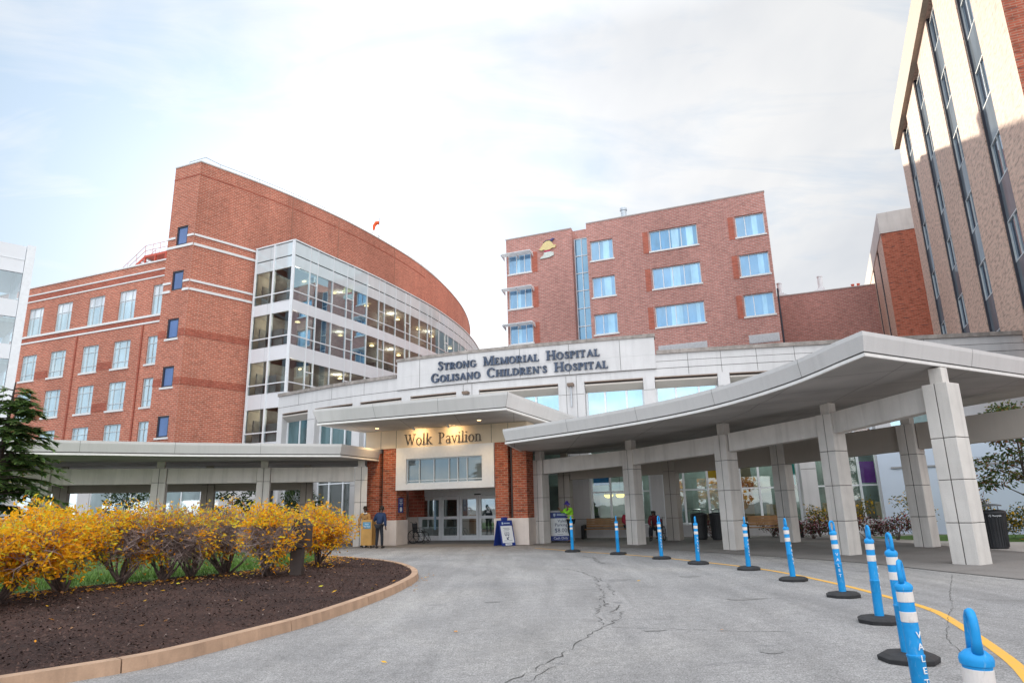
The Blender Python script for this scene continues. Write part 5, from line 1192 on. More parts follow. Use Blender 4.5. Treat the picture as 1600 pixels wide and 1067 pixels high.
# entrance canopy roof (generic swept fascia)
seam_m = plain('panel_seam', (0.24, 0.235, 0.23), 0.8)
def fascia_roof(P_path, zf, thing_, back_poly, hgt=0.55, flare=0.22, soffit_mat=None, closed_soffit=True):
    """P_path: outline of the free edges, outside on the right of the walking direction when z is up"""
    n = len(P_path)
    def off(k, d):
        p = P_path[k]
        t0 = (p-P_path[k-1]) if k > 0 else (P_path[1]-p)
        t1 = (P_path[k+1]-p) if k < n-1 else (p-P_path[k-1])
        t0 = Vector((t0.x, t0.y, 0)).normalized(); t1 = Vector((t1.x, t1.y, 0)).normalized()
        n0 = Vector((t0.y, -t0.x, 0)); n1 = Vector((t1.y, -t1.x, 0)); b = (n0+n1).normalized()
        return Vector((p.x, p.y, 0)) + b*(d/max(0.35, b.dot(n0)))
    z = [zf(p) for p in P_path]
    prof_f = [(0.05, 0.10), (flare, hgt-0.10), (flare, hgt)]
    prof_l = [(0.0, -0.02), (0.075, -0.02), (0.075, 0.055), (0.0, 0.055)]
    prof_g = [(0.03, 0.05), (0.03, 0.11)]
    def sweep(prof, close=False):
        m = MB()
        pr_ = prof + ([prof[0]] if close else [])
        for k in range(n-1):
            for (d0, h0), (d1, h1) in zip(pr_[:-1], pr_[1:]):
                a = off(k, d0); b = off(k+1, d0); c = off(k+1, d1); e_ = off(k, d1)
                m.face([(a.x, a.y, z[k]+h0), (b.x, b.y, z[k+1]+h0), (c.x, c.y, z[k+1]+h1), (e_.x, e_.y, z[k]+h1)])
        return m
    f = sweep(prof_f)
    acc = 0.0
    for k in range(1, n-1):
        acc += (P_path[k]-P_path[k-1]).length
        long_ = (P_path[k]-P_path[k-1]).length
        cuts = [0.0] if acc >= 2.9 else []
        if long_ > 4: cuts = [q/int(long_/2.9) for q in range(int(long_/2.9))]
        for c_ in cuts:
            acc = 0.0
            if long_ <= 4: p0, p1 = (k-1, k); fr_ = 1.0
            else: p0, p1 = (k-1, k); fr_ = 1.0-c_
            if k == n-2 and fr_ == 1.0 and long_ <= 4: continue
            for (d0, h0), (d1, h1) in zip(prof_f[:-1], prof_f[1:]):
                a0 = off(p0, d0+0.004); b0 = off(p1, d0+0.004); a1 = off(p0, d1+0.004); b1 = off(p1, d1+0.004)
                L_ = max(1e-3, (b0-a0).length); e_ = 0.007/L_
                z_ = z[p0]+(z[p1]-z[p0])*fr_
                lo_a, lo_b = a0.lerp(b0, fr_-e_), a0.lerp(b0, fr_+e_); hi_a, hi_b = a1.lerp(b1, fr_-e_), a1.lerp(b1, fr_+e_)
                f.face([(lo_a.x, lo_a.y, z_+h0), (lo_b.x, lo_b.y, z_+h0), (hi_b.x, hi_b.y, z_+h1), (hi_a.x, hi_a.y, z_+h1)], 1)
    f.build('fascia', [fascia_m, seam_m], thing_)
    f = sweep(prof_l, True)
    for k in (0, n-1): f.face([(off(k, d).x, off(k, d).y, z[k]+h) for d, h in prof_l])
    f.build('fascia_lip', lip_m, thing_)
    f = sweep(prof_g); f.build('shadow_gap', dark_gap, thing_)
    def cap(name, h, d, mat):
        ring = [Vector((off(k, d).x, off(k, d).y, z[k]+h)) for k in range(n)] + [Vector((p[0], p[1], p[2]+h)) for p in back_poly]
        mm = MB()
        for q in tessellate_polygon([[Vector((v.x, v.y, 0)) for v in ring]]): mm.face([tuple(ring[i]) for i in q])
        return mm.build(name, mat, thing_)
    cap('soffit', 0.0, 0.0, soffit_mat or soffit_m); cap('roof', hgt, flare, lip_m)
dcn = thing('entrance_canopy', 'flat flared canopy roof jutting over the lettered entrance doors', 'canopy', (-3, 30, 5.25))
dpath = [Vector(p) for p in ((-5.6, 36.5, 0), (-8.5, 29.0, 0), (-0.33, 25.75, 0), (3.1, 34.0, 0))]
# the walking direction must keep the outside on the right: go from the left rear round the front
fascia_roof(dpath, lambda p: 5.25, dcn, [], 0.66, 0.20)
dl_m = emit('downlight_glow', (1.0, 0.66, 0.30), 4.0)
for (s_, n_) in ((1.05, -1.1), (6.3, -1.4), (3.7, -1.3)):
    if s_ == 3.7: continue
    q = MB(); c = Pp(s_, n_, 5.2); q.lathe([(0.085, 0.0), (0.085, 0.03)], 14, *(c+Vector((0, 0, 0.035)))); q.build('downlight', dl_m, dcn)
    L = bpy.data.lights.new('downlight_lamp', 'SPOT'); L.energy = 150; L.color = (1, 0.68, 0.34); L.spot_size = R(130); L.spot_blend = 0.9; L.shadow_soft_size = 0.08
    lo = bpy.data.objects.new('downlight_lamp', L); COL.objects.link(lo); lo.parent = dcn; lo.location = c-Vector((0, 0, 0.03))-WL[dcn]
for s_ in (2.75, 4.5):
    sl_ = thing('sign_spotlight', ('left' if s_ < 3 else 'right')+' small spotlight shining on the lettering under the entrance canopy', 'spotlight', tuple(Pp(s_, -0.55, 5.2)), 'spotlights under the entrance canopy')
    q = MB(); q.tube(Pp(s_, -0.75, 5.24), Pp(s_, -0.75, 5.19), 0.025, seg=6); q.build('stem', white_sill, sl_)
    q = MB(); q.tube(Pp(s_, -0.82, 5.205), Pp(s_, -0.66, 5.15), 0.04, 0.055, 10); q.build('head', white_sill, sl_)
    L = bpy.data.lights.new('spot_lamp', 'SPOT'); L.energy = 45; L.color = (1, 0.66, 0.32); L.spot_size = R(150); L.spot_blend = 1.0; L.shadow_soft_size = 0.12
    lo = bpy.data.objects.new('spot_lamp', L); COL.objects.link(lo); lo.parent = sl_; lo.location = Pp(s_, -0.62, 5.12)-WL[sl_]
    lo.rotation_euler = (Pp(s_, 0.0, 4.8)-Pp(s_, -0.62, 5.12)).to_track_quat('-Z', 'Y').to_euler()

# ================================================================== CANOPY WALKS
def column(thing_, base, direc, top, w=0.56, blocks=(0, 1.0, 2.0, 3.0), stub_top=None, mat=None):
    d = Vector(direc).normalized(); nn = Vector((-d.y, d.x, 0)); b = Vector((base[0], base[1], 0))
    P = lambda s, n, z: b + d*s + nn*n + Vector((0, 0, z))
    m = MB(); zs_ = [z for z in blocks if z < top-0.3] + [top]
    h = w/2
    for z0, z1 in zip(zs_[:-1], zs_[1:]):
        for (a, c) in ((-h, -0.012), (0.012, h)):
            m.box(P, a if a < 0 else a, c, -h, -0.012 if False else h, z0+(0.008 if z0 else 0), z1-0.008)
    c = m.build('column', mat or stone_c, thing_, bevel=0.012)
    m = MB(); m.box(P, -h+0.02, h-0.02, -h+0.02, h-0.02, 0.002, top-0.01); m.build('column_joint', dark_gap, c)
    if stub_top:
        m = MB(); m.box(P, -0.155, 0.155, -0.155, 0.155, top-0.008, stub_top); m.build('column_stub', mat or stone_c, c, bevel=0.01)
    return P
def beam(thing_, a, b, za, zb, h=0.62, t=0.34, w=0.56, mat=None, ext=0.0):
    a = Vector((a[0], a[1], 0)); b = Vector((b[0], b[1], 0)); L = (b-a).length; d = (b-a).normalized(); nn = Vector((-d.y, d.x, 0))
    f = lambda s: za+(zb-za)*s/L
    s0, s1 = w/2+0.02, L-w/2-0.02
    P = lambda s, n, z: a + d*s + nn*n + Vector((0, 0, z))
    m = MB()
    m.hexa([P(s0, -t/2, f(s0)-h), P(s1, -t/2, f(s1)-h), P(s1, t/2, f(s1)-h), P(s0, t/2, f(s0)-h), P(s0, -t/2, f(s0)), P(s1, -t/2, f(s1)), P(s1, t/2, f(s1)), P(s0, t/2, f(s0))])
    m.build('beam', mat or stone_c, thing_, bevel=0.01)
rc = thing('covered_walkway', 'curving covered walkway on stone columns sweeping along the right side', 'walkway', (8, 24, 0))
fcols = [(1.12, 30.45, 3.58), (4.78, 27.75, 3.74), (7.33, 23.45, 3.84), (9.55, 20.2, 4.06), (10.72, 16.55, 4.30)]
bcols = [(2.35, 32.1, 3.6), (6.95, 30.35, 3.7), (10.6, 26.95, 3.8), (13.3, 22.6, 3.95), (16.6, 18.3, 4.15)]
blk = {0: (0, 0.8, 1.75, 2.7), 4: (0, 1.05, 2.1, 3.1)}
for i, (x, y, zt) in enumerate(fcols):
    j0, j1 = max(0, i-1), min(len(fcols)-1, i+1)
    d = Vector((fcols[j1][0]-fcols[j0][0], fcols[j1][1]-fcols[j0][1], 0))
    if i == 4: d = Vector((0.52, -0.855, 0))
    column(rc, (x, y), d, zt, 0.60 if i == 4 else 0.54, (0, 0.95, 1.95, 2.95), zt+0.40)
for i, (x, y, zt) in enumerate(bcols):
    j0, j1 = max(0, i-1), min(len(bcols)-1, i+1)
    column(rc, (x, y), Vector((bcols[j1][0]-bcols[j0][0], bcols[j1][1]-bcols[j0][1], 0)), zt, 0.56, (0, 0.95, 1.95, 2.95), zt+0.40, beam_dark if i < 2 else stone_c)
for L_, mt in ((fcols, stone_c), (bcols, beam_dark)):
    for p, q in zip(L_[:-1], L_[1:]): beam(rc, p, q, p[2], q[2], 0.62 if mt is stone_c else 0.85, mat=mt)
lip = smooth_path([tuple(G(u, v, z)) for u, v, z in ((792, 693, 3.95), (951, 670, 4.06), (1100, 642, 4.19), (1229, 605, 4.42), (1350, 556, 4.75))], 0.6)
lip = [Vector((0.8, 32.5, 3.95))] + lip + [Vector((12.0, 17.2, 4.75)), Vector((17.5, 20.3, 4.75))]
backp = [(15.3, 24.0, 4.55), (12.3, 29.2, 4.4), (8.8, 32.2, 4.25), (4.0, 33.6, 4.1)]
fascia_roof(lip, lambda p: p.z, rc, backp, 0.55, 0.14)
# sconce on the first pier
sc_ = thing('wall_lantern', 'small white cylinder lamp on the first walkway column', 'lamp', (1.55, 30.2, 3.1))
q = MB(); q.tube((1.5, 30.10, 3.0), (1.5, 30.10, 3.3), 0.07, seg=10); q.build('shade', plain('lamp_cream', (0.75, 0.7, 0.55), 0.5), sc_)
q = MB(); q.box(lambda a, b, c: (a, b, c), 1.40, 1.5, 30.11, 30.2, 3.12, 3.2); q.build('bracket', grey_steel, sc_)

lc = thing('low_canopy_walk', 'low curving canopy on stone columns behind the yellow hedge at left', 'walkway', (-15, 30, 0))
lcols = [(-23.9, 26.2, 3.56), (-19.6, 28.1, 3.56), (-15.45, 29.45, 3.56), (-11.35, 30.6, 3.56), (-7.2, 31.65, 3.56)]
lback = [(-25.4, 29.4, 3.56), (-20.9, 31.3, 3.56), (-14.9, 33.0, 3.56), (-10.4, 33.9, 3.56)]
for L_ in (lcols, lback):
    for i, (x, y, zt) in enumerate(L_):
        j0, j1 = max(0, i-1), min(len(L_)-1, i+1)
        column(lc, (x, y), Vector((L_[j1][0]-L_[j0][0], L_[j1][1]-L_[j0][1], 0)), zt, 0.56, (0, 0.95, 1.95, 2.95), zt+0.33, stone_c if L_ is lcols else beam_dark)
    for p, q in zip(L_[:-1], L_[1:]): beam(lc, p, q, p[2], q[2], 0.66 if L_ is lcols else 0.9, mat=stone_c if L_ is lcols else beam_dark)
llip = smooth_path([(-30, 17.0), (-24, 21.4), (-17.0, 24.8), (-12.9, 26.95), (-7.55, 28.95)], 0.8) + [Vector((-6.0, 33.6, 0))]
fascia_roof(llip, lambda p: 3.86, lc, [(-9, 36.5, 3.86), (-20, 34, 3.86), (-32, 27, 3.86)], 0.52, 0.13)

# plain white wall at the right edge
ww = thing('white_screen_wall', 'plain bluish white wall behind the tree at right', 'wall', (21, 26, 0))
Px = frame((16.6, 31.0), 34)
m_ = MB(); m_.box(Px, 0, 16, 0, 0.4, 0, 4.4); m_.build('wall', plain('blue_white_render', (0.58, 0.66, 0.78), 0.7, 0, 0.05, 0.4), ww)
m_ = MB(); m_.box(Px, -0.05, 16, -0.08, 0.5, 4.4, 4.55); m_.box(Px, 0.5, 16, -0.05, -0.002, 2.85, 2.93); m_.build('wall_trim', grey_steel, ww)

# ================================================================== VALET POSTS
def scuffed(name, col, pale, rough, amt):
    m, t, out = newmat(name); tcn = t.nodes.new('ShaderNodeTexCoord'); ob = tcn.outputs['Object']
    a = ramp(t, noise(t, mapping(t, ob, (1, 1, 0.35)), 22, 6, 0.75, 0.8), [(0.56, 0.0), (0.68, amt)])
    b = ramp(t, noise(t, mapping(t, ob, (1, 1, 0.5), loc=(3, 1, 2)), 9, 5, 0.7), [(0.52, 0.0), (0.72, amt*1.1)])
    c = mixc(t, a, col, pale); c = mixc(t, b, c, scl(col, 0.5))
    princ(t, out, c, ramp(t, noise(t, ob, 30, 4), [(0.3, rough-0.1), (0.7, rough+0.2)]), 0, 0.4); MATS[name] = m; return m
blue_pl = scuffed('bright_blue_plastic', (0.008, 0.29, 0.68), (0.22, 0.45, 0.66), 0.5, 0.45)
band_m = scuffed('reflective_white_band', (0.72, 0.67, 0.64), (0.45, 0.42, 0.40), 0.5, 0.5)
rub_m = plain('black_rubber', (0.022, 0.022, 0.024), 0.75, 0, 0.3, 12)
let_w = plain('white_lettering', (0.78, 0.80, 0.82), 0.6, 0, 0.05)
def make_post():
    root = thing('valet_post', 'x', 'post', (0, 0, 0), 'blue valet posts along the yellow line')
    m = MB(); m.lathe([(0.272, 0.0), (0.278, 0.045), (0.225, 0.075), (0.085, 0.085)], 8, a0=R(22.5)); m.build('base', rub_m, root, bevel=0.006)
    prof = [(0.056, 0.06), (0.056, 0.50), (0.060, 0.505), (0.060, 0.52), (0.053, 0.525), (0.052, 0.76), (0.052, 0.985), (0.059, 0.99), (0.061, 1.01), (0.057, 1.025), (0.036, 1.045), (0.01, 1.055)]
    m = MB(); m.lathe(prof, 22); pst = m.build('post', blue_pl, root, smooth=True)
    pst.data.set_sharp_from_angle(angle=R(40))
    m = MB()
    loop = [(-0.030, 0, 1.04), (-0.036, 0, 1.09), (-0.038, 0, 1.14), (-0.030, 0, 1.175), (-0.014, 0, 1.196), (0.0, 0, 1.20), (0.014, 0, 1.196), (0.030, 0, 1.175), (0.038, 0, 1.14), (0.036, 0, 1.09), (0.030, 0, 1.04)]
    m.path(loop, [0.021, 0.018, 0.0165, 0.0165, 0.0165, 0.0165, 0.0165, 0.0165, 0.0165, 0.018, 0.021], 10); m.build('handle', blue_pl, root, smooth=True)
    for z0, z1 in ((0.90, 0.975), (0.755, 0.83)):
        m = MB(); m.lathe([(0.0525, z0), (0.0545, z0+0.003), (0.0545, z1-0.003), (0.0525, z1)], 22); m.build('reflective_band', band_m, root, smooth=False)
    for i, ch in enumerate('VALET'):
        pass
    flat_text('lettering', 'V\nA\nL\nE\nT', 0.068, let_w, root, face_mat((0.0, -0.0585, 0.50), (1, 0, 0), (0, 0, 1)), depth=0.0025, spacing=1.22)
    return root
posts = [(1.94, 24.36, 'smallest and farthest', 'blue valet post farthest away, in front of the worker in the lime vest', 70, 180),
         (3.27, 22.58, '', 'blue valet post second from the entrance, in front of the wooden bench', 85, 175),
         (4.20, 20.34, '', 'blue valet post in front of the dark red jacket wheelchair user', 35, 14),
         (4.74, 18.37, '', 'blue valet post in front of the pair of black bins', 60, 12),
         (5.44, 16.52, '', 'blue valet post standing in front of the third walkway column', 75, 30),
         (5.51, 14.10, '', 'blue valet post between the third and fourth walkway columns', 92, 38),
         (5.35, 11.67, '', 'blue valet post with white VALET lettering facing the road, before the fourth walkway column', 5, -18),
         (4.67, 9.25, '', 'blue valet post whose whole rubber base shows, just left of the overlapping near posts', 88, 75),
         (3.82, 7.12, '', 'blue valet post partly hidden behind the big near post', 93, 80),
         (2.80, 5.10, '', 'large near blue valet post with loop handle, base below the picture', 48, 16),
         (1.78, 2.88, '', 'closest blue valet post, only its top showing at the bottom right corner', 72, 110)]
proto = make_post()
for i, (x, y, _, lab, rz, txt) in enumerate(posts):
    o = proto if i == 0 else copy_tree(proto)
    o.scale = (1, 1, 0.92 if i > 8 else 1.0)
    o.location = (x, y, 0.0); o.rotation_euler = (R(random.uniform(-1.6, 1.6)), R(random.uniform(-1.6, 1.6)), R(rz)); o['label'] = lab
    for ch in o.children:
        if ch.name.startswith('lettering'): ch.rotation_euler = (0, 0, R(txt-rz))
        if ch.name.startswith('base'): ch.rotation_euler = (0, 0, R(22.5*random.randint(0, 3)-rz))

# ================================================================== PLANTS
bark_m = plain('grey_brown_bark', (0.13, 0.095, 0.085), 0.9, 0, 0.35, 14)
twig_m = plain('mauve_grey_twig', (0.29, 0.225, 0.21), 0.9, 0, 0.3, 10)
dark_bark = plain('dark_bark', (0.06, 0.045, 0.04), 0.95, 0, 0.3, 8)
def leafcards(mb, pts, L, Wd, mi_w, droop=0.3, outward=None, mi0=0):
    for p, nrm in pts:
        s = L*random.uniform(0.45, 1.5)
        d = Vector((random.gauss(0, 1), random.gauss(0, 1), random.gauss(0, 0.6)-droop))
        if outward: d = d + nrm*outward
        d.normalize(); side = d.cross(Vector((random.gauss(0, 1), random.gauss(0, 1), random.gauss(0, 1)))).normalized()
        w = Wd*random.uniform(0.7, 1.3); k = d.cross(side)*(s*0.12)
        mb.face([p, p+d*s*0.45+side*w*0.5+k, p+d*s, p+d*s*0.45-side*w*0.5+k], random.choices(range(len(mi_w)), mi_w)[0]+mi0)
def branchy(mb, base, tips, r0, seg=5, wob=0.06):
    ends = []
    for tp in tips:
        tp = Vector(tp); b = Vector(base)+Vector((random.uniform(-0.06, 0.06), random.uniform(-0.06, 0.06), 0))
        mid = b.lerp(tp, 0.45)+Vector((random.gauss(0, wob), random.gauss(0, wob), 0.10))
        mid2 = b.lerp(tp, 0.75)+Vector((random.gauss(0, wob), random.gauss(0, wob), 0.08))
        mb.path([b, b.lerp(mid, 0.5)+Vector((random.gauss(0, wob*0.4), random.gauss(0, wob*0.4), 0)), mid, mid2, tp], [r0, r0*0.8, r0*0.6, r0*0.42, r0*0.2], seg)
        ends.append((b, mid, mid2, tp))
    return ends
def hedge_shrub(base, h, rad, nleaf, bare, label, tone):
    """loose rounded shrub: a fan of stems, thin twigs, and leaves gathered in the outer shell"""
    b = Vector(base); root = thing('yellow_shrub', label, 'shrub', tuple(b), 'yellow autumn shrubs in a row on the mulch bed')
    st_ = MB(); tw_ = MB(); lf = MB()
    tips = []
    for k in range(13):
        a = random.uniform(0, 2*math.pi); rr = rad*math.sqrt(random.random())*0.85
        tips.append(b+Vector((rr*math.cos(a), rr*math.sin(a), h*random.uniform(0.62, 0.9)*(1-0.22*(rr/rad)**2))))
    ends = branchy(st_, b, tips, 0.030, 5, 0.07)
    nodes = []
    for (p0, m1, m2, tp) in ends:
        for src in (m1, m2, m1.lerp(m2, 0.5), m2.lerp(tp, 0.5), tp):
            for _ in range(5 if bare < 0.3 else 11):
                d = Vector((random.gauss(0, 1), random.gauss(0, 1), random.gauss(0.35, 0.7))).normalized()
                e = src+d*random.uniform(0.18, 0.5)
                rel = Vector(((e.x-b.x)/rad, (e.y-b.y)/rad, (e.z-b.z-h*0.56)/(h*0.47)))
                if rel.length > 1.05: e = b+Vector((rel.x*rad, rel.y*rad, rel.z*h*0.47))/rel.length*1.02+Vector((0, 0, h*0.56))
                tw_.path([src, src.lerp(e, 0.5)+Vector((random.gauss(0, 0.025), random.gauss(0, 0.025), 0.02)), e], [0.008, 0.006, 0.003], 3)
                nodes.append(e)
                for _ in range(3):
                    e2 = e+Vector((random.gauss(0, 0.10), random.gauss(0, 0.10), random.gauss(0.05, 0.10)))
                    tw_.path([e.lerp(src, random.uniform(0, 0.5)), e2], [0.0045, 0.002], 3); nodes.append(e2)
    def keep(p):
        relz = (p.z-b.z)/h
        if bare < 0.2: return random.random() < (1.0 if relz > 0.36 else 0.55 if relz > 0.2 else 0.15) and mnoise.noise(Vector((p.x*1.5, p.y*1.5, p.z*1.8+3))) > -0.28-0.3*(relz > 0.6)
        lump = mnoise.noise(Vector((p.x*1.6, p.y*1.6, p.z*1.9+7)))
        return (relz > 0.80 and random.random() < 1.0-0.35*bare) or lump > 0.10+0.32*bare or random.random() < 0.12*(1-bare)
    pts = []
    guard = 0
    while len(pts) < nleaf and guard < nleaf*30:
        guard += 1
        e = random.choice(nodes); p = e+Vector((random.gauss(0, 0.05), random.gauss(0, 0.05), random.gauss(0, 0.05)))
        if keep(p): pts.append((p, (p-(b+Vector((0, 0, h*0.5)))).normalized()))
    top = [q for q in pts if q[0].z > b.z+h*0.78]; low = [q for q in pts if q[0].z <= b.z+h*0.78]
    leafcards(lf, low, 0.085, 0.042, tone, 0.35, 0.5); leafcards(lf, top, 0.08, 0.038, (tone[0], tone[1]*0.6, tone[2]*2.4, tone[3]), 0.0, 0.6)
    st_.build('stems', bark_m, root, smooth=True, uv=False); tw_.build('twigs', twig_m, root, uv=False); lf.build('foliage', leafy, root, uv=False)
zb = 0.19
def hs(u, v, *a): hedge_shrub(tuple(G(u, v, zb)), *a)
hs(-130, 965, 1.42, 1.15, 6000, 0, 'dense golden shrub at the left edge nearest the viewer', (6, 2.2, 1.2, 0.3))
hs(-10, 948, 1.44, 1.20, 9500, 0, 'dense golden shrub cut by the picture edge, low leaves over the mulch', (6, 2.2, 1.2, 0.3))
hs(98, 927, 1.43, 1.22, 9500, 0.0, 'bright lime-topped golden shrub left of the half bare shrub', (6, 1.6, 2.2, 0.3))
hs(188, 915, 1.42, 1.12, 4200, 0.42, 'half bare shrub with orange leaf clumps low on its right side', (4.5, 3.0, 1.0, 0.6))
hs(254, 909, 1.41, 1.05, 1500, 0.86, 'mostly bare mauve-twigged shrub with a thin gold top', (5, 2, 1.5, 2))
hs(298, 903, 1.39, 0.95, 1200, 0.88, 'narrow bare mauve-twigged shrub in the middle of the row', (5, 2, 1.5, 2))
hs(352, 897, 1.42, 1.15, 1500, 0.86, 'twiggy shrub with yellow top left of the amber end shrubs', (5, 2, 2.0, 1.2))
hs(416, 901, 1.36, 1.02, 3800, 0.45, 'amber shrub in front of the dark hooded box, twiggy on its left', (5.5, 3.0, 1.0, 0.6))
hs(497, 884, 1.37, 0.98, 7000, 0.05, 'amber shrub at the right end of the hedge near the stone column', (5.5, 3.0, 1.2, 0.6))

def blob_shrub(name, label, base, h, rad, leaf_ms, weights, nleaf, L, Wd, group=None, cat='shrub', flowers=None):
    b = Vector(base); root = thing(name, label, cat, tuple(b), group)
    st_ = MB(); tips = [b+Vector((random.uniform(-0.6, 0.6)*rad, random.uniform(-0.6, 0.6)*rad, h*random.uniform(0.5, 0.85))) for _ in range(8)]
    branchy(st_, b, tips, 0.018, 4, 0.05); st_.build('stems', bark_m, root, uv=False)
    lf = MB(); pts = []
    cl = [(Vector((random.uniform(-0.7, 0.7)*rad, random.uniform(-0.7, 0.7)*rad, h*random.uniform(0.35, 0.85))), random.uniform(0.25, 0.5)*rad) for _ in range(12)]
    for _ in range(nleaf):
        c, r_ = random.choice(cl); d = Vector((random.gauss(0, 1), random.gauss(0, 1), random.gauss(0, 1))).normalized()
        p = b+c+d*r_*random.uniform(0.5, 1.0); p.z = max(p.z, b.z+0.04); pts.append((p, d))
    leafcards(lf, pts, L, Wd, weights, 0.2, 0.6); lf.build('foliage', leaf_ms, root, uv=False)
    if flowers:
        fl = MB(); fp = []
        for _ in range(flowers[1]):
            c, r_ = random.choice(cl); d = Vector((random.gauss(0, 1), random.gauss(0, 1)-0.3, abs(random.gauss(0, 1)))).normalized()
            fp.append((b+c+d*r_*1.05, d))
        leafcards(fl, fp, 0.07, 0.06, [1]*len(flowers[0]), 0, 0.8); fl.build('flowers', flowers[0], root, uv=False)
    return root
g_dark = leafmat('leaf_dark_green', (0.04, 0.075, 0.025), 0.6, 0, 0.25, 3); g_mid = leafmat('leaf_mid_green', (0.085, 0.13, 0.035), 0.6, 0, 0.25, 3)
g_olive = leafmat('leaf_olive', (0.17, 0.16, 0.04), 0.6, 0, 0.25, 3); g_rust = leafmat('leaf_rust', (0.24, 0.10, 0.045), 0.6, 0, 0.25, 3); g_wine = leafmat('leaf_wine', (0.13, 0.035, 0.045), 0.6, 0, 0.25, 3)
pink = [leafmat('petal_pink', (0.50, 0.17, 0.24), 0.6, 0, 0.2, 3), leafmat('petal_pale', (0.60, 0.44, 0.46), 0.6, 0, 0.2, 3), leafmat('petal_red', (0.32, 0.05, 0.07), 0.6, 0, 0.2, 3)]
fl_names = ['behind the right hand bench', 'just right of the bench end', 'left of the fourth walkway column', 'behind the fourth walkway column', 'right of the fourth walkway column', 'nearest the rear stone column at right', 'beside the pair of black bins']
for (x, y), nm in zip([(11.6, 31.4), (12.1, 30.2), (12.4, 29.0), (13.1, 28.2), (13.7, 27.2), (14.4, 26.3), (9.0, 31.9)], fl_names):
    blob_shrub('flower_bush', 'low wine-coloured bush dotted with pink flowers '+nm, (x, y, 0.01), 0.85, 0.75, [g_wine, g_dark, g_rust], (3, 2, 1), 700, 0.09, 0.05, 'pink flower bushes below the lobby windows', 'bush', (pink, 120))
for (x, y, h, nm) in ((14.4, 29.4, 1.7, 'below the purple window panel'), (15.9, 27.6, 1.75, 'touching the rear stone column'), (13.2, 30.2, 1.5, 'below the green window panel')):
    blob_shrub('olive_shrub', 'upright yellow-green shrub '+nm, (x, y, 0.01), h, 0.8, [g_olive, leafy[0], g_mid], (4, 1.2, 1.2), 700, 0.11, 0.05, 'yellow-green shrubs below the lobby windows')
blob_shrub('wine_shrub', 'dark wine-red shrub around the red standpipe', (17.9, 27.1, 0.01), 1.6, 0.8, [g_wine, g_dark, g_rust], (3, 1.5, 1), 700, 0.11, 0.05)
blob_shrub('green_shrub', 'low dark green shrub right of the large recycling bin', (19.4, 25.2, 0.01), 1.1, 1.3, [g_dark, g_mid, g_olive], (3, 2, 1), 1500, 0.10, 0.05)
blob_shrub('gold_shrub', 'yellow-green shrub below the tree behind the large recycling bin', (18.0, 25.6, 0.01), 1.45, 1.0, [g_olive, leafy[0], g_mid], (3, 1.4, 1), 1200, 0.11, 0.05)
lp = MB(); lp.face([(15.0, 25.3, 0.02), (19, 21.9, 0.02), (24, 21.5, 0.02), (24, 26, 0.02), (17, 29.5, 0.02), (14.5, 28.5, 0.02)]); tag(lp.build('lawn_strip', grass_m), kind='structure')
pts = [(random.uniform(17.5, 22), random.uniform(22.3, 24.4), 0.03) for _ in range(500)]
scatter_cards('fallen_leaf_drift', pts, 0.10, leafy, (1, 4, 0.2, 3), 0.5, 0.5)

def broad_tree(name, label, base, h, zc0, rad, leaf_ms, weights, nleaf, L, Wd, trunk_r=0.07, nlimb=12, clump=0.55, group=None, squash=1.0):
    b = Vector(base); root = thing(name, label, 'tree', tuple(b), group)
    t = MB(); top = b+Vector((random.uniform(-0.1, 0.1), random.uniform(-0.1, 0.1), h*0.92))
    t.path([b, b.lerp(top, 0.3)+Vector((0.04, 0.02, 0)), b.lerp(top, 0.6)-Vector((0.05, 0, 0)), top], [trunk_r, trunk_r*0.8, trunk_r*0.5, trunk_r*0.12], 8)
    cl = []
    for k in range(nlimb):
        f = (k+0.5)/nlimb; z = zc0+(h*0.95-zc0)*f
        a = k*2.4+random.uniform(-0.4, 0.4); prof = math.sin(math.pi*min(1, 0.18+f*0.85))**0.7
        rr = rad*prof*random.uniform(0.75, 1.05)
        st0 = b.lerp(top, max(0.12, (z-0.45)/(h*0.92))); tip = b+Vector((rr*math.cos(a), rr*math.sin(a)*squash, z+random.uniform(-0.1, 0.25)))
        mid = st0.lerp(tip, 0.55)+Vector((0, 0, 0.12))
        t.path([st0, mid, tip], [trunk_r*0.35, trunk_r*0.22, trunk_r*0.06], 5)
        for q in (0.55, 0.8, 1.0): cl.append((st0.lerp(tip, q)+Vector((random.gauss(0, 0.12), random.gauss(0, 0.12), random.gauss(0, 0.08)))*rad, clump*random.uniform(0.6, 1.0)*rad*0.6))
    t.build('trunk', dark_bark, root, smooth=True, uv=False)
    lf = MB(); pts = []
    for _ in range(nleaf):
        c, r_ = random.choice(cl); d = Vector((random.gauss(0, 1), random.gauss(0, 1), random.gauss(0, 0.6)))
        d.normalize(); p = c+Vector((d.x, d.y, d.z*0.65))*r_*random.random()**0.4; pts.append((p, d))
    leafcards(lf, pts, L, Wd, weights, 0.3, 0.4); lf.build('crown', leaf_ms, root, uv=False)
    return root
broad_tree('small_tree', 'small broad-leaved tree with green-brown leaves behind the large recycling bin', (17.9, 23.9, 0.02), 4.9, 1.6, 1.75, [g_dark, g_mid, g_rust, g_olive], (3, 3, 1.6, 2), 3600, 0.15, 0.07, 0.07, 16)
for (x, y, h, nm) in ((-20.6, 36.3, 3.6, 'seen below the canopy at far left beside the evergreen'), (-15.3, 37.0, 3.5, 'seen below the left canopy above the bare shrubs'), (-12.4, 38.4, 3.2, 'seen below the left canopy near the dark hooded box')):
    broad_tree('courtyard_tree', 'dark green small tree '+nm, (x, y, 0.01), h, 1.0, 1.3, [g_dark, g_mid], (4, 1), 1500, 0.16, 0.08, 0.06, 11, group='small trees behind the left canopy')
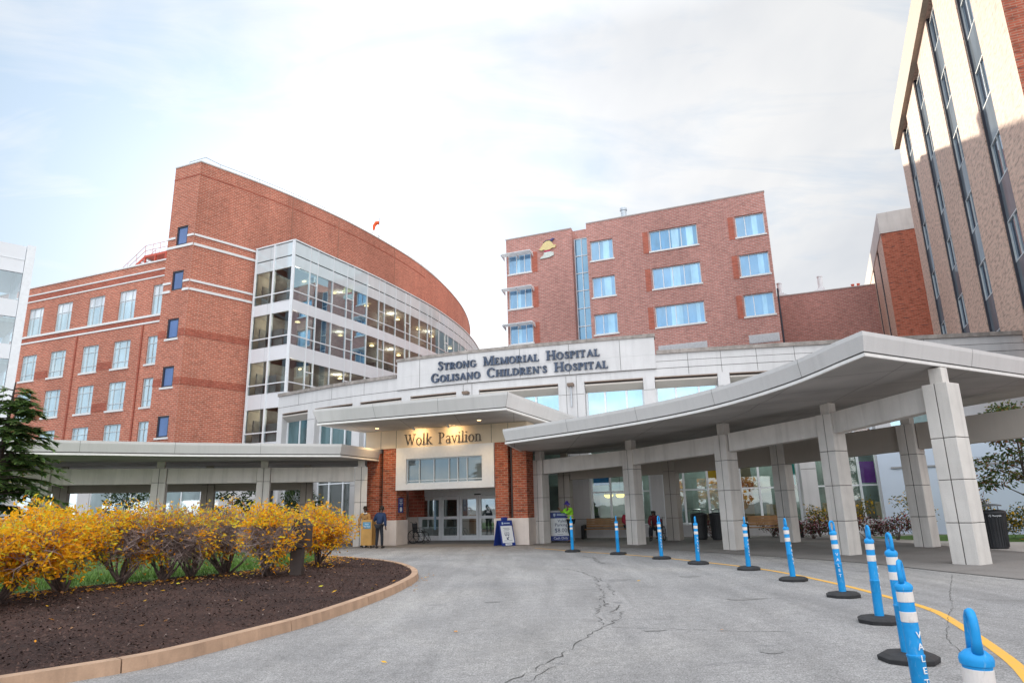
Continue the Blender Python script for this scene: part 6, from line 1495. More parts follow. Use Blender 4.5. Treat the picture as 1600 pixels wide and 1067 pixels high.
for (x, y, h, nm) in ((-4.0, -30, 7.5, 'left one of the orange trees mirrored in the lobby glass'), (2.6, -27, 8.0, 'middle one of the orange trees mirrored in the lobby glass'), (9.5, -31, 7.0, 'right one of the orange trees mirrored in the lobby glass')):
    broad_tree('autumn_tree', nm, (x, y, 0), h, 1.8, 4.2, leafy[:2]+[leafy[3]], (3, 4, 1), 1800, 0.55, 0.35, 0.22, 14, group='orange trees across the road')

# evergreen on the left
def hemlock(label, base, h, rad):
    b = Vector(base); root = thing('evergreen_tree', label, 'tree', tuple(b))
    t = MB(); top = b+Vector((0.15, 0.1, h)); t.path([b, b.lerp(top, 0.5), top], [0.13, 0.08, 0.015], 8)
    lf = MB()
    ms = [leafmat('needle_dark', (0.10, 0.19, 0.075), 0.7, 0, 0.25, 3), leafmat('needle_green', (0.19, 0.31, 0.09), 0.7, 0, 0.25, 3), leafmat('needle_lime', (0.30, 0.38, 0.12), 0.7, 0, 0.25, 3), leafy[1]]
    for k in range(150):
        f = random.random()**0.8; z = 0.35+(h-0.5)*f; a = random.uniform(0, 2*math.pi)
        ln = rad*(1.05-f)**0.75*random.uniform(0.65, 1.1)+0.15
        st0 = b.lerp(top, z/h); pts = [st0]
        for q in range(1, 6):
            u = q/5; pts.append(st0+Vector((math.cos(a)*ln*u, math.sin(a)*ln*u, 0.28*ln*u-0.42*ln*u*u+random.gauss(0, 0.02))))
        t.path(pts, [0.022*(1-u/6.0) for u in range(6)], 4)
        for q in range(int(19*ln)+6):
            u = random.uniform(0.12, 1.0)**0.8*5; i = min(4, int(u)); p = pts[i].lerp(pts[i+1], u-i)
            for sd in (-1, 1):
                sp_l = 0.34*(1-0.45*u/5)*random.uniform(0.6, 1.2)
                ang = a+sd*random.uniform(0.5, 1.1); d = Vector((math.cos(ang), math.sin(ang), random.uniform(-0.55, 0.05))).normalized()
                side = d.cross(Vector((0, 0, 1))).normalized()
                for w in range(6):
                    c = p+d*sp_l*(w+0.4)/6; w_ = 0.055*(1.1-w/7)
                    mi_ = random.choices((0, 1, 2, 3), (3, 4, 1.4, 0.05))[0]
                    lf.face([c, c+d*0.05+side*w_, c+d*0.085, c+d*0.04], mi_); lf.face([c, c+d*0.04, c+d*0.085, c+d*0.05-side*w_], mi_)
    t.build('trunk', dark_bark, root, uv=False); lf.build('crown', ms, root, uv=False)
hemlock('feathery dark green evergreen tree cut by the left edge behind the hedge', (-13.4, 17.3, 0.2), 4.9, 2.1)

# ================================================================== STREET FURNITURE
slat_m = plain('honey_wood_slat', (0.36, 0.19, 0.075), 0.55, 0, 0.2, 4)
def make_bench(label, c, rz, L):
    root = thing('wooden_bench', label, 'bench', (0, 0, 0), 'wooden benches along the lobby')
    for k in range(4):
        m = MB(); m.bx(-L/2+0.09, L/2-0.09, -0.28+k*0.125, -0.17+k*0.125, 0.42, 0.46); m.build('seat_slat', slat_m, root, bevel=0.005)
    for k in range(4):
        m = MB(); z = 0.52+k*0.105; y = 0.26+k*0.02
        m.hexa([(-L/2+0.09, y, z), (L/2-0.09, y, z), (L/2-0.09, y+0.035, z), (-L/2+0.09, y+0.035, z), (-L/2+0.09, y+0.018, z+0.095), (L/2-0.09, y+0.018, z+0.095), (L/2-0.09, y+0.053, z+0.095), (-L/2+0.09, y+0.053, z+0.095)]); m.build('back_slat', slat_m, root)
    for s in (-1, 1):
        m = MB(); x0, x1 = (s*L/2-0.07, s*L/2+0.07)
        m.hexa([(x0, -0.34, 0), (x1, -0.34, 0), (x1, 0.36, 0), (x0, 0.36, 0), (x0, -0.34, 0.62), (x1, -0.34, 0.62), (x1, 0.36, 0.66), (x0, 0.36, 0.66)]); m.build('end_panel', rub_m, root, bevel=0.03)
    root.location = c; root.rotation_euler = (0, 0, rz); return root
make_bench('wooden slat bench behind the two farthest valet posts', (4.45, 33.15, 0.014), R(-17), 2.5)
make_bench('wooden slat bench with black end right of the two black bins', (11.25, 30.35, 0.014), R(-14), 2.2)
def make_bin(label, c, k=1.0, word=None, rz=0):
    root = thing('litter_bin', label, 'bin', (0, 0, 0), 'black ribbed litter bins')
    m = MB(); m.lathe([(0.27*k, 0.0), (0.29*k, 0.03), (0.30*k, 0.5), (0.335*k, 1.02), (0.33*k, 1.04)], 28); m.build('body', black_metal, root)
    m = MB()
    for q in range(26):
        a = 2*math.pi*q/26; ca, sa = math.cos(a), math.sin(a)
        m.path([(0.30*k*ca, 0.30*k*sa, 0.05), (0.318*k*ca, 0.318*k*sa, 0.5), (0.36*k*ca, 0.36*k*sa, 1.0)], 0.012*k, 4)
    m.build('rib', black_metal, root)
    m = MB(); m.lathe([(0.34*k, 1.0), (0.375*k, 1.02), (0.375*k, 1.07), (0.34*k, 1.10), (0.25*k, 1.12)], 28); m.build('rim', black_metal, root)
    m = MB()
    for q in range(3):
        a = 2*math.pi*q/3+0.5; m.tube((0.22*k*math.cos(a), 0.22*k*math.sin(a), 1.1), (0.22*k*math.cos(a), 0.22*k*math.sin(a), 1.24), 0.012, seg=5)
    m.lathe([(0.30*k, 1.23), (0.29*k, 1.26), (0.16*k, 1.29), (0.02*k, 1.30)], 24); m.build('lid', plain('lid_grey', (0.10, 0.105, 0.115), 0.3, 0.5), root)
    if word:
        for sgn, off in ((8, 0), (-58, 1)):
            M_ = Matrix.Rotation(R(sgn), 4, 'Z') @ face_mat((0.03, -0.388*k, 0.955), (1, 0, 0), (0, 0.06, 1))
            flat_text('lettering', word, 0.075, let_w, root, M_, depth=0.002)
            m = MB()
            for q in range(3):   # three chasing arrows
                a = 2*math.pi*q/3+0.3
                pp = [(-0.145+0.028*math.cos(a+t), -0.382*k, 0.955+0.028*math.sin(a+t)) for t in (0, 0.7, 1.4)]
                m.path([Matrix.Rotation(R(sgn), 4, 'Z') @ Vector(p) for p in pp], [0.006, 0.006, 0.010], 4)
            m.build('recycling_mark', let_w, root)
    root.location = c; root.rotation_euler = (0, 0, rz); return root
make_bin('black ribbed bin, left of the pair behind the fourth valet post', (8.05, 30.4, 0.014), 0.98)
make_bin('black ribbed bin, right of the pair beside the wooden bench', (8.72, 29.85, 0.014), 1.0)
make_bin('large black ribbed bin marked Recycle beside the nearest walkway column', (14.45, 21.0, 0.02), 1.0, 'Recycle', R(-28))
# dark hooded box behind the hedge
hbx = thing('hooded_box', 'dark brown metal box with sloping hood rising from the amber shrubs', 'box', (-4.90, 15.5, 0.2))
brm = plain('dark_brown_metal', (0.05, 0.035, 0.03), 0.45, 0.1, 0.2, 5)
m = MB(); m.bx(-5.03, -4.77, 15.42, 15.62, 0.17, 0.80); m.build('pedestal', brm, hbx)
m = MB()
prof = [(-0.28, 0.75), (-0.28, 1.05), (-0.18, 1.05), (-0.06, 1.36), (0.20, 1.36), (0.34, 1.20), (0.34, 0.75)]
a = [(-4.90+x*0.76, 15.32, z+0.06) for x, z in prof]; b = [(-4.90+x*0.76, 15.72, z+0.06) for x, z in prof]
m.face(a); m.face(list(reversed(b)))
for i in range(len(prof)): j = (i+1) % len(prof); m.face([a[j], a[i], b[i], b[j]])
m.build('hood', brm, hbx, bevel=0.01)
# red standpipe
sp = thing('fire_standpipe', 'red fire standpipe among shrubs right of the rear stone column', 'standpipe', (17.3, 26.0, 0.02))
red_m = plain('fire_red', (0.50, 0.05, 0.03), 0.45, 0, 0.15)
m = MB(); m.lathe([(0.16, 0), (0.16, 0.06), (0.10, 0.07), (0.10, 0.78), (0.13, 0.80), (0.12, 0.92), (0.05, 1.0)], 14, 17.3, 26.0, 0.02); m.build('barrel', red_m, sp)
m = MB(); m.tube((17.3, 25.82, 0.66), (17.3, 26.18, 0.66), 0.065, seg=10); m.tube((17.12, 26, 0.66), (17.48, 26, 0.66), 0.055, seg=10); m.build('outlet', red_m, sp)

# ---- signs
navy_sign = plain('navy_plastic', (0.012, 0.035, 0.22), 0.45, 0, 0.15, 5)
white_sign = plain('white_sign_face', (0.74, 0.76, 0.78), 0.5, 0, 0.04)
ink = plain('navy_ink', (0.03, 0.05, 0.14), 0.6)
def shield(mb, cx, y, cz, s):
    mb.face([(cx-s, y, cz+s), (cx-s, y, cz-0.1*s), (cx, y, cz-s), (cx+s, y, cz-0.1*s), (cx+s, y, cz+s)])
def aframe(label, c, rz):
    root = thing('sandwich_board', label, 'sign', (0, 0, 0), 'navy sandwich boards by the entrance')
    def slab(name, x0, x1, z0, z1, t0, t1, mat, parent, sgn=-1):
        # a slab on the sloping front (sgn -1) or back (sgn 1) leaf; t = distance out from the leaf's mid plane
        f = lambda z, t: sgn*(0.34-0.28*z/1.02)+sgn*t
        mm = MB(); mm.hexa([(x0, f(z0, t0), z0), (x1, f(z0, t0), z0), (x1, f(z0, t1), z0), (x0, f(z0, t1), z0), (x0, f(z1, t0), z1), (x1, f(z1, t0), z1), (x1, f(z1, t1), z1), (x0, f(z1, t1), z1)])
        return mm.build(name, mat, parent)
    b1 = slab('board', -0.33, 0.33, 0.0, 1.02, -0.02, 0.02, navy_sign, root); slab('board', -0.33, 0.33, 0.0, 1.02, -0.02, 0.02, navy_sign, root, 1)
    slab('poster', -0.28, 0.28, 0.12, 0.80, 0.021, 0.026, white_sign, b1)
    slab('lower_plate', -0.16, 0.16, 0.02, 0.10, 0.021, 0.026, white_sign, b1)
    m_ = MB(); m_.bx(-0.12, 0.12, -0.09, 0.09, 1.02, 1.15); m_.build('carry_handle', navy_sign, root, bevel=0.02)
    slope = math.atan(0.28/1.02)
    def at(x, z): return Vector((x, -(0.34-0.28*z/1.02)-0.030, z))
    rt, upv = Vector((1, 0, 0)), Vector((0, math.sin(slope), math.cos(slope)))
    def bars(name, lst, mat):
        mm = MB()
        for (x0, x1, z0, z1) in lst: mm.face([at(x0, z0), at(x1, z0), at(x1, z1), at(x0, z1)])
        return mm.build(name, mat, b1)
    bars('header_mark', [(-0.20, -0.13, 0.86, 0.95), (-0.10, 0.20, 0.885, 0.925)], plain('pale_blue_mark', (0.45, 0.55, 0.7), 0.6))
    bars('small_print', [(-0.17, 0.14, 0.70, 0.712), (-0.12, 0.16, 0.655, 0.667), (-0.16, 0.10, 0.60, 0.612), (-0.2, 0.2, 0.20, 0.211), (-0.1, 0.12, 0.05, 0.062)], ink)
    bars('bus_mark', [(-0.13, 0.09, 0.52, 0.535), (-0.13, -0.115, 0.42, 0.52), (0.075, 0.09, 0.42, 0.52), (-0.13, 0.09, 0.42, 0.435), (-0.03, -0.015, 0.435, 0.52), (-0.115, -0.03, 0.47, 0.482), (-0.015, 0.075, 0.47, 0.482), (-0.10, -0.06, 0.39, 0.42), (0.02, 0.06, 0.39, 0.42)], ink)
    mm = MB()
    def stroke(a, b, w):
        a = Vector(a); b = Vector(b); d = (b-a).normalized(); n = Vector((-d.y, d.x))*w
        q = [a-n, b-n, b+n, a+n]; mm.face([at(p.x, p.y) for p in q])
    stroke((0.06, 0.36), (-0.03, 0.27), 0.016); stroke((-0.045, 0.255), (-0.04, 0.345), 0.016); stroke((-0.05, 0.258), (0.04, 0.262), 0.016)
    mm.build('arrow', ink, b1)
    root.location = c; root.rotation_euler = (0, 0, rz); return root
aframe('navy sandwich board with white poster and arrow before the right brick piers', (-0.52, 29.35, 0.014), R(32))
aframe('navy sandwich board half hidden between the right brick piers and first column', (0.72, 31.0, 0.014), R(48))
# blue notice on the pier reveal
nb = thing('pier_notice', 'small navy notice with white emblem on the inner side of the left brick pier', 'sign', tuple(Pp(1.51, 0.4, 1.8)))
m = MB(); m.box(Pp, 1.503, 1.52, 0.18, 0.62, 1.45, 2.12); m.build('plate', navy_sign, nb)
m = MB()
for k, (n0, n1) in enumerate(((0.26, 0.54), (0.28, 0.52), (0.24, 0.56), (0.3, 0.5))): m.face([Pp(1.5225, n0, 2.05-k*0.075), Pp(1.5225, n1, 2.05-k*0.075), Pp(1.5225, n1, 2.02-k*0.075), Pp(1.5225, n0, 2.02-k*0.075)])
m.face([Pp(1.5225, 0.4+0.11*math.cos(t), 1.6+0.11*math.sin(t)) for t in [2*math.pi*q/14 for q in range(14)]]); m.build('white_marks', let_w, nb)
# valet payment stand
vs_ = thing('valet_stand', 'white and navy valet parking stand with price beside the first walkway column', 'stand', (1.98, 31.2, 0.012))
rz = R(-4)
def LQ(x, y, z): c, s = math.cos(rz), math.sin(rz); return Vector((1.98+x*c-y*s, 31.2+x*s+y*c, 0.012+z))
m = MB(); m.box(LQ, -0.43, 0.43, -0.25, 0.25, 0.06, 1.30); bd = m.build('cabinet', white_sign, vs_, bevel=0.01)
m = MB(); m.box(LQ, -0.44, 0.44, -0.262, -0.252, 1.03, 1.29); m.build('header', navy_sign, bd)
m = MB(); m.box(LQ, -0.44, 0.44, -0.262, -0.252, 0.07, 0.27); m.build('footer', navy_sign, bd)
m = MB(); m.box(LQ, -0.47, 0.47, -0.29, 0.29, 1.303, 1.36); m.build('top', plain('stand_top', (0.5, 0.5, 0.52), 0.4), vs_)
for x, y in ((-0.36, -0.18), (0.36, -0.18), (-0.36, 0.18), (0.36, 0.18)):
    m = MB(); m.lathe([(0.03, 0), (0.03, 0.06)], 10, *LQ(x, y, 0)); m.build('castor', rub_m, vs_)
off = Vector((1.98, 31.2, 0.012))
def stand_text(body, size, x, z, mat): flat_text('lettering', body, size, mat, bd, face_mat(LQ(x, -0.266, z)-off, LQ(1, 0, 0)-LQ(0, 0, 0), (0, 0, 1)), depth=0.0015)
m = MB(); y_ = -0.2635
m.face([LQ(-0.30, y_, 1.24), LQ(-0.30, y_, 1.15), LQ(-0.25, y_, 1.09), LQ(-0.20, y_, 1.15), LQ(-0.20, y_, 1.24)])
for k in range(2): m.face([LQ(-0.14, y_, 1.15+k*0.05), LQ(0.30, y_, 1.15+k*0.05), LQ(0.30, y_, 1.18+k*0.05), LQ(-0.14, y_, 1.18+k*0.05)])
m.build('header_mark', plain('pale_blue_mark', (0.45, 0.55, 0.7), 0.6), bd)
stand_text('Valet', 0.19, 0.08, 0.91, ink); stand_text('Parking', 0.19, 0.04, 0.74, ink); stand_text('$8.00', 0.25, 0.02, 0.50, ink); stand_text('Cash Only', 0.15, 0.0, 0.17, let_w)
m = MB(); m.face([LQ(-0.14, -0.253, 0.33), LQ(0.12, -0.253, 0.33), LQ(0.12, -0.253, 0.345), LQ(-0.14, -0.253, 0.345)]); m.build('small_print', ink, bd)
# tan service podium
tp_ = thing('service_podium', 'tan wooden podium with blue plate in front of the left brick pier', 'podium', (-6.5, 30.35, 0.012))
tan_m = plain('tan_wood', (0.50, 0.27, 0.07), 0.55, 0, 0.15, 3)
rzp = R(-14)
def LP(x, y, z): c, s = math.cos(rzp), math.sin(rzp); return Vector((-6.5+x*c-y*s, 30.35+x*s+y*c, 0.012+z))
m = MB(); m.hexa([LP(-0.26, -0.22, 0.10), LP(0.26, -0.22, 0.10), LP(0.26, 0.22, 0.10), LP(-0.26, 0.22, 0.10), LP(-0.26, -0.22, 1.18), LP(0.26, -0.22, 1.18), LP(0.26, 0.22, 1.06), LP(-0.26, 0.22, 1.06)]); pb = m.build('cabinet', tan_m, tp_, bevel=0.01)
m = MB(); m.box(LP, -0.17, 0.20, -0.235, -0.224, 0.80, 1.08); m.build('plate', plain('steel_blue_plate', (0.10, 0.28, 0.42), 0.5), pb)
flat_text('lettering', 'Valet\nService', 0.10, let_w, pb, face_mat(LP(0.02, -0.238, 0.94)-Vector((-6.5, 30.35, 0.012)), LP(1, 0, 0)-LP(0, 0, 0), (0, 0, 1)), depth=0.001)
for x, y in ((-0.2, -0.15), (0.2, -0.15), (-0.2, 0.15), (0.2, 0.15)):
    m = MB(); c = LP(x, y, 0.05); m.tube(c-Vector((0.015, 0, 0)), c+Vector((0.015, 0, 0)), 0.05, seg=12); m.build('castor', rub_m, tp_)
# wheelchairs
def make_wheelchair(label):
    root = thing('wheelchair', label, 'wheelchair', (0, 0, 0), 'black wheelchairs by the entrance')
    for s in (-1, 1):
        m = MB(); ring = [(s*0.29, 0.10+0.30*math.cos(t), 0.31+0.30*math.sin(t)) for t in [2*math.pi*q/28 for q in range(28)]]; m.path(ring, 0.018, 6, closed=True); w = m.build('wheel', rub_m, root)
        m = MB()
        for q in range(8):
            t = 2*math.pi*q/8; m.tube((s*0.29, 0.10, 0.31), (s*0.29, 0.10+0.285*math.cos(t), 0.31+0.285*math.sin(t)), 0.009, seg=4)
        m.tube((s*0.26, 0.10, 0.31), (s*0.31, 0.10, 0.31), 0.035, seg=8); m.build('spokes', black_metal, w)
        m = MB(); m.path([(s*0.22, -0.42, 0.08+0.07*1) if False else (s*0.22, -0.42+0.07*math.cos(t), 0.075+0.07*math.sin(t)) for t in [2*math.pi*q/14 for q in range(14)]], 0.012, 5, closed=True); m.build('castor', rub_m, root)
        m = MB(); m.path([(s*0.23, 0.30, 0.98), (s*0.23, 0.20, 0.94), (s*0.23, 0.17, 0.5), (s*0.23, 0.12, 0.3)], 0.013, 6); m.path([(s*0.23, 0.17, 0.50), (s*0.23, -0.3, 0.52), (s*0.22, -0.42, 0.45), (s*0.22, -0.42, 0.15)], 0.013, 6); m.path([(s*0.25, 0.18, 0.70), (s*0.25, -0.18, 0.70), (s*0.25, -0.2, 0.5)], 0.014, 6); m.path([(s*0.2, -0.42, 0.45), (s*0.15, -0.58, 0.14), (s*0.06, -0.62, 0.12)], 0.014, 6); m.build('frame', black_metal, root)
    m = MB(); m.bx(-0.22, 0.22, -0.3, 0.18, 0.49, 0.53); m.build('seat', plain('black_vinyl', (0.03, 0.03, 0.032), 0.5), root)
    m = MB(); m.bx(-0.22, 0.22, 0.165, 0.195, 0.52, 0.92); m.build('backrest', plain('black_vinyl', (0.03, 0.03, 0.032), 0.5), root)
    return root
wc = make_wheelchair('empty black wheelchair with one wheel showing past the left brick pier')
wc.location = Pp(1.72, 1.75, 0.014); wc.rotation_euler = (0, 0, R(70))
wc2 = copy_tree(wc); wc2['label'] = 'black wheelchair holding the person in a dark red jacket'
WCP = Vector((6.05, 29.9, 0.014)); wc2.location = WCP; wc2.rotation_euler = (0, 0, R(-25))

# ================================================================== PEOPLE
def skin_mesh(name, pts, edges, rad, roots, mat, parent, sub=1):
    me = bpy.data.meshes.new(name); me.from_pydata([tuple(p) for p in pts], edges, []); me.materials.append(mat)
    o = bpy.data.objects.new(name, me); COL.objects.link(o); o.parent = parent
    sk = o.modifiers.new('Skin', 'SKIN'); sk.use_smooth_shade = True; sk.branch_smoothing = 0.3
    d = me.skin_vertices[0].data
    for i, r_ in enumerate(rad):
        d[i].radius = r_ if isinstance(r_, tuple) else (r_, r_); d[i].use_root = i in roots; d[i].use_loose = False
    s = o.modifiers.new('Subdivision', 'SUBSURF'); s.levels = sub; s.render_levels = sub
    return o
def person(label, loc, rz, skin, top_m, leg_m, shoe_m, hair_m, J=None, hat=None, extra=None, cat='person', hair_long=False, coat=0.0):
    """joints in metres, facing -y; J overrides any joint"""
    j = dict(pelvis=(0, 0, 0.94), waist=(0, 0, 1.10), chest=(0, 0.0, 1.30), neckb=(0, 0.01, 1.46), neck=(0, 0.0, 1.52), head=(0, -0.015, 1.62), crown=(0, 0.0, 1.69),
             shL=(-0.175, 0.0, 1.41), shR=(0.175, 0.0, 1.41), elL=(-0.23, 0.03, 1.13), elR=(0.23, 0.03, 1.13), wrL=(-0.23, -0.06, 0.88), wrR=(0.23, -0.06, 0.88), haL=(-0.23, -0.085, 0.80), haR=(0.23, -0.085, 0.80),
             hipL=(-0.085, 0, 0.90), hipR=(0.085, 0, 0.90), knL=(-0.10, -0.02, 0.50), knR=(0.10, -0.02, 0.50), anL=(-0.11, 0.02, 0.09), anR=(0.11, 0.02, 0.09), toL=(-0.13, -0.15, 0.035), toR=(0.13, -0.15, 0.035))
    if J: j.update(J)
    j = {k: Vector(v) for k, v in j.items()}
    root = thing('person', label, cat, (0, 0, 0))
    names = list(j); idx = {n: i for i, n in enumerate(names)}
    rad = dict(pelvis=(0.135, 0.10), waist=(0.12, 0.09), chest=(0.145, 0.105), neckb=(0.075, 0.065), neck=0.052, head=(0.073, 0.088), crown=(0.06, 0.07), shL=0.058, shR=0.058, elL=0.042, elR=0.042, wrL=0.028, wrR=0.028, haL=(0.022, 0.038), haR=(0.022, 0.038), hipL=0.085, hipR=0.085, knL=0.058, knR=0.058, anL=0.04, anR=0.04, toL=0.032, toR=0.032)
    ed = [('pelvis', 'waist'), ('waist', 'chest'), ('chest', 'neckb'), ('neckb', 'neck'), ('neck', 'head'), ('head', 'crown'), ('chest', 'shL'), ('chest', 'shR'), ('shL', 'elL'), ('elL', 'wrL'), ('wrL', 'haL'), ('shR', 'elR'), ('elR', 'wrR'), ('wrR', 'haR'), ('pelvis', 'hipL'), ('hipL', 'knL'), ('knL', 'anL'), ('anL', 'toL'), ('pelvis', 'hipR'), ('hipR', 'knR'), ('knR', 'anR'), ('anR', 'toR')]
    P = [j[n] for n in names]; E_ = [(idx[a], idx[b]) for a, b in ed]; Rr = [rad[n] for n in names]; roots = {idx['pelvis']}
    for sd in 'LR':   # fingers: own short chains rooted in the palm
        w, h = j['wr'+sd], j['ha'+sd]; d = (h-w).normalized(); side = d.cross(Vector((1, 0, 0)) if abs(d.x) < 0.8 else Vector((0, 0, 1))).normalized(); nrm = d.cross(side)
        for q, (o_, ln) in enumerate(((-0.030, 0.062), (-0.010, 0.075), (0.010, 0.070), (0.029, 0.055))):
            a = h+side*o_*0.8; i0 = len(P)
            P += [a, a+d*ln*0.55+nrm*0.006, a+d*ln*0.95+nrm*0.024]; Rr += [0.010, 0.009, 0.007]; E_ += [(i0, i0+1), (i0+1, i0+2)]; roots.add(i0)
        i0 = len(P); a = w.lerp(h, 0.55)-side*0.025
        P += [a, a-side*0.03+d*0.025, a-side*0.035+d*0.058+nrm*0.01]; Rr += [0.012, 0.010, 0.008]; E_ += [(i0, i0+1), (i0+1, i0+2)]; roots.add(i0)
    hd = j['head']; fw = Vector((0, -1, 0)); up_ = (j['crown']-j['neck']).normalized()
    fw = (fw-up_*fw.dot(up_)).normalized()
    sdv = fw.cross(up_)
    def small(a, b, r0, r1):
        i0 = len(P); P.extend([a, b]); Rr.extend([r0, r1]); E_.append((i0, i0+1)); roots.add(i0)
    small(hd+fw*0.075+up_*0.01, hd+fw*0.105-up_*0.012, 0.009, 0.012)                       # nose
    for s in (-1, 1): small(hd+sdv*s*0.07+up_*0.0, hd+sdv*s*0.088+up_*0.012, 0.014, 0.016)    # ears
    skin_mesh('body', P, E_, Rr, roots, skin, root)
    ey = MB()
    for s in (-1, 1): ey.lathe([(0.004, -0.009), (0.011, 0.0), (0.004, 0.009)], 8, *(hd+fw*0.082+sdv*s*0.032+up_*0.018))
    ey.build('eyes', plain('eye_dark', (0.02, 0.015, 0.012), 0.3), root)
    mo = MB(); c = hd+fw*0.085-up_*0.045; mo.tube(c-sdv*0.024, c+sdv*0.024, 0.006, seg=6); mo.build('mouth', plain('lip_brown', (0.22, 0.08, 0.07), 0.5), root)
    # jacket / shirt
    T = [('pelvis', (0.165+coat, 0.13+coat)), ('waist', (0.155+coat, 0.122+coat)), ('chest', (0.172+coat, 0.135+coat)), ('neckb', (0.088, 0.08)), ('shL', 0.078+coat), ('shR', 0.078+coat), ('elL', 0.060+coat*0.7), ('elR', 0.060+coat*0.7), ('wrL', 0.046), ('wrR', 0.046)]
    ti = {n: i for i, (n, _) in enumerate(T)}
    skin_mesh('jacket', [j[n] for n, _ in T], [(ti[a], ti[b]) for a, b in ed if a in ti and b in ti], [r_ for _, r_ in T], {0}, top_m, root)
    T = [('pelvis', (0.150, 0.118)), ('hipL', 0.098), ('hipR', 0.098), ('knL', 0.074), ('knR', 0.074), ('anL', 0.058), ('anR', 0.058)]
    ti = {n: i for i, (n, _) in enumerate(T)}
    skin_mesh('trousers', [j[n] for n, _ in T], [(ti[a], ti[b]) for a, b in ed if a in ti and b in ti], [r_ for _, r_ in T], {0}, leg_m, root)
    for sd in 'LR':
        a, t = j['an'+sd], j['to'+sd]; d = (t-a); d.z = 0; d.normalize(); lo = Vector((0, 0, -0.045))
        skin_mesh('shoe', [a+lo-d*0.05, a+lo+d*0.04, Vector((t.x, t.y, a.z-0.052))+d*0.02], [(0, 1), (1, 2)], [0.042, 0.048, 0.036], {0}, shoe_m, root)
    hp = [hd+up_*0.035-fw*0.03, hd+up_*0.075+fw*0.005, hd-fw*0.05-up_*0.02]
    skin_mesh('hair' if not hat else 'cap', [hp[2], hp[0], hp[1]] + ([hp[2]-up_*0.12-fw*0.02] if hair_long else []), [(0, 1), (1, 2)] + ([(0, 3)] if hair_long else []), [0.062, 0.080, 0.070] + ([0.05] if hair_long else []), {1}, hat or hair_m, root)
    if hat:
        m_ = MB(); b = hd+up_*0.055
        m_.hexa([b+fw*0.05-sdv*0.065-up_*0.006, b+fw*0.05+sdv*0.065-up_*0.006, b+fw*0.15+sdv*0.045-up_*0.02, b+fw*0.15-sdv*0.045-up_*0.02, b+fw*0.05-sdv*0.065+up_*0.006, b+fw*0.05+sdv*0.065+up_*0.006, b+fw*0.15+sdv*0.045-up_*0.008, b+fw*0.15-sdv*0.045-up_*0.008]); m_.build('cap_peak', hat, root)
    if extra: extra(root, j)
    root.location = loc; root.rotation_euler = (0, 0, rz); return root
sk_dark = plain('dark_brown_skin', (0.10, 0.05, 0.035), 0.5, 0, 0.08); sk_mid = plain('brown_skin', (0.22, 0.12, 0.08), 0.5, 0, 0.08); sk_pale = plain('light_skin', (0.48, 0.30, 0.23), 0.5, 0, 0.08)
navy_j = plain('navy_jacket', (0.012, 0.03, 0.085), 0.8, 0, 0.2, 8); navy_t = plain('dark_trousers', (0.012, 0.015, 0.022), 0.85, 0, 0.2, 8); blk_s = plain('black_shoe', (0.015, 0.015, 0.016), 0.5); hair_b = plain('black_hair', (0.012, 0.01, 0.009), 0.7)
tan_j = plain('tan_shirt', (0.42, 0.22, 0.07), 0.8, 0, 0.15, 8); red_j = plain('red_jacket', (0.42, 0.03, 0.06), 0.8, 0, 0.25, 10); wine_j = plain('dark_red_jacket', (0.17, 0.018, 0.03), 0.8, 0, 0.25, 10)
hi_v = plain('lime_hi_vis', (0.36, 0.82, 0.04), 0.75, 0, 0.12, 8); purple_c = plain('purple_blue_cap', (0.09, 0.06, 0.42), 0.75, 0, 0.1); grey_hair = plain('grey_hair', (0.35, 0.34, 0.33), 0.8)
person('person in navy jacket and dark trousers seen from behind, leaning on the tan podium', (-5.88, 29.55, 0.014), R(180-18), sk_dark, navy_j, navy_t, blk_s, hair_b,
       dict(chest=(0, -0.08, 1.29), neckb=(0, -0.13, 1.44), neck=(0, -0.16, 1.50), head=(0, -0.20, 1.59), crown=(0, -0.20, 1.66), waist=(0, -0.03, 1.1), shL=(-0.18, -0.11, 1.40), shR=(0.18, -0.11, 1.40), elL=(-0.24, -0.06, 1.12), elR=(0.30, -0.12, 1.14), wrL=(-0.25, -0.10, 0.88), wrR=(0.44, -0.36, 1.16), haL=(-0.25, -0.12, 0.80), haR=(0.48, -0.43, 1.18), knL=(-0.13, -0.02, 0.5), anL=(-0.16, 0.02, 0.09), toL=(-0.18, -0.15, 0.035)), coat=0.02)
def collar(root, j):
    m_ = MB(); m_.path([j['neckb']+Vector((0.075*math.cos(t), -0.03+0.075*math.sin(t), 0.01-0.03*(math.sin(t) < 0))) for t in [2*math.pi*q/14 for q in range(14)]], 0.022, 6, closed=True); m_.build('white_collar', white_sign, root)
person('person in a tan top with white collar standing behind the tan podium', (-6.80, 30.95, 0.014), R(-6), sk_dark, tan_j, navy_t, blk_s, hair_b,
       dict(elL=(-0.26, -0.02, 1.14), elR=(0.24, -0.10, 1.14), wrL=(-0.24, -0.12, 0.95), wrR=(0.16, -0.32, 1.16), haL=(-0.23, -0.16, 0.88), haR=(0.13, -0.40, 1.18)), extra=collar)
def vest(root, j):
    m_ = MB()
    for zc, nm in ((j['waist'].lerp(j['chest'], 0.15), 0), (j['pelvis'].lerp(j['waist'], 0.45), 1)):
        m_.path([zc+Vector((0.182*math.cos(t), 0.150*math.sin(t), 0)) for t in [2*math.pi*q/22 for q in range(22)]], 0.024, 6, closed=True)
    m_.build('reflective_strip', plain('orange_silver_strip', (0.75, 0.60, 0.38), 0.5), root)
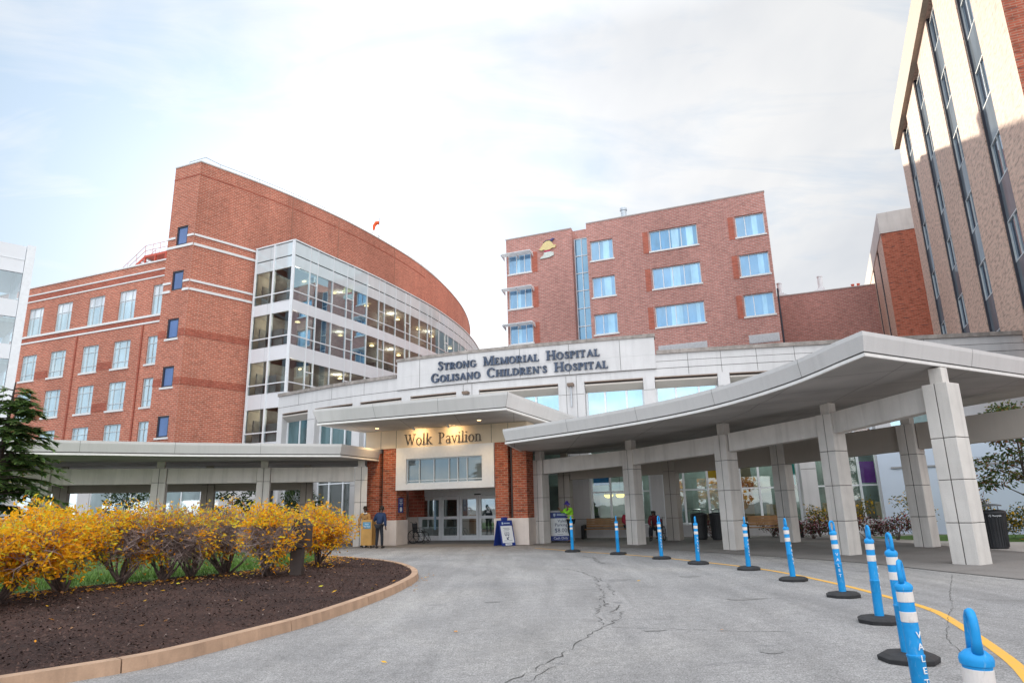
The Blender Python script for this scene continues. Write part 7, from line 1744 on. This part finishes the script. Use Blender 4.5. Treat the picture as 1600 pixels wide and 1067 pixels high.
person('person in lime hi-vis jacket and purple-blue cap leaning over the valet stand', (2.42, 30.62, 0.014), R(-62), sk_mid, hi_v, navy_t, blk_s, hair_b,
       dict(chest=(0, -0.06, 1.31), neckb=(0, -0.10, 1.46), neck=(0, -0.13, 1.53), head=(0, -0.17, 1.62), crown=(0, -0.17, 1.69), shL=(-0.19, -0.09, 1.42), shR=(0.19, -0.09, 1.42), elL=(-0.24, -0.30, 1.28), elR=(0.22, -0.30, 1.24), wrL=(-0.14, -0.46, 1.42), wrR=(0.14, -0.50, 1.36), haL=(-0.12, -0.52, 1.45), haR=(0.12, -0.58, 1.38), knL=(-0.12, -0.04, 0.5), anL=(-0.12, 0.10, 0.09), toL=(-0.13, -0.07, 0.035), anR=(0.12, -0.14, 0.09), toR=(0.13, -0.31, 0.035), knR=(0.11, -0.12, 0.5)), hat=purple_c, extra=vest, coat=0.012)
sit = dict(pelvis=(0, 0.0, 0.58), waist=(0, 0.02, 0.74), chest=(0, -0.02, 0.94), neckb=(0, -0.04, 1.10), neck=(0, -0.06, 1.16), head=(0, -0.09, 1.26), crown=(0, -0.08, 1.33), shL=(-0.175, -0.02, 1.05), shR=(0.175, -0.02, 1.05), elL=(-0.24, -0.06, 0.80), elR=(0.24, -0.06, 0.80), wrL=(-0.16, -0.30, 0.70), wrR=(0.16, -0.30, 0.70), haL=(-0.12, -0.37, 0.68), haR=(0.12, -0.37, 0.68), hipL=(-0.09, 0, 0.55), hipR=(0.09, 0, 0.55), knL=(-0.12, -0.44, 0.55), knR=(0.12, -0.44, 0.55), anL=(-0.12, -0.46, 0.20), anR=(0.12, -0.46, 0.20), toL=(-0.13, -0.61, 0.15), toR=(0.13, -0.61, 0.15))
lean = dict(sit); lean.update(chest=(0, -0.16, 0.92), neckb=(0, -0.26, 1.05), neck=(0, -0.30, 1.09), head=(0, -0.38, 1.14), crown=(0.0, -0.43, 1.19), shL=(-0.18, -0.24, 1.0), shR=(0.18, -0.24, 1.0), elL=(-0.25, -0.30, 0.76), elR=(0.25, -0.30, 0.76), wrL=(-0.12, -0.46, 0.66), wrR=(0.12, -0.46, 0.66), haL=(-0.08, -0.53, 0.64), haR=(0.08, -0.53, 0.64))
person('person in dark red jacket bent forward in a wheelchair between the columns', WCP, R(-25), sk_mid, wine_j, navy_t, blk_s, hair_b, lean, coat=0.02)
bs2 = {k: Vector(v)-Vector((0, 0, 0.03 if k[:2] not in ('an', 'to') else 0.11)) for k, v in sit.items()}
person('person in bright red jacket seated at the right end of the wooden bench', (5.28, 32.85, 0.014), R(-17+30), sk_pale, red_j, navy_t, blk_s, grey_hair, bs2, coat=0.03)
